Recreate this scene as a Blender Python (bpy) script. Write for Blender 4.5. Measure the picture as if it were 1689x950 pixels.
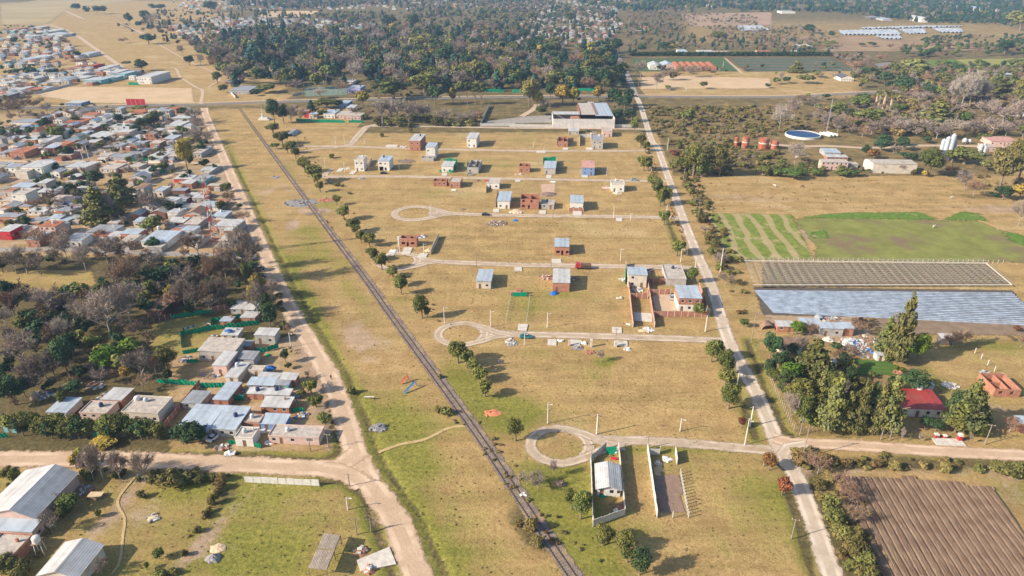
import bpy, math, random
import numpy as np
from mathutils import Vector, Matrix
random.seed(7); rng = np.random.default_rng(11)
S = bpy.context.scene
for _o in list(bpy.data.objects): bpy.data.objects.remove(_o)
C = S.collection
R = math.radians
# ---------------------------------------------------------------- camera, sky, sun, exposure
H0, F, CX, CY, PITCH = 120.0, 1126.0, 844.5, 475.0, R(25.8)
cd = bpy.data.cameras.new('camera'); cam = bpy.data.objects.new('camera', cd); C.objects.link(cam)
cam.location = (0, 0, H0); cam.rotation_euler = (R(90) - PITCH, 0, 0)
cd.sensor_width = 36; cd.lens = 36 * F / 1689; cd.clip_start = 1; cd.clip_end = 40000
S.camera = cam
SUN_EL, SUN_AZ = R(29), R(-109)          # azimuth measured clockwise from +Y
sd = bpy.data.lights.new('sun', 'SUN'); sun = bpy.data.objects.new('sun', sd); C.objects.link(sun)
sd.energy = 4.6; sd.angle = R(0.5); sd.color = (1.0, 0.875, 0.71)
sdir = Vector((math.sin(SUN_AZ) * math.cos(SUN_EL), math.cos(SUN_AZ) * math.cos(SUN_EL), math.sin(SUN_EL)))
sun.rotation_euler = sdir.to_track_quat('Z', 'Y').to_euler(); sun.location = (0, 0, 300)
W = bpy.data.worlds.new('World'); S.world = W; W.use_nodes = True
wn = W.node_tree.nodes; bg = wn['Background']
sk = wn.new('ShaderNodeTexSky'); sk.sky_type = 'NISHITA'; sk.sun_disc = False
sk.sun_elevation = SUN_EL; sk.sun_rotation = SUN_AZ; sk.air_density = 1.0; sk.dust_density = 1.5; sk.ozone_density = 1.0
W.node_tree.links.new(sk.outputs[0], bg.inputs[0]); bg.inputs[1].default_value = 0.105
S.view_settings.view_transform = 'Standard'; S.view_settings.look = 'None'
S.view_settings.exposure = 0.84; S.view_settings.gamma = 1.0
S.render.engine = 'CYCLES'
# ---------------------------------------------------------------- geometry of the place
cP, sP = math.cos(PITCH), math.sin(PITCH)
def at(px, py, z=0.0):
    "point of the terrain plane z seen in the survey photograph"
    dx, dy = (px - CX) / F, (CY - py) / F
    d = Vector((dx, cP + dy * sP, -sP + dy * cP)); t = (z - H0) / d.z
    return Vector((d.x * t, d.y * t, z))
def proj(x, y, z=0.0):
    zz = y * cP + (H0 - z) * sP; yy = y * sP - (H0 - z) * cP
    return CX + F * x / zz, CY - F * yy / zz
def hgt(px, pb, pt):
    b = at(px, pb); dy = (CY - pt) / F
    t = b.y / (cP + dy * sP); return max(0.5, H0 + t * (-sP + dy * cP))
T = {}
for r_, (oy, sc) in {'A': (0, 3.928), 'B': (230, 3.928), 'C': (460, 3.8), 'D': (700, 3.8)}.items():
    for i_, ox in enumerate((0, 420, 840, 1259)): T[r_ + str(i_ + 1)] = (ox, oy, sc)
def P(t, x, y):
    ox, oy, sc = T[t]; return ox + x / sc, oy + y / sc
def G(t, x, y, z=0.0): return at(*P(t, x, y), z)
GRID = R(4.5)                              # the street grid leans 4.5 degrees clockwise from +Y
E1 = Vector((math.cos(GRID), -math.sin(GRID), 0)); E2 = Vector((math.sin(GRID), math.cos(GRID), 0))
# ---------------------------------------------------------------- materials
MC = {}
def nodes(m): return m.node_tree.nodes, m.node_tree.links
def ramp(n, pts):
    r = n.new('ShaderNodeValToRGB'); e = r.color_ramp.elements
    while len(e) > 1: e.remove(e[0])
    e[0].position = pts[0][0]; e[0].color = (*pts[0][1], 1) if len(pts[0][1]) == 3 else pts[0][1]
    for p, c in pts[1:]:
        k = e.new(p); k.color = (*c, 1)
    return r
def mixc(n, l, f, a, b, mode='MIX'):
    x = n.new('ShaderNodeMix'); x.data_type = 'RGBA'; x.blend_type = mode
    for s, v in ((x.inputs[0], f), (x.inputs[6], a), (x.inputs[7], b)):
        if isinstance(v, (int, float)): s.default_value = v
        elif isinstance(v, tuple): s.default_value = (*v, 1)
        else: l.new(v, s)
    return x.outputs[2]
def noise(n, l, scale, detail=4, rough=.6, vec=None, out=0):
    x = n.new('ShaderNodeTexNoise'); x.inputs['Scale'].default_value = scale
    x.inputs['Detail'].default_value = detail; x.inputs['Roughness'].default_value = rough
    if vec is not None: l.new(vec, x.inputs['Vector'])
    return x.outputs[out]
def mapr(n, l, v, a, b, c=0., d=1., smooth=True):
    x = n.new('ShaderNodeMapRange'); x.interpolation_type = 'SMOOTHSTEP' if smooth else 'LINEAR'
    l.new(v, x.inputs[0])
    for i, q in enumerate((a, b, c, d)): x.inputs[i + 1].default_value = q
    return x.outputs[0]
def mth(n, l, op, a, b=0.):
    x = n.new('ShaderNodeMath'); x.operation = op
    for i, v in enumerate((a, b)):
        if isinstance(v, (int, float)): x.inputs[i].default_value = v
        else: l.new(v, x.inputs[i])
    return x.outputs[0]
def newmat(name, rough=.9, spec=.2, metal=0.):
    m = bpy.data.materials.new(name); m.use_nodes = True
    b = m.node_tree.nodes['Principled BSDF']; b.inputs['Roughness'].default_value = rough
    b.inputs['Specular IOR Level'].default_value = spec; b.inputs['Metallic'].default_value = metal
    return m, b
def mat(name, col, var=.25, scale=.6, rough=.85, spec=.25, metal=0., hue=0.0, stripes=None, dirt=None, brick=False):
    """weathered surface: noise stains, a per-object tint, optional ribs (stripes = spacing in m) or brick courses"""
    if name in MC: return MC[name]
    m, b = newmat(name, rough, spec, metal); n, l = nodes(m)
    g = n.new('ShaderNodeNewGeometry').outputs['Position']
    tc = n.new('ShaderNodeTexCoord').outputs['Object']
    f = noise(n, l, scale, 6, .65, g); dk = tuple(c * (1 - var) for c in col); lt = tuple(min(1, c * (1 + var * .6)) for c in col)
    c = mixc(n, l, mapr(n, l, f, .3, .7), dk, lt)
    if dirt:
        f2 = mapr(n, l, noise(n, l, scale * .45, 5, .7, g), .52, .72)
        c = mixc(n, l, mth(n, l, 'MULTIPLY', f2, .75), c, dirt)
    if brick:
        bt = n.new('ShaderNodeTexBrick'); bt.inputs['Scale'].default_value = 2.2; l.new(tc, bt.inputs['Vector'])
        sep = n.new('ShaderNodeSeparateXYZ'); l.new(tc, sep.inputs[0]); cmb = n.new('ShaderNodeCombineXYZ')
        l.new(mth(n, l, 'ADD', sep.outputs[0], sep.outputs[1]), cmb.inputs[0]); l.new(sep.outputs[2], cmb.inputs[1]); l.new(cmb.outputs[0], bt.inputs['Vector'])
        bt.inputs['Color1'].default_value = (1, 1, 1, 1); bt.inputs['Color2'].default_value = (.72, .7, .7, 1); bt.inputs['Mortar'].default_value = (1.25, 1.35, 1.5, 1)
        bt.inputs['Mortar Size'].default_value = .03
        c = mixc(n, l, .8, c, bt.outputs[0], 'MULTIPLY')
    if stripes:
        w = n.new('ShaderNodeTexWave'); w.inputs['Scale'].default_value = 1 / stripes / 3.14; w.bands_direction = 'X'
        l.new(tc, w.inputs['Vector']); w.inputs['Distortion'].default_value = .0
        c = mixc(n, l, mapr(n, l, w.outputs[1], 0, 1, 0, .35), c, tuple(q * .55 for q in col))
        bp = n.new('ShaderNodeBump'); bp.inputs['Distance'].default_value = .04; bp.inputs['Strength'].default_value = .7
        l.new(w.outputs[1], bp.inputs['Height']); l.new(bp.outputs[0], b.inputs['Normal'])
        sx = n.new('ShaderNodeSeparateXYZ'); l.new(tc, sx.inputs[0])
        cx = n.new('ShaderNodeCombineXYZ'); l.new(mth(n, l, 'FLOOR', mth(n, l, 'DIVIDE', sx.outputs[0], 1.0)), cx.inputs[0])
        wn_ = n.new('ShaderNodeTexWhiteNoise'); l.new(cx.outputs[0], wn_.inputs['Vector'])
        c = mixc(n, l, 1., c, mixc(n, l, wn_.outputs[0], (.8, .8, .8), (1.1, 1.1, 1.1)), 'MULTIPLY')
    if hue:
        oi = n.new('ShaderNodeObjectInfo'); hs = n.new('ShaderNodeHueSaturation')
        l.new(mapr(n, l, oi.outputs['Random'], 0, 1, .5 - hue, .5 + hue, False), hs.inputs['Hue'])
        l.new(mapr(n, l, mth(n, l, 'FRACT', mth(n, l, 'MULTIPLY', oi.outputs['Random'], 7.3)), 0, 1, .72, 1.25, False), hs.inputs['Value'])
        l.new(c, hs.inputs['Color']); c = hs.outputs[0]
    l.new(c, b.inputs['Base Color']); MC[name] = m; return m
TAN1, TAN2, STRAW = (.375, .252, .112), (.52, .36, .168), (.60, .445, .25)
GRN1, GRN2 = (.135, .15, .026), (.30, .275, .062)
def ground_material():
    m, b = newmat('terrain', .95, .1); n, l = nodes(m)
    g = n.new('ShaderNodeNewGeometry').outputs['Position']
    a = n.new('ShaderNodeAttribute'); a.attribute_name = 'cover'
    sp = n.new('ShaderNodeSeparateColor'); l.new(a.outputs['Color'], sp.inputs[0])
    n50 = noise(n, l, .018, 5, .6, g); n8 = noise(n, l, .11, 6, .68, g); n1 = noise(n, l, .9, 6, .75, g); nf = noise(n, l, 2.6, 5, .8, g)
    dry = mixc(n, l, mapr(n, l, n8, .36, .64), TAN1, TAN2)
    dry = mixc(n, l, mapr(n, l, n50, .55, .72), dry, STRAW)
    dry = mixc(n, l, mapr(n, l, n1, .36, .6, .6, 0), dry, (.24, .165, .065))
    gr = mixc(n, l, mapr(n, l, n1, .3, .7), GRN1, GRN2)
    s = mth(n, l, 'ADD', sp.outputs[0], mth(n, l, 'MULTIPLY', mth(n, l, 'SUBTRACT', n8, .5), 1.5))
    s = mth(n, l, 'ADD', s, mth(n, l, 'MULTIPLY', mth(n, l, 'SUBTRACT', n50, .5), 1.1))
    s = mth(n, l, 'ADD', s, mth(n, l, 'MULTIPLY', mth(n, l, 'SUBTRACT', n1, .5), .7))
    c = mixc(n, l, mth(n, l, 'MULTIPLY', mapr(n, l, s, .2, 1.2), .95), dry, gr)
    scrub = mixc(n, l, mapr(n, l, n1, .3, .7), (.075, .068, .03), (.19, .145, .068))
    s3 = mth(n, l, 'ADD', sp.outputs[2], mth(n, l, 'MULTIPLY', mth(n, l, 'SUBTRACT', n8, .5), 1.2))
    c = mixc(n, l, mapr(n, l, s3, .3, .8), c, scrub)
    dirt = mixc(n, l, mapr(n, l, n8, .3, .7), (.33, .23, .16), (.47, .345, .245))
    s2 = mth(n, l, 'ADD', sp.outputs[1], mth(n, l, 'MULTIPLY', mth(n, l, 'SUBTRACT', n8, .5), 1.0))
    s2 = mth(n, l, 'ADD', s2, mth(n, l, 'MULTIPLY', mth(n, l, 'SUBTRACT', n1, .5), .7))
    c = mixc(n, l, mapr(n, l, s2, .35, .75), c, dirt)
    c = mixc(n, l, mapr(n, l, nf, .38, .62), mixc(n, l, 1., c, (.80, .77, .70), 'MULTIPLY'), mixc(n, l, 1., c, (1.13, 1.13, 1.15), 'MULTIPLY'))
    mp = n.new('ShaderNodeMapping'); mp.inputs['Rotation'].default_value = (0, 0, GRID); mp.inputs['Scale'].default_value = (.02, .19, 1); l.new(g, mp.inputs[0])
    c = mixc(n, l, mapr(n, l, noise(n, l, 1., 5, .6, mp.outputs[0]), .42, .62), c, mixc(n, l, 1., c, (.83, .86, .80), 'MULTIPLY'))
    mp = n.new('ShaderNodeMapping'); mp.inputs['Rotation'].default_value = (0, 0, R(-27)); mp.inputs['Scale'].default_value = (.3, .022, 1); l.new(g, mp.inputs[0])
    c = mixc(n, l, mapr(n, l, noise(n, l, 1., 4, .6, mp.outputs[0]), .55, .7), c, mixc(n, l, 1., c, (1.12, 1.1, 1.12), 'MULTIPLY'))
    l.new(c, b.inputs['Base Color'])
    bp = n.new('ShaderNodeBump'); bp.inputs['Distance'].default_value = .25; bp.inputs['Strength'].default_value = .8
    l.new(mth(n, l, 'ADD', n1, mth(n, l, 'MULTIPLY', nf, .5)), bp.inputs['Height']); l.new(bp.outputs[0], b.inputs['Normal'])
    return m
def sheet_mat(name, c1, c2, scale=.3, c3=None, stripes=None, amp=.5, bump=.1, edge=None, ang=GRID, s3=(.55, .7), sw=(.35, .65), dist=1.2, tracks=False):
    """field or track surface: two noise-mixed colours, optional third, optional drilled rows along the grid, frayed edge from attribute 'e'"""
    m, b = newmat(name, .95, .1); n, l = nodes(m)
    g = n.new('ShaderNodeNewGeometry').outputs['Position']
    nz = noise(n, l, scale, 6, .7, g); nf = noise(n, l, scale * 8, 4, .7, g)
    c = mixc(n, l, mapr(n, l, nz, .32, .68), c1, c2)
    if c3: c = mixc(n, l, mapr(n, l, noise(n, l, scale * .35, 5, .65, g), *s3), c, c3)
    if stripes:
        w = n.new('ShaderNodeTexWave'); w.bands_direction = 'X'; w.inputs['Scale'].default_value = 1 / stripes[0] / 3.14 
        mp = n.new('ShaderNodeMapping'); mp.inputs['Rotation'].default_value = (0, 0, ang); l.new(g, mp.inputs[0]); l.new(mp.outputs[0], w.inputs['Vector'])
        w.inputs['Distortion'].default_value = dist; w.inputs['Detail'].default_value = 3; w.inputs['Detail Scale'].default_value = .6
        c = mixc(n, l, mapr(n, l, w.outputs[1], *sw, 0, amp), c, stripes[1])
    c = mixc(n, l, mapr(n, l, nf, .35, .65), c, mixc(n, l, .6, c, (.8, .78, .75), 'MULTIPLY'))
    l.new(c, b.inputs['Base Color'])
    bp = n.new('ShaderNodeBump'); bp.inputs['Distance'].default_value = bump; l.new(nf, bp.inputs['Height']); l.new(bp.outputs[0], b.inputs['Normal'])
    if tracks:
        a = n.new('ShaderNodeAttribute'); a.attribute_name = 'e'; d_ = mth(n, l, 'ABSOLUTE', mth(n, l, 'SUBTRACT', a.outputs['Fac'], .8))
        f = mth(n, l, 'MULTIPLY', mapr(n, l, d_, .12, .32, 1, 0), mapr(n, l, noise(n, l, .13, 4, .6, g), .38, .6))
        c = mixc(n, l, mth(n, l, 'MULTIPLY', f, .8), mixc(n, l, 1., c, (.93, .91, .88), 'MULTIPLY'), tuple(min(1, q * 1.12) for q in c2)); l.new(c, b.inputs['Base Color'])
    if edge:
        a = n.new('ShaderNodeAttribute'); a.attribute_name = 'e'
        f = mth(n, l, 'ADD', a.outputs['Fac'], mth(n, l, 'MULTIPLY', mth(n, l, 'SUBTRACT', noise(n, l, edge, 5, .7, g), .5), 1.5))
        l.new(mapr(n, l, f, .2, .55), b.inputs['Alpha'])
    return m
# ---------------------------------------------------------------- tagging and mesh helpers
def tag(o, label=None, cat=None, group=None, kind=None):
    if label: o['label'] = label
    if cat: o['category'] = cat
    if group: o['group'] = group
    if kind: o['kind'] = kind
    return o
def empty(name, loc, rz=0., label=None, cat=None, group=None):
    o = bpy.data.objects.new(name, None); C.objects.link(o); o.location = loc; o.rotation_euler = (0, 0, rz)
    o.empty_display_size = .5
    return tag(o, label, cat, group)
def link(name, me, parent=None, loc=(0, 0, 0)):
    o = bpy.data.objects.new(name, me); C.objects.link(o); o.location = loc
    if parent: o.parent = parent
    return o
def copy_tree(o, parent=None):
    c = o.copy(); C.objects.link(c)
    if parent: c.parent = parent
    for ch in o.children: copy_tree(ch, c)
    return c
class MB:
    def __init__(s): s.v = []; s.f = []; s.m = []; s.mats = []
    def mi(s, m):
        if m not in s.mats: s.mats.append(m)
        return s.mats.index(m)
    def add(s, vs, fs, m, M=None):
        k = len(s.v); s.v += [tuple(M @ Vector(v)) if M else tuple(v) for v in vs]
        s.f += [tuple(k + i for i in f) for f in fs]; s.m += [s.mi(m)] * len(fs); return s
    def box(s, x0, x1, y0, y1, z0, z1, m, M=None):
        return s.add([(x0, y0, z0), (x1, y0, z0), (x1, y1, z0), (x0, y1, z0), (x0, y0, z1), (x1, y0, z1), (x1, y1, z1), (x0, y1, z1)],
                     [(3, 2, 1, 0), (4, 5, 6, 7), (0, 1, 5, 4), (1, 2, 6, 5), (2, 3, 7, 6), (3, 0, 4, 7)], m, M)
    def bar(s, a, b, r, m, n=4, r2=None):
        a = Vector(a); b = Vector(b); d = (b - a)
        if d.length < 1e-6: return s
        q = d.to_track_quat('Z', 'Y'); r2 = r if r2 is None else r2; vs = []
        for p, rr in ((a, r), (b, r2)):
            for i in range(n):
                t = 2 * math.pi * (i + .5) / n; vs.append(p + q @ Vector((rr * math.cos(t), rr * math.sin(t), 0)))
        fs = [(i, (i + 1) % n, n + (i + 1) % n, n + i) for i in range(n)] + [tuple(range(n))[::-1], tuple(range(n, 2 * n))]
        return s.add(vs, fs, m)
    def lathe(s, prof, m, n=14, M=None):
        vs = []; fs = []
        for r, z in prof:
            for i in range(n):
                t = 2 * math.pi * i / n; vs.append((r * math.cos(t), r * math.sin(t), z))
        for j in range(len(prof) - 1):
            for i in range(n): fs.append((j * n + i, j * n + (i + 1) % n, (j + 1) * n + (i + 1) % n, (j + 1) * n + i))
        fs.append(tuple(range(n))[::-1]); fs.append(tuple((len(prof) - 1) * n + i for i in range(n)))
        return s.add(vs, fs, m, M)
    def mesh(s, name):
        me = bpy.data.meshes.new(name); me.from_pydata(s.v, [], s.f)
        for m in s.mats: me.materials.append(m)
        me.polygons.foreach_set('material_index', s.m); me.update(); return me
    def build(s, name, parent=None, loc=(0, 0, 0), smooth=False):
        me = s.mesh(name)
        if smooth: me.polygons.foreach_set('use_smooth', [True] * len(me.polygons))
        return link(name, me, parent, loc)
def inpoly(px, py, poly):
    px = np.asarray(px, float); py = np.asarray(py, float); r = np.zeros(px.shape, bool); n = len(poly)
    for i in range(n):
        x1, y1 = poly[i]; x2, y2 = poly[(i + 1) % n]
        if y1 == y2: continue
        c = ((y1 > py) != (y2 > py)) & (px < (x2 - x1) * (py - y1) / (y2 - y1) + x1); r ^= c
    return r
def segdist(X, Y, pts):
    d = np.full(X.shape, 1e9)
    for (x1, y1), (x2, y2) in zip(pts[:-1], pts[1:]):
        L = (x2 - x1) ** 2 + (y2 - y1) ** 2 + 1e-9
        t = np.clip(((X - x1) * (x2 - x1) + (Y - y1) * (y2 - y1)) / L, 0, 1)
        d = np.minimum(d, np.hypot(X - x1 - t * (x2 - x1), Y - y1 - t * (y2 - y1)))
    return d
def gp(pts): return [tuple(at(*p)[:2]) for p in pts]
def smooth_line(pts, step=3.):
    p = [Vector(q) for q in pts]; p = [2 * p[0] - p[1]] + p + [2 * p[-1] - p[-2]]; out = []
    for i in range(1, len(p) - 2):
        n = max(1, int((p[i + 1] - p[i]).length / step))
        for k in range(n):
            t = k / n; a, b, c, d = p[i - 1:i + 3]
            out.append(.5 * ((2 * b) + (c - a) * t + (2 * a - 5 * b + 4 * c - d) * t * t + (3 * b - a - 3 * c + d) * t ** 3))
    out.append(p[-2]); return out
def ribbon(name, pts, w, m, z=.03, step=3., closed=False, cols=(0, .12, .3, .5, .7, .88, 1), kind='structure', wf=None):
    w = w * (1.14 if name != 'ballast' else 1)
    L = smooth_line([Vector((x, y)) for x, y in pts], step); vs = []; es = []; fs = []
    for i, p in enumerate(L):
        t = (L[min(i + 1, len(L) - 1)] - L[max(i - 1, 0)]).normalized(); nn = Vector((t.y, -t.x)); ww = w * (wf(i / (len(L) - 1)) if wf else 1)
        for c in cols:
            q = p + nn * (c - .5) * ww; vs.append((q.x, q.y, z)); es.append(min(1, 1 - abs(c - .5) * 2) * 1.6 - .1)
    k = len(cols)
    for i in range(len(L) - 1):
        for j in range(k - 1): fs.append((i * k + j, i * k + j + 1, (i + 1) * k + j + 1, (i + 1) * k + j))
    me = bpy.data.meshes.new(name); me.from_pydata(vs, [], [f[::-1] for f in fs]); me.materials.append(m)
    a = me.attributes.new('e', 'FLOAT', 'POINT'); a.data.foreach_set('value', es)
    o = link(name, me); tag(o, kind=kind)
    return o
def field(name, poly_px, m, z=.03, n=1, soft=3.):
    "sheet over a pixel-surveyed polygon, with edge attribute"
    g = gp(poly_px); xs = [p[0] for p in g]; ys = [p[1] for p in g]
    st = max(1.5, min(max(xs) - min(xs), max(ys) - min(ys)) / 60)
    X, Y = np.meshgrid(np.arange(min(xs) - soft - st, max(xs) + soft + st, st), np.arange(min(ys) - soft - st, max(ys) + soft + st, st))
    ins = inpoly(X, Y, g); d = segdist(X, Y, g + [g[0]]); sd_ = np.where(ins, d, -d)
    keep = sd_ > -soft; idx = -np.ones(X.shape, int); idx[keep] = np.arange(keep.sum())
    v = np.stack([X[keep], Y[keep], np.full(keep.sum(), z)], 1)
    a, b, c, d2 = idx[:-1, :-1], idx[:-1, 1:], idx[1:, 1:], idx[1:, :-1]; ok = (a >= 0) & (b >= 0) & (c >= 0) & (d2 >= 0)
    fs = np.stack([a[ok], b[ok], c[ok], d2[ok]], 1)
    me = bpy.data.meshes.new(name); me.from_pydata(v.tolist(), [], fs.tolist()); me.materials.append(m)
    at_ = me.attributes.new('e', 'FLOAT', 'POINT'); at_.data.foreach_set('value', np.clip(.45 + sd_[keep] / (soft * 1.5), -.5, 1.5).astype('f'))
    return tag(link(name, me), kind='structure')
# ---------------------------------------------------------------- terrain with painted cover (grass, bare earth, scrub)
ROAD_L = [(337, 178), (340, 191), (356, 230), (375, 276), (405, 345), (454, 459), (487, 526), (508, 560), (546, 628), (574, 705), (583, 739), (604, 787), (652, 858), (688, 950), (712, 1010)]
ROAD_R = [(1048, 157), (1056, 173), (1074, 229), (1084, 243), (1107, 306), (1140, 395), (1169, 460), (1182, 500), (1203, 565), (1245, 644), (1280, 725), (1293, 750), (1322, 808), (1373, 950), (1395, 1010)]
RAIL = [(394, 178), (435, 235), (519, 350), (601, 460), (649, 528), (774, 700), (850, 813), (942, 950), (990, 1020)]
HWY = [(-500, 182), (61, 178), (254, 174), (331, 172.5), (430, 169), (640, 164), (850, 160.5), (1051, 159.5), (1270, 160.5), (1400, 155), (1600, 148), (2000, 142)]
def axis(lo, hi, f0, f1, fine):
    a = list(np.arange(f0, f1 + .1, fine)); s = fine; x = f1
    while x < hi: s = min(s * 1.18, 400); x += s; a.append(x)
    s = fine; x = f0; b = []
    while x > lo: s = min(s * 1.18, 400); x -= s; b.append(x)
    return np.array(b[::-1] + a)
gx = axis(-16000, 16000, -200, 190, 1.1); gy = axis(-3000, 26000, 88, 430, 1.1)
X, Y = np.meshgrid(gx, gy); PX, PY = proj(X, np.maximum(Y, 40.)); vis = Y > 60
cov = np.zeros(X.shape + (4,), 'f'); cov[..., 3] = 1
green, bare, scr = cov[..., 0], cov[..., 1], cov[..., 2]
def zone(poly, g=None, b=None, s=None):
    m_ = inpoly(PX, PY, poly) & vis
    if g is not None: green[m_] = g
    if b is not None: bare[m_] = b
    if s is not None: scr[m_] = s
def blob(px, py, rx, ry, ch, val, az=0.):
    c = at(px, py); dx, dy = X - c.x, Y - c.y; a = R(az)
    u = dx * math.cos(a) - dy * math.sin(a); v = dx * math.sin(a) + dy * math.cos(a)
    ch += (val * np.exp(-((u / rx) ** 2 + (v / ry) ** 2))).astype('f')
def tb(t, x, y, *a, **k): blob(*P(t, x, y), *a, **k)
green[:] = .25; scr[:] = .12
far = Y > 520; scr[far] = .7; green[far] = .25
zone([(0, 0), (330, 0), (470, 165), (0, 165)], .2, .05, .1)                      # straw fields top left
zone([(1130, 35), (1700, 40), (1700, 70), (1130, 70)], .1, .1, .5)
zone([(1060, 120), (1400, 118), (1420, 160), (1060, 160)], .1, .05, .02)
zone([(-50, 183), (330, 183), (460, 460), (400, 420), (-50, 420)], .1, .55, .35)   # town ground
zone([(-80, 424), (440, 424), (470, 500), (560, 640), (540, 745), (-80, 745)], .35, .0, 1.0)
zone([(0, 447), (150, 445), (160, 478), (60, 485), (0, 480)], .55, 0, .0)
zone([(250, 530), (330, 520), (440, 560), (330, 590), (250, 590)], .75, 0, .1)
zone([(280, 610), (380, 612), (380, 650), (290, 655)], .6, .1, .1)
zone([(275, 590), (530, 545), (548, 745), (280, 745)], .15, .5, .2)
zone([(-200, 775), (560, 785), (600, 800), (690, 990), (-200, 990)], .66, .05, .12)
zone([(395, 178), (560, 178), (620, 240), (860, 500), (1010, 990), (1000, 990), (700, 990), (440, 430), (345, 180)], .22, .03, .0)
zone([(1065, 170), (1700, 165), (1700, 290), (1110, 290)], .25, .05, .62)
zone([(1110, 290), (1700, 290), (1700, 430), (1170, 430)], .12, .2, .08)
zone([(1130, 350), (1240, 350), (1290, 700), (1240, 530), (1190, 460)], .2, .05, .3)
zone([(1240, 560), (1500, 540), (1620, 700), (1600, 725), (1320, 720)], .4, .05, .45)
zone([(1500, 555), (1700, 555), (1700, 725), (1600, 720)], .5, .1, .0)
zone([(1500, 555), (1700, 548), (1700, 640), (1640, 640)], .45, .1, .0)
zone([(1290, 755), (1700, 762), (1700, 990), (1450, 990)], .3, .1, .2)
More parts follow.
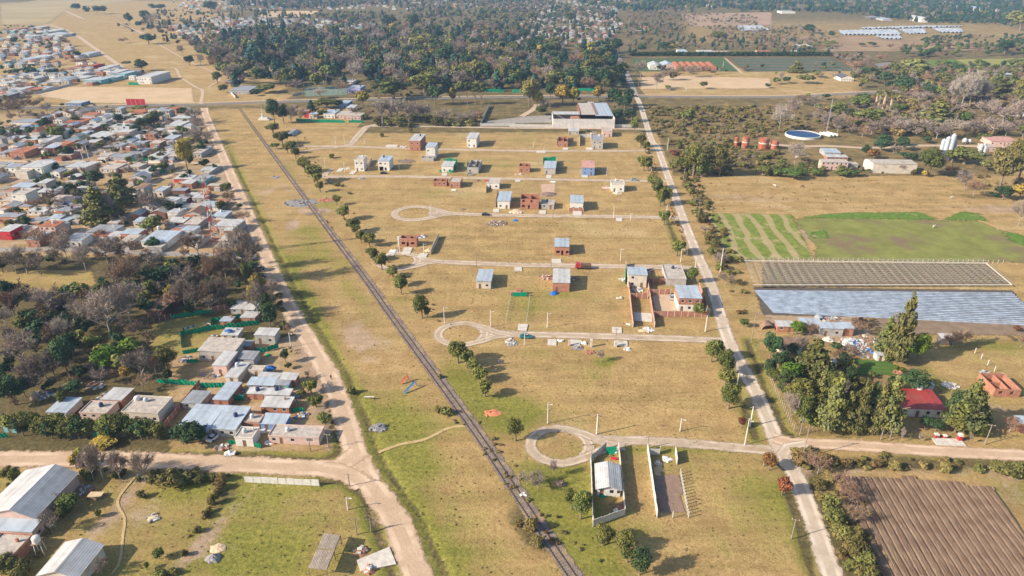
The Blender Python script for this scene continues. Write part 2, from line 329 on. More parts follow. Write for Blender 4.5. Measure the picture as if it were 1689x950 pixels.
for a in [('C2', 250, 60, 9, 26, green, .55, -27), ('C2', 350, 200, 5, 30, green, .6, -27), ('C2', 650, 130, 4, 25, green, .5, -27), ('C2', 800, 800, 14, 12, green, .6),
          ('C2', 900, 880, 16, 8, green, .45), ('D2', 950, 180, 7, 7, green, .6), ('D2', 1030, 280, 6, 9, green, .5), ('D2', 850, 60, 12, 6, green, .6), ('D2', 1250, 420, 10, 25, green, .25, -27),
          ('C2', 700, 420, 8, 30, bare, .45, -27), ('C2', 620, 330, 7, 14, bare, .3, -27), ('D2', 1130, 180, 8, 4, bare, .25), ('D2', 1500, 800, 14, 10, bare, .2),
          ('D2', 1100, 600, 6, 25, green, .4, -27), ('D2', 1350, 900, 10, 12, green, .35), ('B2', 270, 780, 10, 14, green, .75), ('B2', 480, 750, 6, 34, green, .5, -27), ('B2', 340, 620, 10, 22, green, .4),
          ('B2', 270, 600, 8, 8, green, .2), ('B2', 450, 440, 8, 14, green, .6), ('B2', 600, 350, 20, 12, green, .25), ('B2', 1100, 340, 16, 9, green, .25), ('B2', 900, 270, 25, 5, green, .3),
          ('B2', 640, 790, 5, 6, green, .5), ('B2', 220, 200, 5, 26, green, .5, -27), ('B2', 80, 330, 12, 16, bare, .5), ('B2', 240, 550, 5, 12, bare, .8, -10), ('B2', 300, 350, 5, 20, bare, .5, -27), ('B2', 400, 460, 12, 4, bare, .8),
          ('C2', 910, 130, 8, 5, green, .5), ('C2', 1500, 60, 18, 9, green, .25), ('C3', 200, 130, 16, 10, green, .45), ('C3', 360, 90, 10, 3, green, .5), ('C3', 60, 180, 9, 10, green, .4),
          ('C3', 600, 515, 3.5, 3, green, 1.2), ('C3', 520, 600, 8, 8, green, .3), ('C3', 180, 450, 6, 4, green, .3), ('C3', 20, 850, 8, 8, green, .6), ('C3', 120, 790, 12, 6, green, .3),
          ('C2', 1280, 620, 6, 12, green, .7, -25), ('C2', 1380, 720, 8, 14, green, .7, -25), ('C2', 1600, 840, 9, 6, green, .7), ('C2', 1540, 920, 9, 6, green, .5), ('C2', 1210, 560, 5, 7, scr, .4),
          ('D3', 380, 330, 8, 9, green, .8), ('D3', 260, 450, 8, 14, green, .7, -30), ('D3', 420, 700, 6, 18, green, .7, -30), ('D3', 560, 850, 6, 16, green, .6, -30), ('D3', 330, 600, 5, 14, green, .4, -30),
          ('D3', 640, 620, 10, 5, green, .5), ('D3', 1130, 250, 10, 8, green, .3), ('D3', 1560, 420, 9, 9, green, .35), ('D3', 1480, 650, 9, 6, green, .2), ('D3', 60, 560, 4, 6, scr, .6), ('D3', 180, 740, 4, 8, scr, .7, -30),
          ('D3', 1400, 160, 25, 2, green, .5), ('D3', 820, 160, 16, 2, green, .5), ('D3', 860, 330, 14, 25, green, .15), ('D4', 250, 300, 5, 12, scr, .8, 10), ('D4', 500, 700, 6, 16, scr, .7, -20), ('D4', 600, 900, 7, 10, scr, .7),
          ('D4', 900, 240, 45, 3, scr, .7), ('D4', 1300, 230, 30, 3, green, .8), ('D4', 60, 480, 8, 12, green, .4), ('D4', 800, 300, 45, 2.5, bare, .4), ('D4', 1560, 450, 5, 20, bare, .5, 35), ('D4', 1634, 420, 8, 8, green, .8),
          ('D1', 1200, 400, 8, 5, green, .5), ('D1', 1560, 420, 8, 10, green, .4), ('D1', 1550, 780, 12, 8, green, .4), ('D1', 300, 600, 12, 16, scr, .3), ('D1', 1280, 720, 3, 22, bare, .5, 20), ('D1', 1380, 480, 3, 12, scr, .5, 15),
          ('D1', 760, 500, 2, 12, bare, .5, 10), ('D1', 800, 350, 4, 6, bare, .5, 20), ('D1', 900, 520, 6, 5, bare, .3), ('D1', 700, 650, 10, 6, bare, .3), ('D1', 1100, 550, 14, 8, bare, .15), ('D1', 1350, 800, 8, 6, bare, .3), ('D2', 60, 850, 12, 8, green, .4),
          ('B3', 1450, 370, 30, 8, bare, .3), ('B3', 1200, 350, 4, 30, green, .3, 5), ('B3', 1230, 260, 20, 6, green, .2), ('B4', 560, 300, 40, 8, bare, .2), ('B4', 1500, 450, 20, 8, bare, .5), ('B4', 100, 400, 30, 6, bare, .2), ('B4', 260, 600, 3, 14, bare, 1.0, 0),
          ('B4', 1400, 370, 18, 8, scr, .6), ('A2', 1050, 900, 20, 8, green, .3), ('A3', 100, 850, 15, 8, green, .4), ('A3', 60, 910, 20, 4, green, .4), ('B2', 1500, 130, 14, 7, green, .35), ('B2', 1640, 170, 10, 6, green, .4),
          ('A1', 1420, 750, 10, 20, green, .3), ('A1', 900, 230, 60, 40, bare, .2), ('C4', 1050, 600, 3, 10, green, .6), ('C4', 1500, 420, 25, 4, green, .5), ('C4', 1400, 780, 8, 6, green, .3), ('C4', 1500, 820, 12, 4, bare, .5),
          ('C4', 100, 220, 12, 3, bare, .9), ('C4', 650, 400, 18, 6, bare, .5), ('C4', 560, 250, 10, 4, scr, .5)]:
    tb(*a)
for q, wd, ch, val in ((ROAD_L, 5.5, bare, .5), (ROAD_R, 4.2, bare, .35)):
    ch += (val * np.exp(-(segdist(X, Y, gp(q)) / wd) ** 2)).astype('f')
railg = gp(RAIL); dr = segdist(X, Y, railg)
bare += (.22 * np.exp(-((dr - 6) / 2.5) ** 2)).astype('f')
def off(pts, d):
    g = [Vector(p) for p in gp(pts)]; o = []
    for i in range(len(g)):
        t = (g[min(i + 1, len(g) - 1)] - g[max(i - 1, 0)]).normalized(); o.append(tuple(g[i] + Vector((-t.y, t.x)) * d))
    return o
Z = np.zeros(X.shape)
DITCH = [(off(ROAD_L[2:], 5.6), .55), (gp([(0, 742), (200, 746), (410, 750), (532, 757), (556, 748), (562, 735), (548, 700), (530, 660)]), .45),
         (gp([(527, 792), (570, 795), (600, 818), (620, 870), (640, 920), (660, 990)]), .5), (gp([(1120, 412), (1100, 360)]), .2),
         (gp([(1300, 800), (1318, 860), (1340, 950)]), .3), (gp([(1232, 560), (1262, 640), (1295, 712), (1310, 722)]), .3), (gp([(1190, 560), (1215, 640), (1247, 722)]), .3)]
for q, dp in DITCH:
    e = segdist(X, Y, q); Z -= dp * np.exp(-(e / .9) ** 2); scr += (.8 * np.exp(-(e / 1.1) ** 2)).astype('f'); green += (.8 * np.exp(-(e / 2.6) ** 2)).astype('f')
near = (Y < 700) & (abs(X) < 500)
wob = .10 * np.sin(X * .13 + 1.3 * np.sin(Y * .07)) * np.sin(Y * .11 + np.sin(X * .05)) + .06 * np.sin(X * .41 + Y * .23)
ds = np.minimum(segdist(X, Y, gp(ROAD_L)), segdist(X, Y, gp(ROAD_R))); ds = np.minimum(ds, dr)
Z += np.where(near, (wob - .16) * np.clip((ds - 5) / 6, 0, 1), -.05) * .4
Z = np.where(near, Z, -.08)
cov[..., :3] = np.clip(cov[..., :3], 0, 1.4)
nyy, nxx = X.shape; me = bpy.data.meshes.new('ground'); me.vertices.add(X.size)
me.vertices.foreach_set('co', np.stack([X, Y, Z - .02], -1).astype('f').ravel())
ii = np.arange(X.size).reshape(nyy, nxx); q = np.stack([ii[:-1, :-1], ii[:-1, 1:], ii[1:, 1:], ii[1:, :-1]], -1).reshape(-1, 4)
me.loops.add(q.size); me.loops.foreach_set('vertex_index', q.ravel().astype('i')); me.polygons.add(len(q))
me.polygons.foreach_set('loop_start', np.arange(0, q.size, 4, dtype='i')); me.polygons.foreach_set('use_smooth', [True] * len(q)); me.update(calc_edges=True)
ca = me.attributes.new('cover', 'FLOAT_COLOR', 'POINT'); ca.data.foreach_set('color', cov.ravel())
me.materials.append(ground_material()); tag(link('ground', me), kind='structure')
# ---------------------------------------------------------------- roads, streets, tracks
mRoadL = sheet_mat('pinkish_dirt', (.50, .365, .26), (.58, .435, .315), .2, (.46, .335, .235), edge=.35, tracks=True)
mRoadR = sheet_mat('pale_gravel', (.49, .405, .32), (.60, .51, .42), .35, (.43, .34, .25), edge=.5, tracks=True)
mStreet = sheet_mat('estate_gravel', (.42, .33, .25), (.53, .435, .34), .4, (.40, .30, .19), edge=.5, tracks=True)
mAsph = sheet_mat('asphalt', (.17, .16, .16), (.24, .23, .22), .3, edge=.3)
mAsphS = sheet_mat('worn_street', (.27, .245, .225), (.36, .33, .30), .3, edge=.6)
mTrack = sheet_mat('dirt_track', (.46, .34, .23), (.56, .43, .31), .5, edge=.9)
ribbon('left_dirt_road', gp(ROAD_L), 8.0, mRoadL, .035)
ribbon('right_gravel_road', gp(ROAD_R), 5.9, mRoadR, .04)
ribbon('right_gravel_road', gp([(1048, 157), (1040, 135), (1028, 109), (1021, 95), (1008, 70), (992, 45)]), 7.5, mAsphS, .06, 15)
ribbon('highway', gp(HWY), 9.5, mAsph, .07, 15)
ribbon('highway_verge', off(HWY, 9), 5, mTrack, .045, 15)
def street(pts, w=6.0, m=None, name='street', z=.03): return ribbon(name, gp(pts), w, m or mStreet, z)
def ring(cx, cy, rxo, t=None, w=4.6, z=.036, ry=None):
    "turning circle: centre pixel and radius in metres"
    c = at(cx, cy); ry = ry or rxo; pts = [(c.x + rxo * math.cos(a), c.y + ry * math.sin(a)) for a in np.linspace(0, 2 * math.pi, 25)]
    for s in (-1, 1): ribbon('turning_circle', [(c.x + rxo * math.cos(1.3) , c.y + s * ry * math.sin(1.3)), (c.x + rxo * .95, c.y + s * ry * .62), (c.x + rxo * 1.5, c.y + s * ry * .22 - rxo * .04), (c.x + rxo * 2.2, c.y - rxo * .1)], w, mStreet, z + .008 + s * .003, 1.5)
    return ribbon('turning_circle', pts, w, mStreet, z, 1.5)
street([(608, 208), (700, 208.5), (850, 211), (950, 211.5), (1064, 213)], 6)
street([(640, 205), (608, 208), (592, 222), (578, 238), (560, 242)], 7, z=.045)
street([(481, 241), (573, 241.5), (675, 245), (850, 248.5), (960, 249), (1062, 248.5), (1086, 248)], 6)
street([(494, 251), (520, 246), (560, 243)], 4, z=.05)
street([(530, 291.5), (649, 291), (750, 293), (850, 295), (1000, 297.5), (1070, 298.5), (1100, 299)], 6)
street([(548, 278), (540, 284), (535, 291)], 4, z=.045)
street([(706, 352), (750, 352.5), (850, 355.5), (960, 356.5), (1090, 358.5), (1122, 360)], 6)
street([(690, 430), (760, 433), (850, 436.5), (1000, 439), (1110, 441), (1160, 444)], 6)
street([(792, 548), (850, 551.5), (940, 553), (1100, 558), (1200, 562)], 5.6)
street([(972, 724), (1010, 726), (1076, 727), (1182, 735), (1248, 741), (1285, 742)], 5)
ring(684, 351.5, 10.5, ry=10.5, w=5.2); ring(657, 430.5, 8.5, ry=8.8, w=4.6); ring(761, 550.5, 8.2, ry=7.8, w=4.1); ring(923, 734, 8.0, ry=7.4, w=3.9)
ribbon('left_cross_road', gp([(-200, 752), (0, 757), (100, 757), (210, 758), (430, 768), (520, 772), (560, 768), (590, 745)]), 8.0, mRoadL, .05)
ribbon('left_cross_road', gp([(530, 774), (572, 782), (600, 800)]), 7.0, mRoadL, .065)
ribbon('right_cross_road', gp([(1275, 722), (1304, 730), (1417, 735), (1548, 744), (1689, 751), (1850, 757)]), 6.0, mRoadL, .05)
ribbon('right_cross_road', gp([(1298, 770), (1290, 750), (1300, 737), (1330, 732)]), 4, mRoadR, .06)
street([(41, 301), (120, 266), (204, 231), (240, 215), (300, 190)], 7, mAsphS); street([(-40, 338), (41, 301)], 7, mAsphS)
street([(-60, 262), (60, 267), (120, 266), (204, 268), (290, 268), (345, 270), (372, 272)], 6, mTrack, 'dirt_street', z=.05)
street([(303, 279), (216, 318), (165, 352), (128, 392)], 6, mTrack, 'dirt_street')
street([(-80, 410), (0, 412), (100, 411), (234, 417), (350, 421), (430, 424)], 6, mAsphS)
street([(80, 300), (0, 311), (-60, 313)], 6, mAsphS, z=.05)
for q, w in (([(331, 172), (334, 150), (322, 143), (297, 126), (287, 112), (248, 113)], 4), ([(287, 112), (313, 108)], 4), ([(203, 112), (153, 77), (122, 56), (92, 44), (60, 38)], 8),
             ([(139, 32), (97, 13), (66, 0), (50, -8)], 10), ([(236, 55), (193, 38)], 9), ([(344, 144), (360, 125), (300, 95), (230, 55), (190, 38), (130, 30)], 3), ([(1194, 95.5), (1224, 121)], 6),
             ([(1260, 236), (1310, 241), (1370, 241), (1440, 244), (1530, 240), (1700, 243)], 7), ([(860, 192), (880, 180), (886, 172)], 7)):
    street(q, w, mTrack, 'dirt_track')
mPath = sheet_mat('straw_path', (.46, .335, .16), (.53, .40, .21), .5, edge=1.1)
ribbon('footpath', gp([(624, 746), (660, 733), (700, 725), (740, 706), (770, 702)]), 1.3, mPath, .05, 1.5)
ribbon('footpath', gp([P('D1', *p) for p in ((700, 940), (750, 860), (770, 700), (780, 590), (740, 510), (750, 450), (830, 350), (880, 310))]), .8, mPath, .06, 1.0)
# ---------------------------------------------------------------- fields
def TP(t, *pts): return [P(t, *p) for p in pts]
mCrop = sheet_mat('striped_crop', (.12, .165, .03), (.22, .26, .055), .3, (.42, .32, .18), stripes=(8.5, (.42, .32, .18)), amp=.7, edge=.5, sw=(.55, .8), dist=6.5, s3=(.53, .68))
field('striped_crop_field', [(1163, 352), (1305, 354), (1340, 427), (1208, 427)], mCrop, .05)
mOl = sheet_mat('weedy_fallow', (.17, .18, .05), (.24, .25, .07), .12, (.20, .145, .09), edge=.3, s3=(.5, .68))
field('weedy_field', [(1314, 362), (1400, 358), (1615, 366), (1660, 385), (1700, 405), (1700, 432), (1345, 427), (1350, 405), (1325, 378)], mOl, .04, soft=5)
mBright = sheet_mat('bright_weeds', (.075, .15, .022), (.15, .235, .04), .5, (.35, .27, .13), edge=.25)
field('green_strip', TP('B4', (250, 505), (480, 478), (1000, 472), (1120, 515), (640, 512)), mBright, .06, soft=4)
field('green_strip', TP('B4', (1180, 518), (1280, 470), (1400, 480), (1440, 525)), mBright, .06, soft=4)
field('green_strip', TP('B4', (310, 610), (400, 590), (420, 640), (330, 640)), mBright, .06, soft=3)
field('green_strip', TP('B4', (1560, 600), (1689, 620), (1689, 690), (1600, 650)), mBright, .06, soft=4)
mPl = sheet_mat('ploughed_soil', (.20, .145, .10), (.29, .21, .15), .3, edge=.4)
field('ploughed_strip', [(1400, 527), (1483, 526), (1700, 528), (1700, 553), (1500, 550), (1440, 540)], mPl, .05)
mDG = sheet_mat('leaf_crop', (.06, .105, .05), (.09, .14, .06), .1, stripes=(14, (.09, .13, .05)), amp=.4, ang=R(94.5)); mDB = sheet_mat('dark_crop', (.12, .10, .085), (.17, .145, .11), .1, stripes=(24, (.06, .11, .055)), amp=.8, ang=R(94.5))
field('vegetable_field', [(1041, 97), (1194, 95.5), (1218, 118), (1050, 118)], mDG, .12, soft=1)
field('vegetable_field', [(1204, 95), (1371, 95.5), (1413, 117), (1229, 118)], mDB, .12, soft=1)
field('vegetable_field', TP('A4', (1050, 393), (1230, 385), (1340, 438), (1040, 442)), mBright, .12, soft=1)
mYG = sheet_mat('yellow_crop', (.24, .24, .07), (.30, .29, .09), .05)
field('vegetable_field', TP('A4', (1240, 385), (1689, 378), (1689, 430), (1360, 440)), mYG, .12, soft=1)
field('ploughed_strip', TP('A4', (720, 415), (820, 400), (860, 455), (770, 455)), sheet_mat('grey_soil', (.2, .18, .18), (.26, .24, .23), .1), .12, soft=1)
mPitch = sheet_mat('bare_pitch', (.50, .36, .22), (.58, .43, .27), .05, (.45, .33, .16), edge=.2)
field('earth_pitch', TP('A1', (225, 615), (440, 562), (1240, 570), (1255, 665), (560, 668)), mPitch, .06, soft=4)
field('straw_field', TP('A3', (860, 500), (1120, 490), (1689, 510), (1689, 572), (850, 578)), mPitch, .06, soft=4)
field('brown_meadow', TP('A4', (0, 240), (700, 240), (1689, 290), (1689, 320), (900, 330), (420, 330), (300, 300), (0, 290)), sheet_mat('reddish_meadow', (.27, .18, .11), (.36, .25, .15), .02), .06, soft=6)
field('brown_meadow', TP('A3', (1100, 90), (1689, 80), (1689, 160), (1200, 170)), sheet_mat('pink_meadow', (.33, .22, .15), (.40, .28, .19), .02), .06, soft=6)
field('straw_field', TP('A1', (0, 40), (250, 0), (900, 0), (440, 60), (300, 160), (0, 160)), sheet_mat('olive_pasture', (.33, .26, .13), (.44, .335, .17), .01, (.42, .32, .17)), .06, soft=6)
field('straw_field', TP('A2', (40, 72), (440, 70), (300, 110), (40, 110)), mPitch, .06, soft=4)
mSoil = sheet_mat('dark_soil', (.24, .165, .13), (.30, .21, .16), .5, edge=.5)
# furrowed field, bottom right: real ridges
def ridged(name, poly, period, amp, m, z=.06, along=None, kind='structure', dy=6.):
    g = gp(poly); e1, e2 = E1.xy, (along or E2).xy; us = [Vector(p).dot(e1) for p in g]; vs_ = [Vector(p).dot(e2) for p in g]
    U = np.arange(min(us), max(us), period / (6 if period > 3 else 10)); V = np.arange(min(vs_), max(vs_), dy if dy > 0 else 2.)
    UU, VV = np.meshgrid(U, V); XX = UU * e1.x + VV * e2.x; YY = UU * e1.y + VV * e2.y
    ph = UU * 2 * math.pi / period + .3 * np.sin(VV * .35 + UU * .3); ZZ = z + amp * ((.5 + .5 * np.sin(ph)) if period > 3 else 1 - np.exp(-(np.sin(ph / 2) ** 2) / .09)) + rng.normal(0, amp * .1, UU.shape)
    ins = inpoly(XX, YY, g); idx = np.arange(XX.size).reshape(XX.shape)
    ok = ins[:-1, :-1] & ins[1:, 1:] & ins[1:, :-1] & ins[:-1, 1:]
    q = np.stack([idx[:-1, :-1][ok], idx[:-1, 1:][ok], idx[1:, 1:][ok], idx[1:, :-1][ok]], -1)
    used = np.unique(q); remap = -np.ones(XX.size, int); remap[used] = np.arange(len(used)); co = np.stack([XX.ravel(), YY.ravel(), ZZ.ravel()], 1)[used]
    me = bpy.data.meshes.new(name); me.from_pydata(co.tolist(), [], remap[q].tolist()); me.materials.append(m)
    return tag(link(name, me), kind=kind)
mFur = sheet_mat('furrow_soil', (.17, .11, .074), (.245, .17, .118), .25, (.25, .18, .11), s3=(.58, .75))
FUR = [(1378, 784), (1500, 786), (1636, 802), (1690, 885), (1760, 985), (1760, 1010), (1485, 1010), (1454, 950)]
ridged('furrowed_field', FUR, 1.8, .38, mFur, dy=1.2)
# railway
mBal = sheet_mat('ballast', (.205, .155, .13), (.31, .25, .215), .5, (.42, .31, .18), edge=.5, bump=.3, s3=(.5, .66)); mSteel = mat('rusty_steel', (.11, .075, .06), .3, 1.5, .6); mSleep = mat('weathered_sleeper', (.27, .22, .18), .35, .7)
# ---------------------------------------------------------------- where things stand (for labels)
LM = [('left of the tall lattice mast', 320, 405), ('by the tall lattice mast', 352, 410), ('by the big conifers in the town', 180, 350), ('beside the red building', 12, 385),
 ('by the pale warehouse at the left edge', 45, 205), ('by the red hoarding', 225, 172), ('at the upper end of the left dirt road', 330, 205), ('by the tall golden tree in the town', 309, 270),
 ('along the diagonal paved street', 130, 262), ('in the far left block of houses', 40, 240), ('by the grassy lane between the houses', 265, 300), ('near the two storey white house by the field', 240, 130),
 ('by the white walled house at the town edge', 222, 300), ('at the left edge of the town', 20, 300), ('beside the left dirt road halfway up', 395, 350), ('behind the straw pitch', 120, 125),
 ('along the street below the mast', 270, 425), ('in the lawn at the left edge', 80, 470), ('in the dark woodlot', 60, 560), ('beside the huge bare tree', 190, 500), ('by the long green netting fence', 320, 535),
 ('behind the near tin roofed houses', 250, 630), ('in the row hiding the near left houses', 130, 700), ('beside the near tin roofed houses', 400, 680), ('by the grey slab house at the corner', 480, 715),
 ('between the houses and the dirt road', 530, 640), ('at the bottom left lawn', 180, 860), ('beside the long white roofed shed', 110, 830), ('along the left cross road', 190, 790), ('by the hedge across the lawn', 340, 850),
 ('along the railway by the top turning circle', 580, 350), ('along the railway below the brick shell', 650, 440), ('along the railway at its far end', 470, 240), ('along the railway near the white three storey block', 530, 290),
 ('between the railway and the middle turning circle', 690, 500), ('below the middle turning circle', 790, 600), ('beside the walled house with the pale blue roof', 955, 810), ('at the lowest turning circle', 870, 705), ('in the bottom centre by the railway', 1030, 900),
 ('beside the road junction', 1285, 760), ('beside the right road below the walled villa', 1200, 600), ('beside the walled brick villa', 1140, 490), ('beside the right road halfway up', 1100, 390), ('beside the right road near its crossing streets', 1085, 300),
 ('at the top of the right road', 1055, 215), ('beside the large warehouse', 960, 190), ('in the grove behind the estate', 660, 190), ('along the highway verge', 760, 165), ('along the highway by the grove of golden trees', 930, 160), ('at the highway crossing', 1020, 160),
 ('behind the highway left of centre', 520, 120), ('in the dark wood behind the highway', 680, 100), ('in the dark wood near the centre', 880, 110), ('beside the sports court', 540, 150), ('by the small white monument', 435, 190), ('by the netted plot behind the railway', 560, 185),
 ('beside the brick row buildings', 1120, 110), ('by the golden field beyond the highway', 1200, 140), ('beside the small white house with the grey roof', 1395, 125), ('in the palm group', 1455, 165), ('behind the round blue pool', 1330, 200), ('beside the round blue pool', 1330, 235),
 ('by the rusty red tanks', 1235, 245), ('in the scrub right of the road', 1180, 220), ('in the scrub along the right road', 1200, 340), ('beside the long concrete shed', 1470, 275), ('beside the grey silos', 1575, 240), ('at the far right edge by the silos', 1660, 260),
 ('in the bare thicket at upper right', 1550, 205), ('by the poplars at upper right', 1590, 150), ('at the right edge of the pasture', 1640, 350), ('by the dense tall hedge at far right', 1600, 90), ('by the white plastic tunnels', 1500, 55), ('at the skyline near the top right', 1300, 25),
 ('at the skyline near the top centre', 900, 20), ('at the top left', 150, 20), ('in the far left suburb', 80, 80), ('by the straw fields at upper left', 240, 60), ('in the suburb beyond the straw fields', 350, 40),
 ('beside the greenhouse frame', 1240, 440), ('beside the plastic mulched rows', 1262, 500), ('by the farm shed with the pale roof', 1360, 545), ('beside the vegetable garden', 1450, 600), ('in the fenced grove on the corner', 1300, 620), ('beside the red roofed house', 1500, 660),
 ('right of the red roofed house', 1600, 670), ('beside the lawn with white posts', 1620, 560), ('along the right cross road', 1450, 720), ('by the furrowed field', 1400, 850)]
LMG = [(n, at(x, y)) for n, x, y in LM]
def where(x, y):
    d0 = math.hypot(x, y); return min(LMG, key=lambda q: (q[1].x - x) ** 2 + (q[1].y - y) ** 2)[0]
# ---------------------------------------------------------------- trees
def leafmat(name, col, var=.24, warm=(1.25, 1.15, .7)):
    if name in MC: return MC[name]
    m, b = newmat(name, .8, .15); n, l = nodes(m)
    g = n.new('ShaderNodeNewGeometry'); oi = n.new('ShaderNodeObjectInfo'); tc = n.new('ShaderNodeTexCoord').outputs['Object']
    c = mixc(n, l, g.outputs['Random Per Island'], tuple(q * (1 - var) for q in col), tuple(q * (1 + var) for q in col))
    c = mixc(n, l, mapr(n, l, noise(n, l, 4, 3, .6, tc), .35, .65), c, mixc(n, l, 1, c, warm, 'MULTIPLY'))
    hs = n.new('ShaderNodeHueSaturation'); l.new(c, hs.inputs['Color'])
    l.new(mapr(n, l, oi.outputs['Random'], 0, 1, .475, .52, False), hs.inputs['Hue']); l.new(mapr(n, l, mth(n, l, 'FRACT', mth(n, l, 'MULTIPLY', oi.outputs['Random'], 9.1)), 0, 1, .7, 1.35, False), hs.inputs['Value'])
    l.new(hs.outputs[0], b.inputs['Base Color']); MC[name] = m; return m
mBark = mat('bark', (.20, .155, .12), .4, 2); mBarkG = mat('grey_bark', (.30, .26, .23), .35, 2)
def quads(cen, nor, size, rg, asp=1.0):
    n = len(cen); nor = nor / np.linalg.norm(nor, axis=1, keepdims=True)
    r = rg.normal(size=(n, 3)); u = np.cross(nor, r); u /= np.linalg.norm(u, axis=1, keepdims=True); v = np.cross(nor, u)
    s = size * rg.uniform(.6, 1.35, (n, 1)); u = u * s; v = v * s * asp
    co = np.stack([cen - u - v * .6, cen + u * .5 - v, cen + u + v * .7, cen - u * .4 + v], 1).reshape(-1, 3); return co
def meshq(name, co, m):
    k = len(co) // 4; me = bpy.data.meshes.new(name); me.vertices.add(len(co)); me.vertices.foreach_set('co', co.astype('f').ravel())
    me.loops.add(len(co)); me.loops.foreach_set('vertex_index', np.arange(len(co), dtype='i')); me.polygons.add(k)
    me.polygons.foreach_set('loop_start', np.arange(0, len(co), 4, dtype='i')); me.update(calc_edges=True); me.materials.append(m); return me
def lobes_crown(name, lobes, n, size, m, rg, fill=.25, jn=.5):
    vol = np.array([l[3] ** 2 * l[4] for l in lobes]) ** .67; pick = rg.choice(len(lobes), n, p=vol / vol.sum()); L = np.array(lobes)[pick]
    d = rg.normal(size=(n, 3)); d /= np.linalg.norm(d, axis=1, keepdims=True); rad = 1 - np.abs(rg.normal(0, fill, n)); rad *= 1 + .12 * rg.normal(size=n)
    off_ = d * rad[:, None] * np.stack([L[:, 3], L[:, 3], L[:, 4]], 1); cen = L[:, :3] + off_
    nor = d * 1.0 + rg.normal(0, jn, (n, 3)) + np.array([0, 0, .25]); return meshq(name, quads(cen, nor, size, rg), m)
def trunk_mesh(name, m, h, r, limbs, rg, top=.55):
    b = MB(); b.bar((0, 0, -.02), (0, 0, h), r, m, 6, r * .6)
    for i in range(limbs):
        a = i * 2 * math.pi / limbs + rg.uniform(-.4, .4); e = rg.uniform(.18, .32)
        b.bar((0, 0, h * rg.uniform(.6, .98)), (e * math.cos(a), e * math.sin(a), top * rg.uniform(.9, 1.3)), r * .55, m, 4, r * .2)
    return b.mesh(name)
def bare_crown(name, m, rg, lv=(6, 5, 5, 9), w=(.013, .008, .006, .0045), spread=.9, narrow=1.):
    segs = []; front = [(np.array([0, 0, .28]), np.array([0, 0, 1.]), .30)]
    for d, k in enumerate(lv):
        nf = []
        for p, dr_, ln in front:
            for i in range(k):
                q = rg.normal(size=3); q[:2] *= narrow; q /= np.linalg.norm(q); nd = dr_ * (.75 if d else .9) + q * spread * (1. if d else 1.05); nd[2] = abs(nd[2]) * .8 + .12 if d < 3 else nd[2] * .8 + .1; nd /= np.linalg.norm(nd)
                st = p - dr_ * ln * rg.uniform(0, .75) * (d > 0); L2 = (.30, .2, .13, .085)[d] * rg.uniform(.75, 1.25); en = st + nd * L2
                segs.append((st, en, w[d])); nf.append((en, nd, L2))
        front = nf
    a = np.array([s[0] for s in segs]); b = np.array([s[1] for s in segs]); ww = np.array([s[2] for s in segs])[:, None]
    d = b - a; r = rg.normal(size=a.shape); u = np.cross(d, r); u /= np.linalg.norm(u, axis=1, keepdims=True); u *= ww
    co = np.stack([a - u, a + u, b + u * .4, b - u * .4], 1).reshape(-1, 3); zmax = np.percentile(co[:, 2], 99); co[:, 2] *= 1 / zmax; return meshq(name, co, m)
def blobs(k, rg, R0=.34, zc=.62, zr=.3, s=(.13, .2)):
    o = [(0, 0, zc, R0 * .72, zr * .85)]
    for i in range(k):
        a = rg.uniform(0, 6.28); u = rg.uniform(-.85, 1); q = math.sqrt(max(0, 1 - u * u * .8)); r = rg.uniform(*s)
        o.append((R0 * .68 * q * math.cos(a), R0 * .68 * q * math.sin(a), zc + zr * .62 * u, r, r * rg.uniform(.7, 1)))
    return o
def cone_lobes(k, rg, R0=.2, z0=.12, pw=1.0):
    o = []
    for i in range(k):
        t = (i + .5) / k; z = z0 + (1 - z0) * t * .95; rr = R0 * (1 - t) ** pw + .025; a = i * 2.4 + rg.uniform(-.5, .5); e = rr * .55
        o.append((e * math.cos(a), e * math.sin(a), z, rr * .75 + .01, .085))
    return o
LEAF = {'olive': (.082, .092, .03), 'dark': (.027, .052, .026), 'con': (.085, .092, .036), 'cyp': (.038, .058, .026), 'euc': (.15, .15, .06), 'green': (.058, .085, .026), 'bright': (.085, .135, .02), 'gold': (.24, .20, .045), 'rust': (.16, .075, .038),
        'blue': (.022, .055, .05), 'pine': (.07, .082, .032), 'bush': (.12, .12, .045), 'brush': (.17, .135, .062), 'grey': (.30, .24, .20), 'brown': (.27, .175, .115), 'pale': (.36, .31, .265), 'duskbare': (.215, .17, .135)}
for k_ in ('olive', 'dark', 'con', 'cyp', 'blue', 'green', 'pine'): LEAF[k_] = tuple(q * 1.3 for q in LEAF[k_])
PROTO = {}
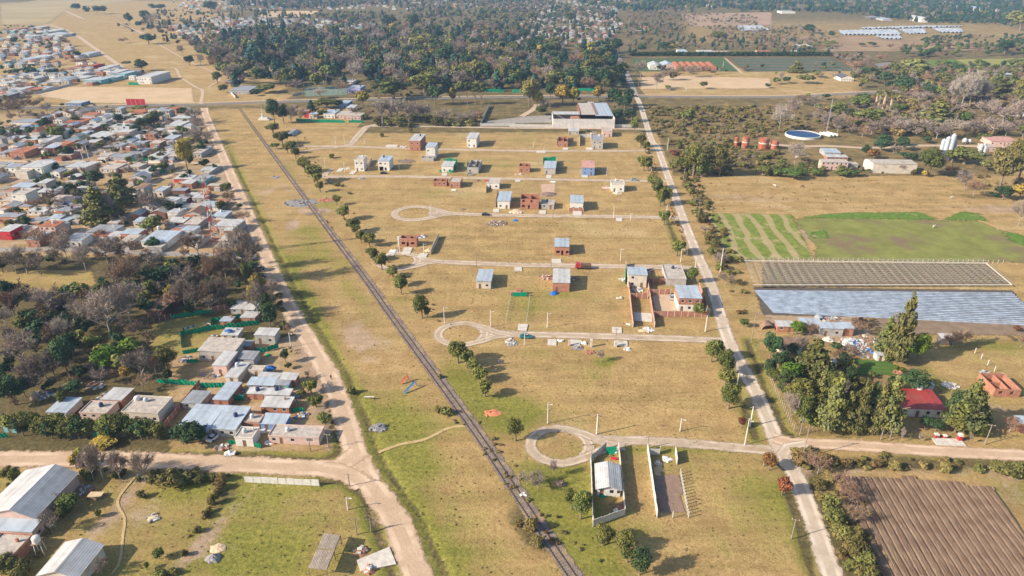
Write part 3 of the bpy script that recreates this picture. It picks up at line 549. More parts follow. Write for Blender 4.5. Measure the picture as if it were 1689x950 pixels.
def proto(kind, lod, k):
    key = (kind, lod, k)
    if key in PROTO: return PROTO[key]
    rg = np.random.default_rng(hash((len(kind), ord(kind[0]), ord(kind[1]), lod, k)) % 99991)
    n, sz = ((3000, .021), (1100, .034), (330, .062))[lod]; tm = None
    if kind in ('grey', 'brown', 'pale', 'duskbare'):
        lv = ((7, 5, 6, 11), (6, 5, 5, 6), (5, 4, 4, 4))[lod]; f = (1, 1.5, 2.9)[lod]
        m = mat('twigs_' + kind, LEAF[kind], .3, 3, hue=.012); nar = .5 if kind == 'pale' else 1.
        cr = bare_crown(kind + '_twigs', m, rg, lv, tuple(q * f for q in (.012, .007, .005, .0036)), narrow=nar)
        tm = trunk_mesh('trunk', mBarkG, .36, .02, 4, rg, .5)
    else:
        m = leafmat('leaves_' + kind, LEAF[kind])
        if kind in ('con', 'blue'): lb = cone_lobes(14, rg, .26, .08, .75)
        elif kind == 'cyp': lb = cone_lobes(10, rg, .15, .05, .45)
        elif kind in ('bush', 'brush'): lb = blobs(9, rg, .5, .45, .5, (.2, .3))
        elif kind == 'pine': lb = [(.2 * math.cos(a) * (i % 3 > 0), .2 * math.sin(a) * (i % 3 > 0), .72 + .07 * (i % 4), .15, .085) for i, a in enumerate(np.linspace(0, 11, 9))]
        elif kind in ('gold',): lb = blobs(9, rg, .30, .6, .36, (.1, .17))
        elif kind == 'euc': lb = blobs(14, rg, .40, .62, .36, (.11, .17))
        else: lb = blobs(11, rg, .38, .6, .36, (.12, .19))
        cr = lobes_crown(kind + '_crown', lb, n, sz * (1.35 if kind in ('bush', 'brush') else 1), m, rg, .22, (.5, .42, .28)[lod])
        tm = trunk_mesh('trunk', mBark, .4, .03 if kind != 'olive' else .045, 4, rg, .55)
    PROTO[key] = (cr, tm); return PROTO[key]
DESC = {'olive': 'olive green broadleaf tree', 'dark': 'dense dark green tree', 'con': 'olive green conifer with ragged sides', 'cyp': 'narrow dark cypress', 'euc': 'tall pale olive eucalyptus', 'green': 'mid green leafy tree', 'bright': 'bright green rounded tree',
        'gold': 'yellow green poplar like tree', 'rust': 'small rust brown leaved tree', 'blue': 'blue green conifer', 'pine': 'flat topped pine', 'bush': 'low olive green bush', 'brush': 'dry straw brown shrub', 'grey': 'bare grey branched tree', 'brown': 'bare brown twigged tree',
        'pale': 'tall bare pale barked tree', 'duskbare': 'bare dark branched tree'}
THINGS = []
def tree(x, y, h, w, kind, lab=None, grp=None):
    "w = crown width in metres"
    px, py = proj(x, y); sc = h * F / (y * cP + H0 * sP); lod = 0 if sc > 42 else 1 if sc > 16 else 2
    cr, tm = proto(kind, lod, random.randrange(2)); name = 'shrub' if kind in ('bush', 'brush') else 'palm_tree' if kind == 'palm' else 'conifer' if kind in ('con', 'blue', 'cyp') else 'bare_tree' if kind in ('grey', 'brown', 'pale', 'duskbare') else 'tree'
    wf = {'con': .5, 'blue': .5, 'cyp': .3, 'bush': 1.0, 'brush': 1.0, 'pine': .7, 'gold': .6, 'euc': .8, 'pale': .62}.get(kind, .78)
    size = '' if kind in ('bush', 'brush', 'rust', 'pale', 'euc') else 'small ' if h < 4.5 else 'big ' if h > 13 else ''
    e = empty(name, (x, y, -.05), random.uniform(0, 6.28), lab or size + DESC[kind] + ' ' + where(x, y), 'shrub' if name == 'shrub' else 'tree', grp or {'shrub': 'shrubs', 'conifer': 'conifers', 'bare_tree': 'bare winter trees'}.get(name, 'leafy trees'))
    e.scale = (w / wf, w / wf, h); link('crown', cr, e)
    if lod < 2 or kind in ('pale', 'grey'): link('trunk', tm, e)
    THINGS.append(e); return e
def TL(t, kind, data):
    for q in data.split(';'):
        v = [float(k) for k in q.split(',')]; x, yb, yt, w = v; px, pb = P(t, x, yb); _, pt = P(t, x, yt)
        g = at(px, pb); pm = F / (g.y * cP + H0 * sP); tree(g.x, g.y, hgt(px, pb, pt), w * (1.15 if kind == 'olive' else 1.05) / T[t][2] / pm, kind)
TL('A2', 'dark', '130,800,620,90;190,800,665,75;540,700,640,70;1170,680,540,105;1230,440,290,110;900,240,200,110;1500,540,390,110;1250,430,270,100;870,180,90,100;1030,190,80,80;560,470,400,90')
TL('A2', 'olive', '120,862,790,80;180,935,840,85;235,950,910,60;470,700,625,110;900,640,490,180;1100,600,450,150;1040,520,390,120;1330,560,400,120;1160,560,410,80;200,560,470,110;80,600,540,130;440,760,700,60;780,600,520,60')
TL('A2', 'blue', '370,720,645,50;60,390,200,110;150,330,210,100;300,330,240,90;230,360,250,90;420,340,240,90;100,400,260,90;500,300,240,60')
TL('A2', 'con', '1210,430,300,90;560,400,290,110;300,450,360,90;1360,390,310,80')
TL('A2', 'euc', '1080,340,220,160;1610,570,380,95;1100,430,330,100;1440,360,270,120;1370,520,400,130;1450,540,380,110;1200,540,430,80')
TL('A2', 'pine', '1330,680,530,60;1380,680,530,60;1430,680,540,60;1470,680,545,60;780,420,370,120')
TL('A2', 'gold', '1285,670,560,50;700,690,580,90;420,700,640,60;1600,380,300,70;1150,380,310,60')
TL('A2', 'pale', '830,800,640,110;930,800,640,115;880,790,650,90;1110,790,670,90;640,540,400,110;900,470,340,90;420,640,570,80')
TL('A2', 'grey', '1000,800,650,130;1060,790,670,100;240,800,690,100;300,790,700,90;660,740,690,70;620,420,330,110;1230,800,700,110;1400,800,720,90;1330,800,730,80;270,580,510,110;170,540,460,90;450,540,460,160;360,470,400,110;840,340,290,100;1300,390,260,100')
TL('A2', 'brown', '560,600,520,100;700,480,420,120;980,430,340,90;1570,540,400,100;1350,350,260,110;750,760,700,60;1440,780,710,70;500,450,390,110;1110,600,550,60')
TL('A2', 'bush', '800,815,760,60;860,815,765,60;940,815,750,90;1010,820,780,60;1180,815,750,70;1250,815,770,60;1310,815,780,60;1400,815,775,70;825,885,850,25;1010,860,825,30')
TL('A1', 'dark', '920,460,375,85;1230,425,355,62;965,285,210,90;950,150,60,80;840,160,75,50;495,75,15,60;630,92,30,50;680,88,30,50;570,92,30,45;905,180,130,45;1370,80,0,90;290,830,760,90;940,830,760,110;775,800,735,60;885,870,805,75;10,900,830,80;110,870,825,90;690,840,795,60;500,375,320,50;100,290,230,50;420,500,465,60;1040,70,20,60;990,70,15,50;340,480,440,90;190,480,430,90;100,490,440,90;1650,620,580,60')
TL('A1', 'pine', '825,440,395,62;1190,160,125,50')
TL('A1', 'olive', '375,905,805,100;1000,810,710,90;910,715,680,80;1480,500,400,90;1570,480,400,90;1410,540,450,60;1450,600,540,60;350,860,810,60')
TL('A1', 'gold', '810,765,730,40;1215,955,885,95;945,760,735,50;860,740,715,30')
TL('A1', 'blue', '1460,270,180,60;1550,270,210,50;1280,290,230,60;1650,420,280,110;1600,400,300,90;1500,240,170,50')
TL('A1', 'grey', '1270,800,700,100;1280,860,760,100;1300,930,830,110;1350,935,850,90;1270,930,870,90;310,740,660,50;1000,160,80,80;1360,370,280,90;1430,400,280,110;1185,360,290,60;1300,420,350,60')
TL('A1', 'brown', '130,760,620,160;60,750,660,100;530,740,690,80;200,700,640,80;520,420,370,110;440,300,240,80;800,280,240,60;170,540,490,70;800,880,830,90;460,760,700,60')
TL('A3', 'dark', '265,640,530,80;400,560,430,130;520,560,450,120;610,570,430,90;690,560,400,110;680,690,560,95;745,710,600,90;770,690,560,70;300,540,450,80;90,540,440,110;700,790,700,80;770,790,700,90;640,340,240,60;690,350,240,80;995,335,265,70;860,340,280,60;220,470,360,80;1250,285,240,40;320,230,170,60;90,260,180,60;470,450,380,70')
TL('A3', 'olive', '810,860,740,55;850,955,850,60;560,480,330,100;1155,795,690,85;1060,520,460,50;380,150,60,70;1350,270,190,90;1025,585,545,35;1255,575,520,45;160,560,480,80')
TL('A3', 'euc', '130,690,490,150;150,140,70,80;310,300,230,100;520,420,340,90;100,250,180,80')
TL('A3', 'gold', '180,690,580,75;345,680,530,95;415,680,550,75;575,660,545,70;1050,330,280,60;640,400,330,60')
TL('A3', 'green', '210,745,680,75')
TL('A3', 'grey', '955,580,470,80;850,500,390,80;1000,520,450,60;1180,500,420,90;220,690,640,60;260,700,650,60')
TL('A3', 'brown', '1060,520,450,80;1530,460,430,60;70,420,310,100;1000,100,60,80')
TL('A4', 'dark', '900,600,480,130;700,510,430,110;790,540,460,100;640,500,440,80;1090,620,550,90;150,540,490,50;30,570,535,40;300,215,150,80;445,240,195,50;700,300,265,60;640,300,275,45;918,320,280,40;400,645,600,55;1050,925,880,60;780,940,865,100;895,945,880,80;1400,580,510,90;1560,350,250,90;560,770,700,80')
TL('A4', 'olive', '480,740,650,100;270,540,475,95;80,545,495,50;1680,890,790,95;420,300,260,90;350,500,460,60')
TL('A4', 'euc', '950,480,370,200;1660,700,480,150;1660,200,50,180;1150,560,460,110;1680,470,390,90;1000,520,430,120')
TL('A4', 'green', '620,700,615,130;880,740,660,100;1290,800,720,110;1420,910,860,80;650,660,600,80')
TL('A4', 'olive', '680,800,690,165'); TL('A4', 'gold', '950,740,680,60')
TL('A4', 'con', '1120,800,640,190;1530,640,500,150;210,470,390,80')
TL('A4', 'pale', '1280,700,470,120;1330,690,460,120;1240,680,490,100;1380,680,500,90;115,540,460,28;1210,660,540,60;100,850,680,90')
TL('A4', 'grey', '200,760,640,110;1440,780,640,150;1540,820,660,150;1620,800,640,130;700,870,780,130;820,850,750,120;900,880,780,140;1010,860,770,150;1120,900,800,130;1210,890,770,140;1330,870,770,110;1480,880,760,130;380,800,720,120;480,860,760,110;1570,880,800,100;1030,670,590,120;330,700,620,90')
TL('A4', 'brown', '560,830,740,100;640,890,820,90;1060,560,460,90;580,470,380,90;760,400,340,80;960,650,580,90;250,680,610,100')
TL('B1', 'con', '650,535,290,170;800,425,210,160;730,500,330,110')
TL('B1', 'dark', '620,300,190,120;460,360,280,90;530,310,262,50;1100,480,400,85;1000,710,630,88;1550,455,405,42;1060,960,820,190;20,860,740,110;100,475,430,65;165,555,490,70;900,415,370,50;1160,460,410,60;450,120,40,70;300,60,20,60;350,180,130,30')
TL('B1', 'olive', '990,600,490,125;1470,340,270,62;1440,460,390,70;1270,815,760,70;640,60,15,60;450,240,200,60;1600,940,780,60')
TL('B1', 'gold', '1215,200,-30,85;1390,830,750,70')
TL('B1', 'grey', '1000,480,330,150;560,855,690,120;700,800,640,170;1060,470,370,100;1200,970,830,150;270,880,740,110;780,780,640,130;1500,720,590,100;440,790,610,120;700,520,330,120;960,460,350,110')
TL('B1', 'brown', '1290,770,600,140;1490,430,330,90;1580,540,460,100;850,980,750,190;250,700,580,150;380,700,590,140;1380,960,760,130;870,730,650,90;100,640,590,80;330,440,370,110;230,450,380,70;650,640,580,60')
TL('B1', 'duskbare', '1590,940,580,200;180,870,690,180;110,870,720,120;380,820,700,110;1640,840,600,130;1470,930,740,130')
TL('B2', 'green', '135,62,20,60')
TL('B2', 'olive', '215,90,10,50;245,92,15,42;268,124,40,52;325,212,105,75;385,275,140,95;408,290,205,60;425,338,262,48;533,425,350,45;580,520,415,76;640,600,500,80;655,614,540,62;690,672,580,58;745,692,595,76;705,665,600,50;768,782,690,80;825,842,725,75;895,890,820,76;950,946,862,72')
TL('B2', 'bush', '500,120,90,40;530,300,275,40;615,352,335,25;570,305,290,20')
TL('B3', 'olive', '880,78,0,52;870,202,90,80;898,205,110,58;930,322,215,76;958,372,250,70;1000,422,290,92;975,432,320,60;1000,552,445,66;1085,752,645,72;1118,725,652,50;1190,240,10,130;1250,242,120,100;1140,210,90,90;1060,210,130,60;1080,180,110,60;1280,180,30,110;1640,235,160,70')
TL('B3', 'green', '1180,932,825,78;1240,242,180,70')
TL('B3', 'euc', '1360,238,20,115')
TL('B3', 'bush', '1150,310,265,60;1180,348,300,60;1185,425,380,65;1215,485,440,60;1245,540,470,60;1290,650,600,60;1330,700,640,65;1310,752,690,60;1365,850,780,60;1130,270,220,50;1480,790,755,60;1420,780,740,50')
TL('B3', 'rust', '1062,110,65,60;1140,120,80,45')
TL('B3', 'grey', '1350,800,730,110;1270,610,560,60;1220,420,380,50;1400,940,870,90')
TL('B4', 'dark', '760,75,0,100;905,70,-5,80;660,105,30,58;910,125,75,80;965,138,85,60;1550,388,290,100;1490,370,340,70')
TL('B4', 'olive', '1070,238,45,135;1300,160,40,165;1220,150,60,90')
TL('B4', 'euc', '1530,310,40,210;1650,265,-30,200;1450,200,120,110')
TL('B4', 'gold', '1655,385,280,100;1040,240,190,40')
TL('B4', 'rust', '700,122,50,80')
TL('B4', 'grey', '200,168,20,135;840,92,30,80;1300,325,200,120;1650,558,390,115;740,210,150,70;860,210,140,90;1560,100,30,60')
TL('B4', 'brown', '1360,365,250,100;1230,220,160,80;270,160,110,60;1180,230,170,60')
TL('B4', 'green', '190,250,185,150;90,245,190,60;330,235,190,90;500,240,190,90;590,240,195,90')
TL('C1', 'grey', '700,370,80,260;830,300,30,220;620,300,110,180;300,210,60,130;420,210,90,120;150,545,350,200;280,340,260,90;900,640,440,140;480,230,130,90;640,660,560,90;40,330,180,110;100,600,550,100')
TL('C1', 'duskbare', '300,650,470,200;1160,170,10,140;1230,190,20,110;540,300,160,130;430,560,420,150;200,640,500,120;1380,180,0,130')
TL('C1', 'brown', '100,250,80,150;900,700,600,110;1400,150,0,150;1310,180,10,110;30,260,150,90;980,600,470,100;340,390,320,80;1080,560,440,100;720,640,570,80')
TL('C1', 'dark', '210,310,200,150;300,310,220,100;420,300,210,110;430,600,350,150;90,790,600,160;50,130,0,130;340,600,440,120;470,480,330,110;20,640,520,90;160,740,620,110;470,720,640,110;1060,640,560,60;980,110,20,120;510,640,540,90')
TL('C1', 'olive', '1050,560,420,130;600,440,345,110;400,800,690,60;450,260,190,90')
TL('C1', 'pale', '410,385,240,90;240,780,700,40')
TL('C1', 'bright', '680,580,425,165;740,520,420,120;830,465,372,125')
TL('C1', 'gold', '800,640,530,60;1090,130,30,90;1600,190,20,80')
TL('C1', 'olive', '110,960,830,120;200,965,820,120;290,985,850,120;370,985,840,120;450,990,850,120;540,990,870,110;690,990,840,120;770,990,830,120;850,990,860,110;930,1000,880,110;1000,1000,890,100')
TL('C1', 'dark', '150,985,850,110;330,1000,870,110;500,1000,870,100;730,1000,870,110;890,1005,880,110;40,940,850,80')
TL('C2', 'dark', '195,525,435,56;212,562,522,42;100,300,150,110;60,210,60,90')
TL('C2', 'olive', '355,715,620,82;385,802,720,88;295,740,690,50;440,908,840,82;920,96,-25,72;1050,246,95,88;1083,237,165,46;1275,525,375,112;1330,552,430,82;1368,590,480,70;1410,642,545,92;1445,737,625,84')
TL('C2', 'grey', '30,260,20,130;110,130,0,110;340,620,570,40')
TL('C2', 'gold', '30,120,-40,100')
TL('C2', 'bush', '605,718,670,52;1200,850,800,70;1150,830,800,50;1160,620,590,30')
TL('C3', 'olive', '1265,520,370,92;1300,506,380,82;1348,602,440,102;1352,665,560,92;1372,812,650,112;1185,235,145,70')
TL('C3', 'rust', '1456,932,855,48')
TL('C3', 'grey', '575,520,445,60')
TL('C3', 'green', '1470,300,245,60')
TL('C4', 'con', '830,520,80,125;745,480,230,105;410,945,580,150;580,950,620,105;760,950,605,150;270,900,730,95;300,620,370,180;1250,950,630,190;1330,900,740,120;340,800,560,110;500,950,700,100;690,950,650,100')
TL('C4', 'cyp', '650,935,640,70;180,700,590,50;120,700,560,50')
TL('C4', 'bright', '960,520,330,115;880,520,320,110;210,345,260,100;170,640,520,150;830,570,540,40;870,590,555,40')
TL('C4', 'dark', '40,500,330,120;100,570,440,110;930,710,570,170;1170,920,700,130;1010,935,860,80;1080,950,880,80;380,640,520,120;540,640,550,90;30,600,500,80;450,440,400,70')
TL('C4', 'olive', '200,800,620,150;230,900,720,110;440,720,580,130;1200,960,860,120;60,640,560,90;600,860,700,90')
TL('C4', 'brown', '1180,435,330,95;1260,420,325,85;590,345,250,100;290,352,270,80;1540,960,870,110;1610,430,350,70;720,720,640,80;540,470,410,80;1550,390,345,40')
TL('C4', 'grey', '240,440,360,60;160,900,720,90;210,440,350,50;480,780,640,70;820,300,200,40')
TL('C4', 'rust', '1590,330,290,50')
TL('D1', 'grey', '590,352,150,110;650,348,130,90;760,362,170,120;915,362,190,130;330,680,560,110;640,940,850,90')
TL('D1', 'gold', '480,275,180,80;660,130,80,140;500,200,150,60')
TL('D1', 'dark', '1190,115,0,190;1110,100,20,90;1270,110,30,80')
TL('D1', 'green', '1000,842,778,70;925,908,860,30;110,352,280,90;440,540,440,120')
TL('D1', 'bush', '1000,370,290,110;1080,385,285,130;1150,375,300,110;890,457,415,60;1250,350,300,100;400,570,500,90;60,920,820,130;150,950,860,130;620,580,530,40;1000,960,915,80;1330,340,310,60;730,330,280,80;560,340,270,80')
TL('D1', 'brush', '1390,350,300,60;1380,400,350,60;1350,440,400,50;1330,500,440,50;560,310,260,90;1290,580,540,50')
TL('D1', 'bush', '1310,550,520,40;1240,670,630,45;1160,820,785,45;1090,940,900,50')
TL('D3', 'olive', '40,102,-40,95;390,532,400,85;447,592,405,105;585,755,620,125;730,800,675,112;740,862,760,90')
TL('D3', 'dark', '815,940,775,130;470,520,420,90')
TL('D3', 'grey', '280,330,230,60;180,400,310,110;110,380,300,90')
TL('D3', 'brush', '130,660,580,80;170,760,690,70;60,640,590,50')
TL('D4', 'rust', '35,288,165,92;115,442,320,98')
TL('D4', 'bush', '410,540,440,110;440,620,520,110;490,700,620,100;550,740,680,110;580,820,730,120;620,880,800,120;640,950,870,120;1500,310,240,140;1590,320,250,110;1350,290,250,70;580,710,640,80')
TL('D4', 'brown', '480,420,320,120;540,490,390,130;560,620,520,130;340,310,200,120;290,260,180,110')
TL('D4', 'brush', '220,240,170,90;300,180,140,60;390,230,180,60;520,250,210,60;820,280,230,70;700,260,220,60;1130,300,230,60;1000,270,230,60;340,400,340,80')
TL('D4', 'pale', '860,110,20,30;980,110,60,20;1290,120,60,20')
# palms behind the scrub
def palm(x, y, h):
    rg = random.Random(int(x)); e = empty('palm_tree', (x, y, 0), rg.uniform(0, 6), 'tall palm with a thick pale trunk and drooping crown in the palm group', 'palm tree', 'palms in a clump')
    b = MB(); b.bar((0, 0, 0), (0, 0, h * .72), h * .06, mat('palm_trunk', (.42, .33, .22), .3, 2), 8, h * .05); b.build('trunk', e)
    m = leafmat('palm_fronds', (.14, .14, .045)); b = MB()
    for i in range(46):
        a = rg.uniform(0, 6.28); el = rg.uniform(-.7, 1.2); L = h * .26; p = Vector((0, 0, h * .74)); d = Vector((math.cos(a) * math.cos(el), math.sin(a) * math.cos(el), math.sin(el)))
        s = Vector((-math.sin(a), math.cos(a), 0)) * h * .03
        for k in range(3):
            q = p + d * L / 3; b.add([p - s, p + s, q + s * .7, q - s * .7], [(0, 1, 2, 3)], m); p = q; s = s * .7; d = (d + Vector((0, 0, -.4))).normalized()
    b.build('crown', e); THINGS.append(e)
for zx, zb, zt in ((725, 695, 565), (748, 680, 570), (775, 705, 555), (800, 690, 570), (822, 705, 575)):
    g = G('A4', zx, zb); palm(g.x, g.y, hgt(*P('A4', zx, zb), P('A4', 0, zt)[1]))
# ---------------------------------------------------------------- woods and scrub that read as one mass
def scatter(name, specs, label, cat):
    """specs: (polygon px, spacing m, [(kind, weight)], hmin, hmax). one object instancing far prototypes on points"""
    pts = []; kinds = []; hs = []; ws = []; allk = []
    for poly, sp, pal, h0, h1 in specs:
        poly = [(x, max(y, -58)) for x, y in poly]; g = gp(poly); xs = [p[0] for p in g]; ys = [p[1] for p in g]
        n = int((max(xs) - min(xs)) * (max(ys) - min(ys)) / sp ** 2); 
        if n > 400000: n = 400000
        xx = rng.uniform(min(xs), max(xs), n); yy = rng.uniform(min(ys), max(ys), n); qx, qy = proj(xx, yy)
        cl = np.sin(xx * .021 + 2 * np.sin(yy * .013)) * np.sin(yy * .017 + np.sin(xx * .011)); ok = inpoly(qx, qy, poly) & (rng.uniform(size=n) < .62 + .5 * cl) & (qx > -90) & (qx < 1780)
        xx, yy, cl = xx[ok], yy[ok], cl[ok]; names = [k for k, _ in pal]; w = np.array([q for _, q in pal], float)
        pick = rng.choice(len(names), len(xx), p=w / w.sum())
        for a, b, c in zip(xx, yy, pick):
            k = names[c]
            if k not in allk: allk.append(k)
            h = rng.uniform(h0, h1); pts.append((a, b, -.1)); kinds.append(allk.index(k)); hs.append(h); ws.append(h * rng.uniform(.75, 1.25) * (1 if k not in ('bush', 'brush') else 1.4))
    col = bpy.data.collections.new(name + '_kinds')
    for i, k in enumerate(allk):
        for v in range(1):
            o = bpy.data.objects.new('%s_%02d' % (name, i), proto(k, 2, v)[0]); col.objects.link(o)
    me = bpy.data.meshes.new(name); me.from_pydata(pts, [], [])
    for nm, tp, dat in (('kind', 'INT', kinds), ('h', 'FLOAT', hs), ('w', 'FLOAT', ws)):
        a = me.attributes.new(nm, tp, 'POINT'); a.data.foreach_set('value', np.array(dat, dtype='i' if tp == 'INT' else 'f'))
    o = link(name, me); tag(o, label, cat, kind='stuff')
    ng = bpy.data.node_groups.new(name, 'GeometryNodeTree'); ng.interface.new_socket('Geometry', in_out='INPUT', socket_type='NodeSocketGeometry'); ng.interface.new_socket('Geometry', in_out='OUTPUT', socket_type='NodeSocketGeometry')
    N = ng.nodes; L = ng.links; gi = N.new('NodeGroupInput'); go = N.new('NodeGroupOutput'); ip = N.new('GeometryNodeInstanceOnPoints'); ci = N.new('GeometryNodeCollectionInfo')
    ci.inputs[0].default_value = col; ci.inputs[1].default_value = True; ci.inputs[2].default_value = True
    def att(nm, tp):
        x = N.new('GeometryNodeInputNamedAttribute'); x.data_type = tp; x.inputs[0].default_value = nm; return next(s for s in x.outputs if s.enabled and s.name == 'Attribute')
    cx = N.new('ShaderNodeCombineXYZ'); w_ = att('w', 'FLOAT'); L.new(w_, cx.inputs[0]); L.new(w_, cx.inputs[1]); L.new(att('h', 'FLOAT'), cx.inputs[2])
    rv = N.new('FunctionNodeRandomValue'); rv.data_type = 'FLOAT_VECTOR'; rv.inputs[0].default_value = (0, 0, 0); rv.inputs[1].default_value = (0, 0, 6.28)
    L.new(gi.outputs[0], ip.inputs['Points']); L.new(ci.outputs[0], ip.inputs['Instance']); ip.inputs['Pick Instance'].default_value = True
    L.new(att('kind', 'INT'), ip.inputs['Instance Index']); L.new(cx.outputs[0], ip.inputs['Scale']); L.new(rv.outputs[0], ip.inputs['Rotation']); L.new(ip.outputs[0], go.inputs[0])
    md = o.modifiers.new('scatter', 'NODES'); md.node_group = ng; print(name, len(pts)); return o
MIXW = [('blue', 4), ('dark', 2.5), ('olive', 2), ('grey', 3.4), ('brown', 2), ('euc', 1), ('gold', .08)]
MIXB = [('grey', 4), ('brown', 3), ('olive', 1.5), ('dark', 1)]
MIXD = [('blue', 4), ('dark', 3), ('grey', 1), ('olive', 1)]
def A(t, *p): return TP(t, *p)
scatter('far_woodland', [
    (A('A1', (1220, 300), (1450, 250), (1689, 200), (1689, 560), (1500, 560), (1380, 430)), 12, MIXW, 11, 20),
    (A('A2', (0, 200), (300, 210), (680, 240), (900, 200), (1200, 220), (1689, 180), (1689, 590), (1500, 600), (1000, 590), (850, 560), (500, 560), (300, 600), (0, 500)), 12, MIXW, 11, 21),
    (A('A3', (0, 300), (350, 330), (680, 330), (740, 560), (620, 600), (0, 600)), 12, [('dark', 4), ('blue', 3), ('olive', 2), ('grey', 1.6), ('gold', .25), ('brown', .8)], 10, 20),
    ([(420, 20), (700, 25), (1010, 10), (1010, 95), (700, 55), (420, 50)], 18, MIXW, 7, 13),
    ([(850, -5), (1010, 20), (1035, 50), (1000, 90), (840, 90)], 18, MIXW, 7, 13),
    ([(880, -58), (1700, -58), (1700, 12), (1560, 22), (1350, 20), (1040, 20), (960, 10)], 13, MIXD, 10, 18),
    ([(1350, 8), (1500, 10), (1700, 12), (1700, 45), (1660, 48), (1640, 36), (1530, 38), (1380, 22)], 15, MIXD, 9, 16),
    ([(-60, -58), (420, -58), (420, 0), (300, -2), (60, -20)], 38, MIXW, 7, 13), ([(260, -30), (900, -50), (900, 10), (700, 3), (500, 16), (400, 14), (360, 2)], 15, MIXW, 8, 15),
    ([(600, -10), (860, -10), (860, 30), (700, 30)], 17, MIXW, 8, 14),
    ([(0, 45), (50, 45), (100, 55), (140, 100), (195, 112), (130, 120), (60, 150), (0, 160)], 21, MIXB, 4, 8), ([(0, 110), (110, 106), (110, 124), (0, 126)], 9, [('dark', 3), ('olive', 2), ('brown', 1)], 4, 8),
    ([(260, 20), (420, 15), (420, 55), (330, 60), (300, 80), (240, 50), (220, 40)], 21, MIXW, 6, 11),
    ([(190, 45), (330, 30), (380, 60), (320, 80), (260, 70)], 26, MIXW, 6, 11), ([(0, 205), (60, 195), (330, 190), (400, 400), (0, 400)], 17, [('dark', 3), ('grey', 3), ('olive', 2), ('brown', 2)], 5, 8), ([(0, 160), (75, 155), (80, 200), (0, 200)], 15, MIXB, 5, 9),
    ([(55, 190), (120, 168), (180, 172), (330, 182), (330, 240), (220, 300), (60, 300)], 10, MIXB, 2.5, 5.5), ([(0, 205), (330, 200), (400, 400), (0, 400)], 9, MIXB + [('dark', 2)], 2.5, 5.5),
    ([(1035, 20), (1140, 18), (1250, 30), (1250, 45), (1160, 40), (1090, 60), (1035, 55)], 11, MIXB, 4, 8),
    ([(1030, 40), (1100, 40), (1130, 58), (1080, 68), (1035, 95)], 12, MIXW, 5, 11),
    ([(1060, 62), (1250, 62), (1400, 80), (1372, 92), (1060, 84)], 12, MIXB + [('blue', 3)], 5, 10),
    ([(1150, 45), (1330, 46), (1360, 55), (1380, 75), (1270, 70), (1200, 60)], 10, MIXB, 4, 8),
    ([(1515, 68), (1560, 62), (1700, 60), (1700, 76), (1660, 72), (1530, 76)], 8, [('dark', 4), ('brown', 1)], 5, 8),
    ([(1460, 82), (1540, 80), (1700, 76), (1700, 98), (1640, 92), (1500, 98)], 9, [('dark', 4), ('green', 2), ('brown', 2)], 6, 11),
    ([(1370, 92), (1430, 92), (1440, 110), (1400, 115)], 8, MIXB, 5, 9), ([(1530, 24), (1655, 28), (1655, 42), (1530, 40)], 9, [('dark', 4)], 6, 8),
    ([(1540, 108), (1610, 108), (1700, 104), (1700, 124), (1550, 122)], 9, [('dark', 4), ('olive', 2)], 6, 10),
    ([(1400, 128), (1480, 115), (1560, 118), (1700, 120), (1700, 165), (1500, 160), (1420, 150)], 9, [('olive', 3), ('grey', 3), ('dark', 2), ('brown', 2), ('euc', 1)], 6, 12),
    ([(1215, 112), (1410, 110), (1420, 128), (1400, 132), (1240, 128)], 16, [('dark', 2), ('grey', 1), ('olive', 1)], 4, 8),
    ([(1050, 106), (1130, 116), (1215, 116), (1200, 124), (1060, 122)], 10, MIXB, 4, 7),
    ([(880, 170), (1010, 165), (1040, 155), (1045, 172), (1020, 200), (1012, 175), (900, 172)], 14, [('dark', 2), ('olive', 1), ('grey', 1)], 3, 6),
    ([(610, 150), (760, 160), (760, 166), (620, 166)], 10, MIXB, 3, 6)],
    'dense mixed woodland and street trees merging into one mass beyond the highway', 'woodland')
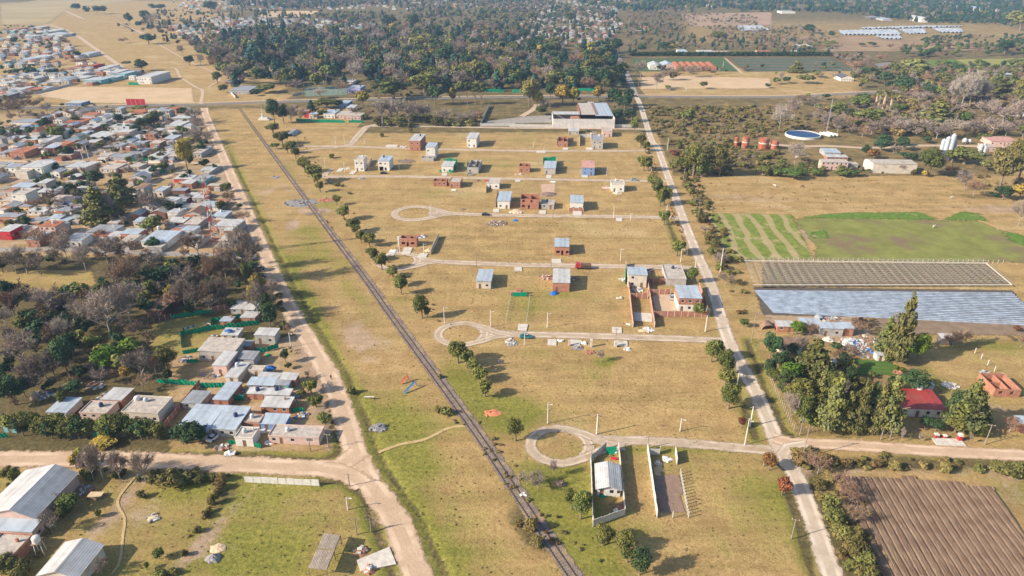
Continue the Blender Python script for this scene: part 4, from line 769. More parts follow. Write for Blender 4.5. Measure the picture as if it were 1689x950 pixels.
scatter('scrub', [
    ([(1070, 178), (1330, 175), (1340, 215), (1200, 232), (1100, 240), (1080, 220)], 4.6, [('brush', 4), ('bush', 2), ('grey', 1)], 1.2, 3.5),
    ([(1110, 230), (1200, 232), (1290, 255), (1290, 288), (1130, 290)], 5, [('brush', 3), ('bush', 2), ('grey', 1), ('olive', 1)], 1.5, 4.5),
    ([(1330, 160), (1700, 165), (1700, 222), (1560, 226), (1400, 230), (1345, 210)], 6, [('grey', 5), ('brush', 2), ('brown', 2.4), ('olive', 1), ('dark', .5)], 4, 8.5),
    ([(1258, 272), (1365, 272), (1365, 292), (1258, 292)], 5, [('green', 3), ('bush', 2)], 2, 4), ([(1375, 276), (1540, 280), (1540, 290), (1375, 290)], 6, [('green', 1), ('bush', 2), ('grey', 2)], 2, 4),
    ([(1560, 290), (1700, 290), (1700, 330), (1620, 325)], 7, [('brush', 3), ('bush', 2), ('grey', 1)], 1.2, 3),
    ([(1112, 250), (1130, 250), (1205, 400), (1240, 520), (1215, 520), (1160, 390)], 2.5, [('brush', 4), ('bush', 2), ('rust', .4)], .8, 2.3),
    ([(1072, 240), (1088, 300), (1078, 300), (1064, 240)], 4, [('rust', 2), ('brush', 1)], 1, 2), ([(1104, 340), (1116, 362), (1128, 395), (1120, 395), (1100, 345)], 2.6, [('rust', 3)], 1, 1.8), ([(1115, 362), (1120, 362), (1134, 400), (1126, 402)], 2.4, [('rust', 3)], 1, 2),
    ([(1308, 742), (1340, 745), (1400, 765), (1420, 790), (1470, 950), (1400, 950), (1340, 800)], 2.4, [('brush', 5), ('bush', 2), ('brown', .5)], .7, 1.9),
    ([(1340, 748), (1700, 762), (1700, 782), (1400, 775)], 2.3, [('brush', 4), ('bush', 3)], .5, 1.4),
    ([(1278, 580), (1330, 560), (1400, 600), (1500, 640), (1480, 705), (1310, 705)], 4, [('dark', 2), ('olive', 2), ('brown', 1.4), ('bush', 1)], 2.5, 5),
    ([(0, 492), (150, 490), (185, 440), (320, 440), (440, 460), (450, 500), (250, 535), (260, 600), (130, 640), (0, 660)], 4.2, [('dark', 3), ('duskbare', 3.4), ('brown', 2), ('olive', 1.4)], 3.5, 8.5),
    ([(0, 430), (130, 430), (120, 444), (0, 444)], 5, [('dark', 2), ('duskbare', 3)], 3, 6), ([(150, 425), (430, 428), (430, 470), (200, 470)], 3.8, [('duskbare', 4), ('brown', 3), ('dark', 2)], 3, 7),
    ([(0, 640), (120, 640), (90, 690), (0, 710)], 3.6, [('dark', 3), ('duskbare', 2), ('brown', 1)], 2, 5), ([(410, 440), (450, 440), (470, 520), (520, 640), (505, 640), (460, 560)], 4, [('duskbare', 3), ('bush', 2), ('brown', 1)], 1.5, 4),
    ([(610, 200), (640, 190), (800, 190), (790, 206), (620, 206)], 5, [('bush', 3), ('brush', 3), ('grey', 2)], 2, 4), ([(480, 180), (620, 185), (600, 200), (490, 200)], 6, MIXB, 2, 5),
    ([(150, 772), (215, 770), (310, 778), (360, 785), (365, 795), (240, 795), (170, 790)], 2.3, [('brush', 2), ('bush', 3), ('brown', .8)], .7, 2),
    ([(355, 785), (378, 785), (350, 840), (320, 880), (280, 950), (262, 950), (300, 890), (335, 830)], 1.6, [('brush', 3), ('bush', 1), ('brown', 2)], .4, 1.1),
    ([(0, 775), (40, 772), (45, 800), (0, 806)], 2.5, [('bush', 3)], .7, 1.8), ([(60, 850), (130, 850), (90, 900), (40, 960), (10, 960)], 3, [('bush', 2), ('dark', 1), ('brush', 1)], .8, 2.5),
    ([(460, 210), (500, 212), (560, 320), (650, 430), (720, 500), (830, 640), (810, 650), (700, 510), (600, 400), (500, 290)], 4.2, [('brush', 4), ('bush', 2)], .3, .9),
    ([(740, 690), (800, 690), (880, 800), (1010, 950), (960, 950), (860, 830)], 2.8, [('brush', 4), ('bush', 2)], .3, 1.0),
    ([(485, 300), (520, 330), (540, 360), (560, 380), (545, 380), (520, 355)], 2.5, [('brush', 3)], .3, .8), ([(860, 850), (900, 860), (930, 900), (900, 900)], 2, [('brush', 3), ('rust', 1)], .5, 1.3)],
    'tangled scrub, brush and hedges of olive, straw and grey twigs', 'scrub')
# tufts that roughen the dry grass
scatter('grass_tufts', [([(350, 200), (560, 200), (1060, 215), (1110, 360), (1250, 730), (1330, 950), (720, 950), (560, 640), (440, 400)], 2.6, [('brush', 6), ('bush', 1)], .10, .3),
    ([(0, 800), (560, 800), (650, 950), (0, 950)], 2.6, [('bush', 3), ('brush', 2)], .1, .3), ([(1130, 295), (1700, 295), (1700, 345), (1140, 345)], 6, [('brush', 3), ('bush', 1)], .2, .6)],
    'tufts of dry grass dotted over the open lots', 'grass')
scatter('crop_stubble', [([(1385, 790), (1500, 792), (1560, 990), (1480, 990)], 1.5, [('brown', 2), ('duskbare', 3)], .2, .5), ([(1440, 790), (1480, 790), (1540, 870), (1580, 980), (1520, 980)], 1.3, [('duskbare', 3)], .2, .5)], 'dark withered stubble rows on the left half of the furrowed field', 'stubble')
# ---------------------------------------------------------------- building materials
BR = (.39, .175, .11)
MR = {'w': (mat('white_sheet_roof', (.55, .545, .535), .2, .5, .45, .4, .0, .0, .55, (.42, .38, .34)), 'white sheet metal'), 'b': (mat('pale_blue_sheet_roof', (.44, .505, .575), .16, .5, .4, .45, .0, .0, .55, (.36, .36, .37)), 'pale blue sheet metal'),
      'g': (mat('grey_sheet_roof', (.33, .35, .38), .18, .5, .5, .4, .0, .0, .55, (.25, .20, .17)), 'grey sheet metal'), 'c': (mat('concrete_roof', (.44, .39, .34), .28, .8, .9, dirt=(.25, .20, .16)), 'stained concrete'),
      'r': (mat('terracotta_roof', (.42, .155, .075), .25, .8, .85, stripes=.6, dirt=(.22, .12, .08)), 'terracotta'), 'k': (mat('dark_roof', (.10, .10, .12), .2, .7, .7), 'dark'), 'o': (mat('rusty_sheet_roof', (.30, .19, .13), .3, .7, .7, stripes=.55, dirt=(.2, .1, .06)), 'rusty brown'),
      'R': (mat('red_sheet_roof', (.36, .05, .04), .2, .5, .5, .4, stripes=.55, dirt=(.30, .10, .07)), 'bright red sheet metal'), 'n': (mat('green_cloth', (.0, .26, .14), .2, 1, .8), 'green netting'), 'p': (mat('pink_roof', (.50, .26, .22), .2, .8, .8, dirt=(.55, .45, .4)), 'faded pink')}
MW = {'W': (mat('white_plaster', (.66, .63, .58), .12, .5, dirt=(.42, .37, .31)), 'white'), 'p': (mat('cream_plaster', (.56, .50, .42), .18, .5, dirt=(.38, .32, .26)), 'cream'), 'B': (mat('brick', BR, .25, 1.2, .9, brick=True, dirt=(.38, .25, .19)), 'brick'),
      'C': (mat('grey_render', (.40, .375, .35), .2, .7, dirt=(.26, .24, .22)), 'grey'), 'T': (mat('teal_paint', (.16, .40, .40), .15, .7), 'teal'), 'R': (mat('red_paint', (.45, .03, .04), .15, .7), 'red'), 'Y': (mat('ochre_paint', (.60, .42, .20), .15, .7), 'ochre'),
      'D': (mat('dark_brick', (.20, .08, .055), .25, 1, brick=True), 'dark brick'), 'U': (mat('blue_paint', (.17, .27, .48), .12, .7), 'blue'), 'L': (mat('lilac_paint', (.38, .36, .62), .1, .7), 'lilac'), 'P': (mat('pink_plaster', (.56, .40, .35), .15, .6, dirt=(.4, .32, .28)), 'pink'), 'K': (mat('dark_render', (.12, .11, .11), .2, .8), 'dark')}
mGlass = mat('window_glass', (.03, .035, .045), .3, 1, .15, .6); mFrame = mat('window_frame', (.62, .60, .56), .1, 1); mDoor = mat('door_wood', (.20, .11, .06), .2, 1); mConc = mat('pale_concrete', (.56, .52, .46), .18, .9, dirt=(.38, .33, .27)); mTank = mat('tank_plastic', (.52, .55, .58), .1, 1, .4, .4); mTankB = mat('tank_blue', (.03, .04, .12), .1, 1, .4, .4)
mNet = MR['n'][0]; mPost = mat('white_post', (.62, .6, .56), .12, 1); mWood = mat('old_timber', (.26, .19, .13), .3, 1); mWire = mat('wire', (.12, .11, .10), .1, 1); mGreyPlank = mat('grey_planks', (.40, .33, .27), .25, 1.2, stripes=.35)
UW = {}
def unit(key, f):
    if key not in UW: UW[key] = f()
    return UW[key]
def win_mesh():
    b = MB(); t = .08
    b.box(0, 1, -.03, .05, 0, t, mFrame); b.box(0, 1, -.03, .05, 1 - t, 1, mFrame); b.box(0, t, -.03, .05, t, 1 - t, mFrame); b.box(1 - t, 1, -.03, .05, t, 1 - t, mFrame); return b.mesh('window')
def pane_mesh(): b = MB(); b.box(.06, .94, .0, .03, .06, .94, mGlass); return b.mesh('pane')
def door_mesh(): b = MB(); b.box(.04, .96, .0, .06, 0, .97, mDoor); b.box(.85, .9, -.05, .0, .45, .5, mFrame); return b.mesh('door')
def wall_boxes(b, L, Hh, t, ops, m, M, m2=None, z2=0):
    us = sorted({0., L} | {o[0] for o in ops} | {o[1] for o in ops})
    for u0, u1 in zip(us[:-1], us[1:]):
        if u1 - u0 < .01: continue
        um = (u0 + u1) / 2; vs_ = sorted([(o[2], o[3]) for o in ops if o[0] <= um <= o[1]]); z = 0.; sp_ = []
        for a, c in vs_:
            if a > z: sp_.append((z, a))
            z = max(z, c)
        if z < Hh: sp_.append((z, Hh))
        for a, c in sp_:
            if m2 and a < z2 < c: b.box(u0, u1, 0, t, a, z2, m, M); b.box(u0, u1, 0, t, z2, c, m2, M)
            else: b.box(u0, u1, 0, t, a, c, (m2 if m2 and a >= z2 else m), M)
def water_tank(x, y, z, lab=None, parent=None, m=None, r=.6, h=1.3):
    b = MB(); b.lathe([(r, 0), (r, h * .75), (r * .8, h * .9), (r * .3, h)], m or mTank, 12)
    if parent:
        return b.build('water_tank', parent, (x, y, z))
NAMES_ROOF = {'flat': 'flat', 'mono': 'low pitched', 'gable': 'gabled', 'open': 'roofless'}
HB = [0]; TG_ = 'houses of the left town'
def build_house(x, y, w, d, h, rk='c', wk='W', typ='mono', lab=None, cat='house', grp=None, rz=None, front=None, side=None, detail=2, tank=False, wk2=None, z2=0, over=.25, seed=None, name=None, left=None, storeys=None, rp=.5):
    rg = random.Random(seed if seed is not None else int(x * 7 + y * 13)); rz = -GRID + rg.uniform(-.02, .02) if rz is None else rz
    rm, rn = MR[rk]; wm, wn_ = MW[wk]; nm = name or 'house'
    e = empty(nm, (x, y, 0), rz, lab or '%s walled house with %s %s roof %s' % (wn_, NAMES_ROOF[typ] if typ != 'open' else 'open', rn, where(x, y)), cat, grp)
    if lab is None and typ == 'open': e['label'] = 'roofless unfinished %s house %s' % (wn_, where(x, y))
    st = storeys or (2 if h > 4.6 else 1); fh = h / st; t = .2
    if front is None:
        front = []; n = max(1, int(w / 2.6)); dslot = rg.randrange(n)
        for s in range(st):
            for i in range(n):
                c = w * (i + .5) / n
                if s == 0 and i == dslot: front.append((c - .5, c + .5, 0, min(2.1, fh - .3), 'door'))
                elif rg.random() < .8: front.append((c - .6, c + .6, s * fh + .95, s * fh + min(2.1, fh - .35), 'window'))
    if left is None:
        left = []; n = max(1, int(d / 4))
        for s in range(st):
            for i in range(n):
                if rg.random() < .6: c = d * (i + .5) / n; left.append((c - .55, c + .55, s * fh + 1., s * fh + min(2.1, fh - .35), 'window'))
    b = MB(); wm2 = MW[wk2][0] if wk2 else None
    par = {'flat': .0, 'open': 0}.get(typ, 0)
    wall_boxes(b, w, h + par, t, front, wm, None, wm2, z2)
    wall_boxes(b, d - .02, h + par, t, left, wm, Matrix.Translation((0, d - .01, 0)) @ Matrix.Rotation(-math.pi / 2, 4, 'Z'), wm2, z2)
    b.box(w - t, w, t, d, 0, h + par, wm2 or wm) if not side else wall_boxes(b, d - t, h, t, side, wm, Matrix.Translation((w, t, 0)) @ Matrix.Rotation(math.pi / 2, 4, 'Z'), wm2, z2)
    b.box(t, w - t, d - t, d, 0, h + par, wm2 or wm)
    if typ == 'gable':
        for yy in (0, d - t): b.add([(0, yy, h), (w, yy, h), (w * rp, yy, h + w * .18), (0, yy + t, h), (w, yy + t, h), (w * rp, yy + t, h + w * .18)], [(0, 1, 2), (5, 4, 3), (0, 2, 5, 3), (1, 4, 5, 2)], wm)
    if typ == 'open' and w > 4: b.box(w * .55, w * .55 + .15, t, d - t, 0, h * .9, wm); b.box(t, w * .55, d * .5, d * .5 + .15, 0, h * .8, wm)
    b.build('wall', e)
    r = MB(); o = over
    if typ == 'flat':
        r.box(-.1, w + .1, -.1, d + .1, h, h + .18, rm)
        for x0, x1, y0, y1 in ((-.1, w + .1, -.1, .05), (-.1, w + .1, d - .05, d + .1), (-.1, .05, .05, d - .05), (w - .05, w + .1, .05, d - .05)): r.box(x0, x1, y0, y1, h + .18, h + .42, wm)
    elif typ == 'mono':
        s = rg.choice((.25, .35, -.2)); r.add([(-o, -o, h), (w + o, -o, h), (w + o, d + o, h + max(0, s)), (-o, d + o, h + max(0, s))] + [(-o, -o, h + .08 + max(0, -s)), (w + o, -o, h + .08 + max(0, -s)), (w + o, d + o, h + .08 + max(0, s)), (-o, d + o, h + .08 + max(0, s))],
              [(3, 2, 1, 0), (4, 5, 6, 7), (0, 1, 5, 4), (1, 2, 6, 5), (2, 3, 7, 6), (3, 0, 4, 7)], rm)
        if detail > 1 and w > 5:
            for k in range(1, int(w / 2.2)): r.box(k * w / int(w / 2.2) - .03, k * w / int(w / 2.2) + .03, -o, d + o, h + .085 + abs(s), h + .12 + abs(s), rm) if abs(s) < .01 else None
    elif typ == 'gable':
        p = w * .18
        for s in (0, 1):
            xa = -o if s == 0 else w + o; v = [(xa, -o, h - .05), (w * rp, -o, h + p + .03), (w * rp, d + o, h + p + .03), (xa, d + o, h - .05)]; r.add(v + [(a, c, z + .09) for a, c, z in v], [(3, 2, 1, 0), (4, 5, 6, 7), (0, 1, 5, 4), (1, 2, 6, 5), (2, 3, 7, 6), (3, 0, 4, 7)], rm)
    if r.v: rf = r.build('roof', e)
    else: rf = None
    if rf and detail > 0 and typ != 'gable' and rg.random() < (.35 if typ == 'flat' else .1) or tank:
        water_tank(w * rg.uniform(.2, .8), d * rg.uniform(.5, .85), h + .2, parent=e, m=rg.choice((mTank, mTank, mTankB)))
    if grp == TG_ and typ != 'open':
        for i in range(rg.choice((1, 1, 2))):
            aw, ad, ah = w * rg.uniform(.35, .7), d * rg.uniform(.3, .5), h * rg.uniform(.7, .88); ax = rg.choice((0, w - aw)); ay = -ad if i == 0 and rg.random() < .5 else d
            cb = MB(); cb.box(ax, ax + aw, ay + .01, ay + ad - .01, 0, ah, MW[rg.choice('CCPpWWB')][0]); cb.box(ax - .15, ax + aw + .15, ay - .1 + .12 * (ay > 0), ay + ad + .1 - .12 * (ay < 0), ah, ah + .1, MR[rg.choice('wbgcgorc')][0]); cb.build('annex', e)
    if rf and rg.random() < .25 and detail > 0:
        cb = MB(); cb.box(0, .5, 0, .5, 0, 1.1, wm); cb.build('chimney', rf, (w * .7, d * .7, h))
    if detail > 0:
        wmesh = unit('w', win_mesh); pm = unit('p', pane_mesh); dm = unit('d', door_mesh)
        for lst, M in ((front, Matrix.Translation((0, .06, 0))), (left, Matrix.Translation((.06, d - .01, 0)) @ Matrix.Rotation(-math.pi / 2, 4, 'Z'))):
            for op in lst:
                k = op[4] if len(op) > 4 else None
                if k == 'window': o_ = link('window', wmesh, e); ch = link('pane', pm, o_)
                elif k == 'door': o_ = link('door', dm, e)
                else: continue
                o_.matrix_local = M @ Matrix.Translation((op[0], 0, op[2])) @ Matrix.Diagonal((op[1] - op[0], 1, op[3] - op[2], 1))
    THINGS.append(e); HB[0] += 1; return e
FOOT = []
def HS(t, x0, x1, yb, yt, yr, rk='c', wk='W', typ='mono', lab=None, **k):
    a = G(t, x0, yb); b = G(t, x1, yb); w = abs(b.x - a.x) / math.cos(GRID); h = k.pop('h', None) or hgt(*P(t, x0, yb), P(t, 0, yt)[1]); h = min(max(h, 2.2), k.pop('hmax', 9))
    back = at(*P(t, (x0 + x1) / 2, yr), z=h); d = k.pop('d', None) or max(2.5, (back - (a + b) / 2).y)
    FOOT.append((a.x, a.y, w, d)); return build_house(a.x, a.y, w, d, h, rk, wk, typ, lab, **k)
W_, D_ = 'window', 'door'
def holes(*q): return [(a, b, c, d) for a, b, c, d in q]
EG = 'new houses on the estate plots'
HS('A2', 1005, 1075, 975, 912, 868, 'w', 'B', 'mono', 'two storey brick house with a white roof, left of three on the farthest estate street', grp=EG, storeys=2)
HS('A2', 1375, 1438, 955, 897, 862, 'w', 'W', 'mono', 'tall white house with a white roof standing alone on the farthest estate street', grp=EG, wk2=None)
HS('B2', 1112, 1172, 125, 48, 22, 'b', 'W', 'mono', 'narrow three storey white block with pale blue roof below the farthest street', grp=EG, hmax=9)
HS('B2', 1080, 1160, 140, 124, 98, 'c', 'C', 'open', 'low unroofed concrete forecourt walls beside the narrow three storey white block', grp=EG, d=5, front=[], left=[])
HS('B2', 652, 712, 206, 132, 108, 'c', 'W', 'flat', 'white two storey cube house nearest the railway', grp=EG)
HS('B2', 803, 876, 202, 138, 108, 'b', 'W', 'mono', 'white two storey house with open garage, right of the cube house nearest the railway', grp=EG, front=holes((.6, 3.2, .0, 2.6)) + [(4, 5.2, .1, 2.1), (.8, 2.4, 3.9, 5.1, W_), (4.1, 5, 3.9, 5.0, W_)])
HS('B2', 1212, 1285, 213, 172, 142, 'w', 'W', 'mono', 'small white house wrapped in green netting', grp=EG)
HS('B2', 1378, 1450, 218, 180, 130, 'c', 'C', 'open', 'roofless grey house beside the one wrapped in green netting', grp=EG)
HS('B2', 1157, 1245, 302, 268, 250, 'c', 'B', 'open', 'low roofless orange brick shell joined to a concrete roofed house', grp=EG)
HS('B2', 1262, 1332, 312, 278, 248, 'c', 'B', 'flat', 'brick house with a concrete roof joined to a low roofless shell', grp=EG)
HS('B2', 1508, 1585, 320, 285, 258, 'c', 'W', 'flat', 'white house with pale flat roof just below the third street', grp=EG)
HS('B2', 1574, 1652, 448, 398, 336, 'b', 'W', 'mono', 'white house with pale blue roof and dark yard wall on the fourth street', grp=EG)
HS('B2', 945, 1052, 692, 640, 618, 'c', 'B', 'open', 'roofless orange brick shell by the left turning circle', grp=EG, front=holes((.7, 2.2, 1, 2.2), (3, 4, 0, 2.2), (5, 6.6, 1, 2.2)))
HS('B2', 1437, 1530, 966, 918, 842, 'b', 'p', 'mono', 'cream house with pale blue roof and fenced front yard in the middle row', grp=EG)
HS('A3', 316, 378, 950, 915, 885, 'p', 'B', 'open', 'brick shell inside dark yard walls on the farthest street', grp=EG)
HS('A3', 534, 604, 965, 908, 876, 'g', 'C', 'flat', 'grey house with two dark windows at the right end of the farthest street', grp=EG)
HS('A3', 602, 664, 886, 850, 826, 'c', 'P', 'flat', 'pale pink house in front of the long warehouse wall', grp=EG)
HS('A3', 382, 450, 872, 848, 828, 'w', 'C', 'mono', 'small grey shed with blue stripe in front of the long warehouse wall', grp=EG)
HS('B3', 62, 132, 212, 172, 152, 'c', 'B', 'open', 'ragged half built brick house on the third street', grp=EG)
HS('B3', 222, 298, 224, 186, 142, 'b', 'C', 'mono', 'grey house with pale blue roof and green netting behind it', grp=EG)
HS('B3', 470, 550, 232, 182, 140, 'p', 'U', 'mono', 'blue walled house with faded pink roof', grp=EG)
HS('B3', 660, 742, 338, 292, 264, 'c', 'W', 'flat', 'white house with pale flat roof right of the blue walled house', grp=EG)
HS('B3', 72, 190, 450, 386, 352, 'c', 'B', 'open', 'two storey orange brick shell with four window holes', grp=EG, front=holes((.9, 2.3, 1.0, 2.3), (4, 5, 0, 2.2), (1, 2.3, 3.8, 5.0), (5.2, 6.4, 3.8, 5.0)), hmax=6.2)
HS('B3', 205, 288, 450, 428, 390, 'c', 'C', 'mono', 'low grey shelter beside the two storey brick shell', grp=EG, h=2.4)
HS('B3', 396, 476, 462, 402, 360, 'b', 'W', 'mono', 'white house with pale blue roof and low brick front wall', grp=EG, hmax=4.5)
HS('B3', 294, 384, 748, 694, 640, 'b', 'B', 'mono', 'brick house with pale blue roof standing alone in the wide middle lot', grp=EG, front=holes((.7, 2.2, .9, 2.1), (2.9, 3.8, 0, 2.1), (5, 6.6, .9, 2.1)), left=[])
HS('B3', 282, 388, 985, 912, 842, 'w', 'B', 'mono', 'brick house with white roof above the blue tarp in the middle row', grp=EG, hmax=4)
HS('B3', 766, 884, 955, 872, 826, 'b', 'p', 'mono', 'cream two storey house with pale blue roof at the head of the walled plots', grp=EG, hmax=5.5)
HS('B3', 1015, 1140, 945, 905, 812, 'c', 'C', 'flat', 'large blank grey concrete block at the head of the brick walled yard', grp=EG, front=[], left=[])
HS('C3', 1056, 1194, 202, 98, 44, 'b', 'W', 'mono', 'two storey villa of red brick over white plaster inside the brick walled yard', grp=EG, wk2='B', z2=2.8, hmax=5.6)
HS('D3', 550, 690, 446, 400, 254, 'w', 'W', 'gable', 'white bungalow with pale metal roof inside long concrete walls', grp=EG, front=[(.6, 1.6, 0, 2.1, D_), (3, 4.1, .9, 2.1, W_), (4.8, 5.6, .9, 2.1, W_)], over=.5)
# near left block
NL = 'tin roofed houses of the near left block'
HS('C1', 305, 432, 872, 835, 745, 'b', 'p', 'mono', 'pale house with blue grey metal roof, leftmost behind the dark tree row', grp=NL)
HS('C1', 512, 685, 880, 845, 768, 'c', 'P', 'flat', 'low flat roofed house with a cluttered concrete terrace behind the tree row', grp=NL)
HS('C1', 652, 780, 800, 755, 682, 'w', 'B', 'mono', 'brick shed with bright white roof behind the cluttered terrace', grp=NL)
HS('C1', 780, 1015, 895, 835, 735, 'c', 'p', 'flat', 'cream flat roofed house with water tank and tiled parapet by the long brick wall', grp=NL, tank=True)
HS('C1', 1110, 1308, 1000, 948, 790, 'b', 'C', 'mono', 'broad house with blue grey metal roof at the corner of the near left block', grp=NL)
HS('C1', 1314, 1490, 985, 935, 800, 'b', 'C', 'mono', 'wide tin roofed house with blue drum, right of the broad corner one', grp=NL, tank=True)
HS('C1', 1150, 1268, 815, 782, 700, 'g', 'C', 'mono', 'grey tin shed at the end of the long brick wall', grp=NL)
HS('C1', 1347, 1440, 800, 755, 645, 'b', 'B', 'mono', 'long narrow brick house with metallic blue roof', grp=NL)
HS('C1', 1418, 1500, 655, 615, 520, 'w', 'p', 'mono', 'long white roofed wing in the middle of the near left block', grp=NL)
HS('C1', 1345, 1432, 600, 540, 458, 'w', 'P', 'mono', 'pink walled house with white roof beside the washing lines', grp=NL)
HS('C1', 1500, 1600, 545, 500, 455, 'g', 'C', 'mono', 'small grey roofed lean to behind the pink walled house', grp=NL)
HS('C1', 1255, 1485, 512, 450, 372, 'c', 'C', 'mono', 'wide shed with dusty corrugated roof beside the green netting', grp=NL)
HS('C1', 1487, 1575, 455, 425, 385, 'g', 'B', 'mono', 'small square tin roof right of the wide dusty shed', grp=NL)
HS('C1', 1392, 1497, 385, 362, 312, 'w', 'C', 'mono', 'small white roofed hut with a blue tarp on top', grp=NL)
HS('C1', 1386, 1456, 298, 270, 236, 'b', 'B', 'mono', 'tiny brick hut with pale roof between the green netting', grp=NL)
HS('C1', 1515, 1604, 275, 258, 205, 'w', 'B', 'mono', 'brick hut with clean white roof by the green netting', grp=NL)
HS('C1', 1450, 1600, 220, 196, 140, 'w', 'C', 'mono', 'topmost white roofed house of the near left block', grp=NL)
HS('C1', 925, 1030, 235, 195, 78, 'o', 'D', 'mono', 'brown roofed barn half hidden by the huge bare tree', grp=NL)
HS('C2', 8, 135, 405, 350, 310, 'w', 'C', 'mono', 'white box like house on its own beside the left dirt road', grp=NL)
HS('C2', -30, 60, 610, 580, 548, 'c', 'p', 'flat', 'cream flat roof beside the blue boat cover', grp=NL)
HS('C2', 30, 160, 650, 625, 588, 'w', 'B', 'mono', 'white roofed brick house behind the teal fronted one', grp=NL)
HS('C2', 165, 262, 672, 628, 592, 'w', 'B', 'mono', 'brick house with white roof nearest the left dirt road', grp=NL)
HS('C2', -40, 128, 700, 680, 620, 'b', 'C', 'mono', 'grey blue roof left of the teal fronted house', grp=NL)
HS('C2', 130, 218, 700, 682, 636, 'g', 'T', 'mono', 'small teal fronted house', grp=NL)
HS('C2', -40, 60, 755, 738, 686, 'w', 'B', 'mono', 'white roof with black tank in the near left block', grp=NL, tank=True)
HS('C2', 62, 226, 760, 738, 688, 'w', 'C', 'mono', 'ribbed white roof below the teal fronted house', grp=NL)
HS('C2', 45, 222, 840, 800, 742, 'w', 'B', 'mono', 'brick house with dusty white roof above the green tarp', grp=NL)
HS('C2', 42, 196, 945, 915, 848, 'b', 'U', 'mono', 'house with pale blue roof and blue side behind the grey slab house', grp=NL)
HS('C2', -60, 40, 940, 900, 850, 'c', 'B', 'flat', 'brick house with flat concrete roof and scaffold beside the carport', grp=NL)
HS('D2', 95, 412, 118, 75, 5, 'c', 'P', 'flat', 'long grey slab roofed house on the corner of the left roads', grp=NL, tank=False, front=[(.8, 2, .9, 2.0, W_), (3, 3.9, 0, 2.1, D_), (6, 7.2, .9, 2, W_), (10.3, 12.4, 1.2, 2.2, W_)])
HS('D1', 1482, 1595, 135, 85, 20, 'c', 'W', 'flat', 'white house with stained slab roof left of the long slab roofed one', grp=NL)
HS('D1', 30, 110, 50, 40, 5, 'w', 'T', 'mono', 'small white roof at the left frame edge behind the tree row', grp=NL)
# bottom left sheds
e = HS('D1', -95, 262, 640, 560, 290, 'w', 'P', 'gable', 'long shed with white gabled roof at the bottom left corner', cat='shed', name='shed', h=3.6, d=15, front=[], left=[], over=.4, rp=.62)
HS('D1', -110, 235, 712, 680, 560, 'b', 'P', 'mono', 'lean to with pale blue roof in front of the long gabled shed', cat='shed', name='shed', h=2.8, d=3.4)
HS('D1', -110, 90, 900, 790, 690, 'c', 'B', 'flat', 'brick outbuilding with dirty white roof at the left edge below the long shed', cat='shed', name='shed', h=2.8, d=7)
HS('D1', 270, 520, 1010, 925, 765, 'w', 'p', 'gable', 'small gabled shed with white and pale blue slopes on the bottom left lawn', cat='shed', name='shed', h=3.2, d=8.5, over=.4)
# right side farms
RG_ = 'farm buildings on the right'
HS('C4', 352, 488, 358, 308, 275, 'b', 'C', 'mono', 'grey farm shed with pale blue roof beside the junk heap', grp=RG_); HS('C4', 492, 555, 358, 308, 275, 'b', 'B', 'mono', 'brick end bay with pale blue roof beside the junk heap', grp=RG_)
HS('C4', 85, 185, 330, 305, 265, 'w', 'B', 'mono', 'white roofed brick wing left of the round yellow green tree', grp=RG_); HS('C4', 235, 358, 320, 295, 250, 'b', 'B', 'mono', 'pale roofed brick wing right of the round yellow green tree', grp=RG_)
HS('C4', 95, 232, 462, 430, 362, 'o', 'W', 'mono', 'dark brown roofed barn among the trees left of the farm yard', grp=RG_)
HS('C4', 706, 756, 514, 490, 478, 'w', 'W', 'mono', 'tiny white hut beside the vegetable garden', grp=RG_, cat='hut', name='hut')
HS('C4', 1108, 1182, 412, 372, 346, 'w', 'K', 'mono', 'little shed with pale roof at the corner of the lawn', grp=RG_, cat='shed', name='shed')
HS('C4', 862, 1112, 860, 800, 695, 'R', 'W', 'mono', 'house with bright red metal roof among dark conifers', grp=RG_, h=3, over=.5)
HS('C4', 1440, 1595, 736, 688, 632, 'c', 'B', 'open', 'roofless orange brick shell on the right lawn', grp=RG_, h=2.7, d=9, front=holes((1.2, 2.4, .9, 2), (4.5, 5.6, .8, 2)))
HS('C4', 1590, 1700, 960, 905, 865, 'b', 'B', 'mono', 'brick house with pale roof cut by the right frame edge', grp=RG_)
HS('B4', 370, 535, 196, 146, 130, 'c', 'P', 'mono', 'long low pink walled barn behind the green hedge', grp=RG_); HS('B4', 537, 606, 186, 160, 148, 'c', 'C', 'mono', 'grey annex at the right end of the low pink barn', grp=RG_)
HS('B4', 395, 495, 110, 85, 58, 'b', 'C', 'mono', 'pale roofed shed behind the low pink barn', grp=RG_); HS('B4', 410, 540, 135, 118, 98, 'w', 'B', 'mono', 'brick lean to between the pale roofed shed and pink barn', grp=RG_)
HS('B4', 702, 975, 218, 150, 130, 'c', 'p', 'mono', 'long concrete shed with streaked walls at the pasture edge', grp=RG_, front=[], left=[], hmax=6)
HS('B4', 1115, 1200, 135, 90, 72, 'k', 'K', 'mono', 'dark open sided shed below the silos', grp=RG_); HS('B4', 1440, 1500, 80, 50, 25, 'c', 'P', 'mono', 'small brick store right of the silos', grp=RG_)
HS('A4', 1470, 1640, 943, 915, 885, 'p', 'P', 'mono', 'pink roofed shed at the right edge behind the silos', grp=RG_); HS('A4', 1600, 1700, 752, 735, 715, 'o', 'W', 'gable', 'white house with brown roof behind bare trees at the right edge', grp=RG_)
HS('A4', 500, 580, 526, 505, 485, 'k', 'W', 'gable', 'small white cottage with dark roof in the golden field', grp=RG_); HS('A4', 180, 215, 340, 332, 326, 'w', 'W', 'mono', 'tiny white kiosk near the dark hedge', grp=RG_, h=3)
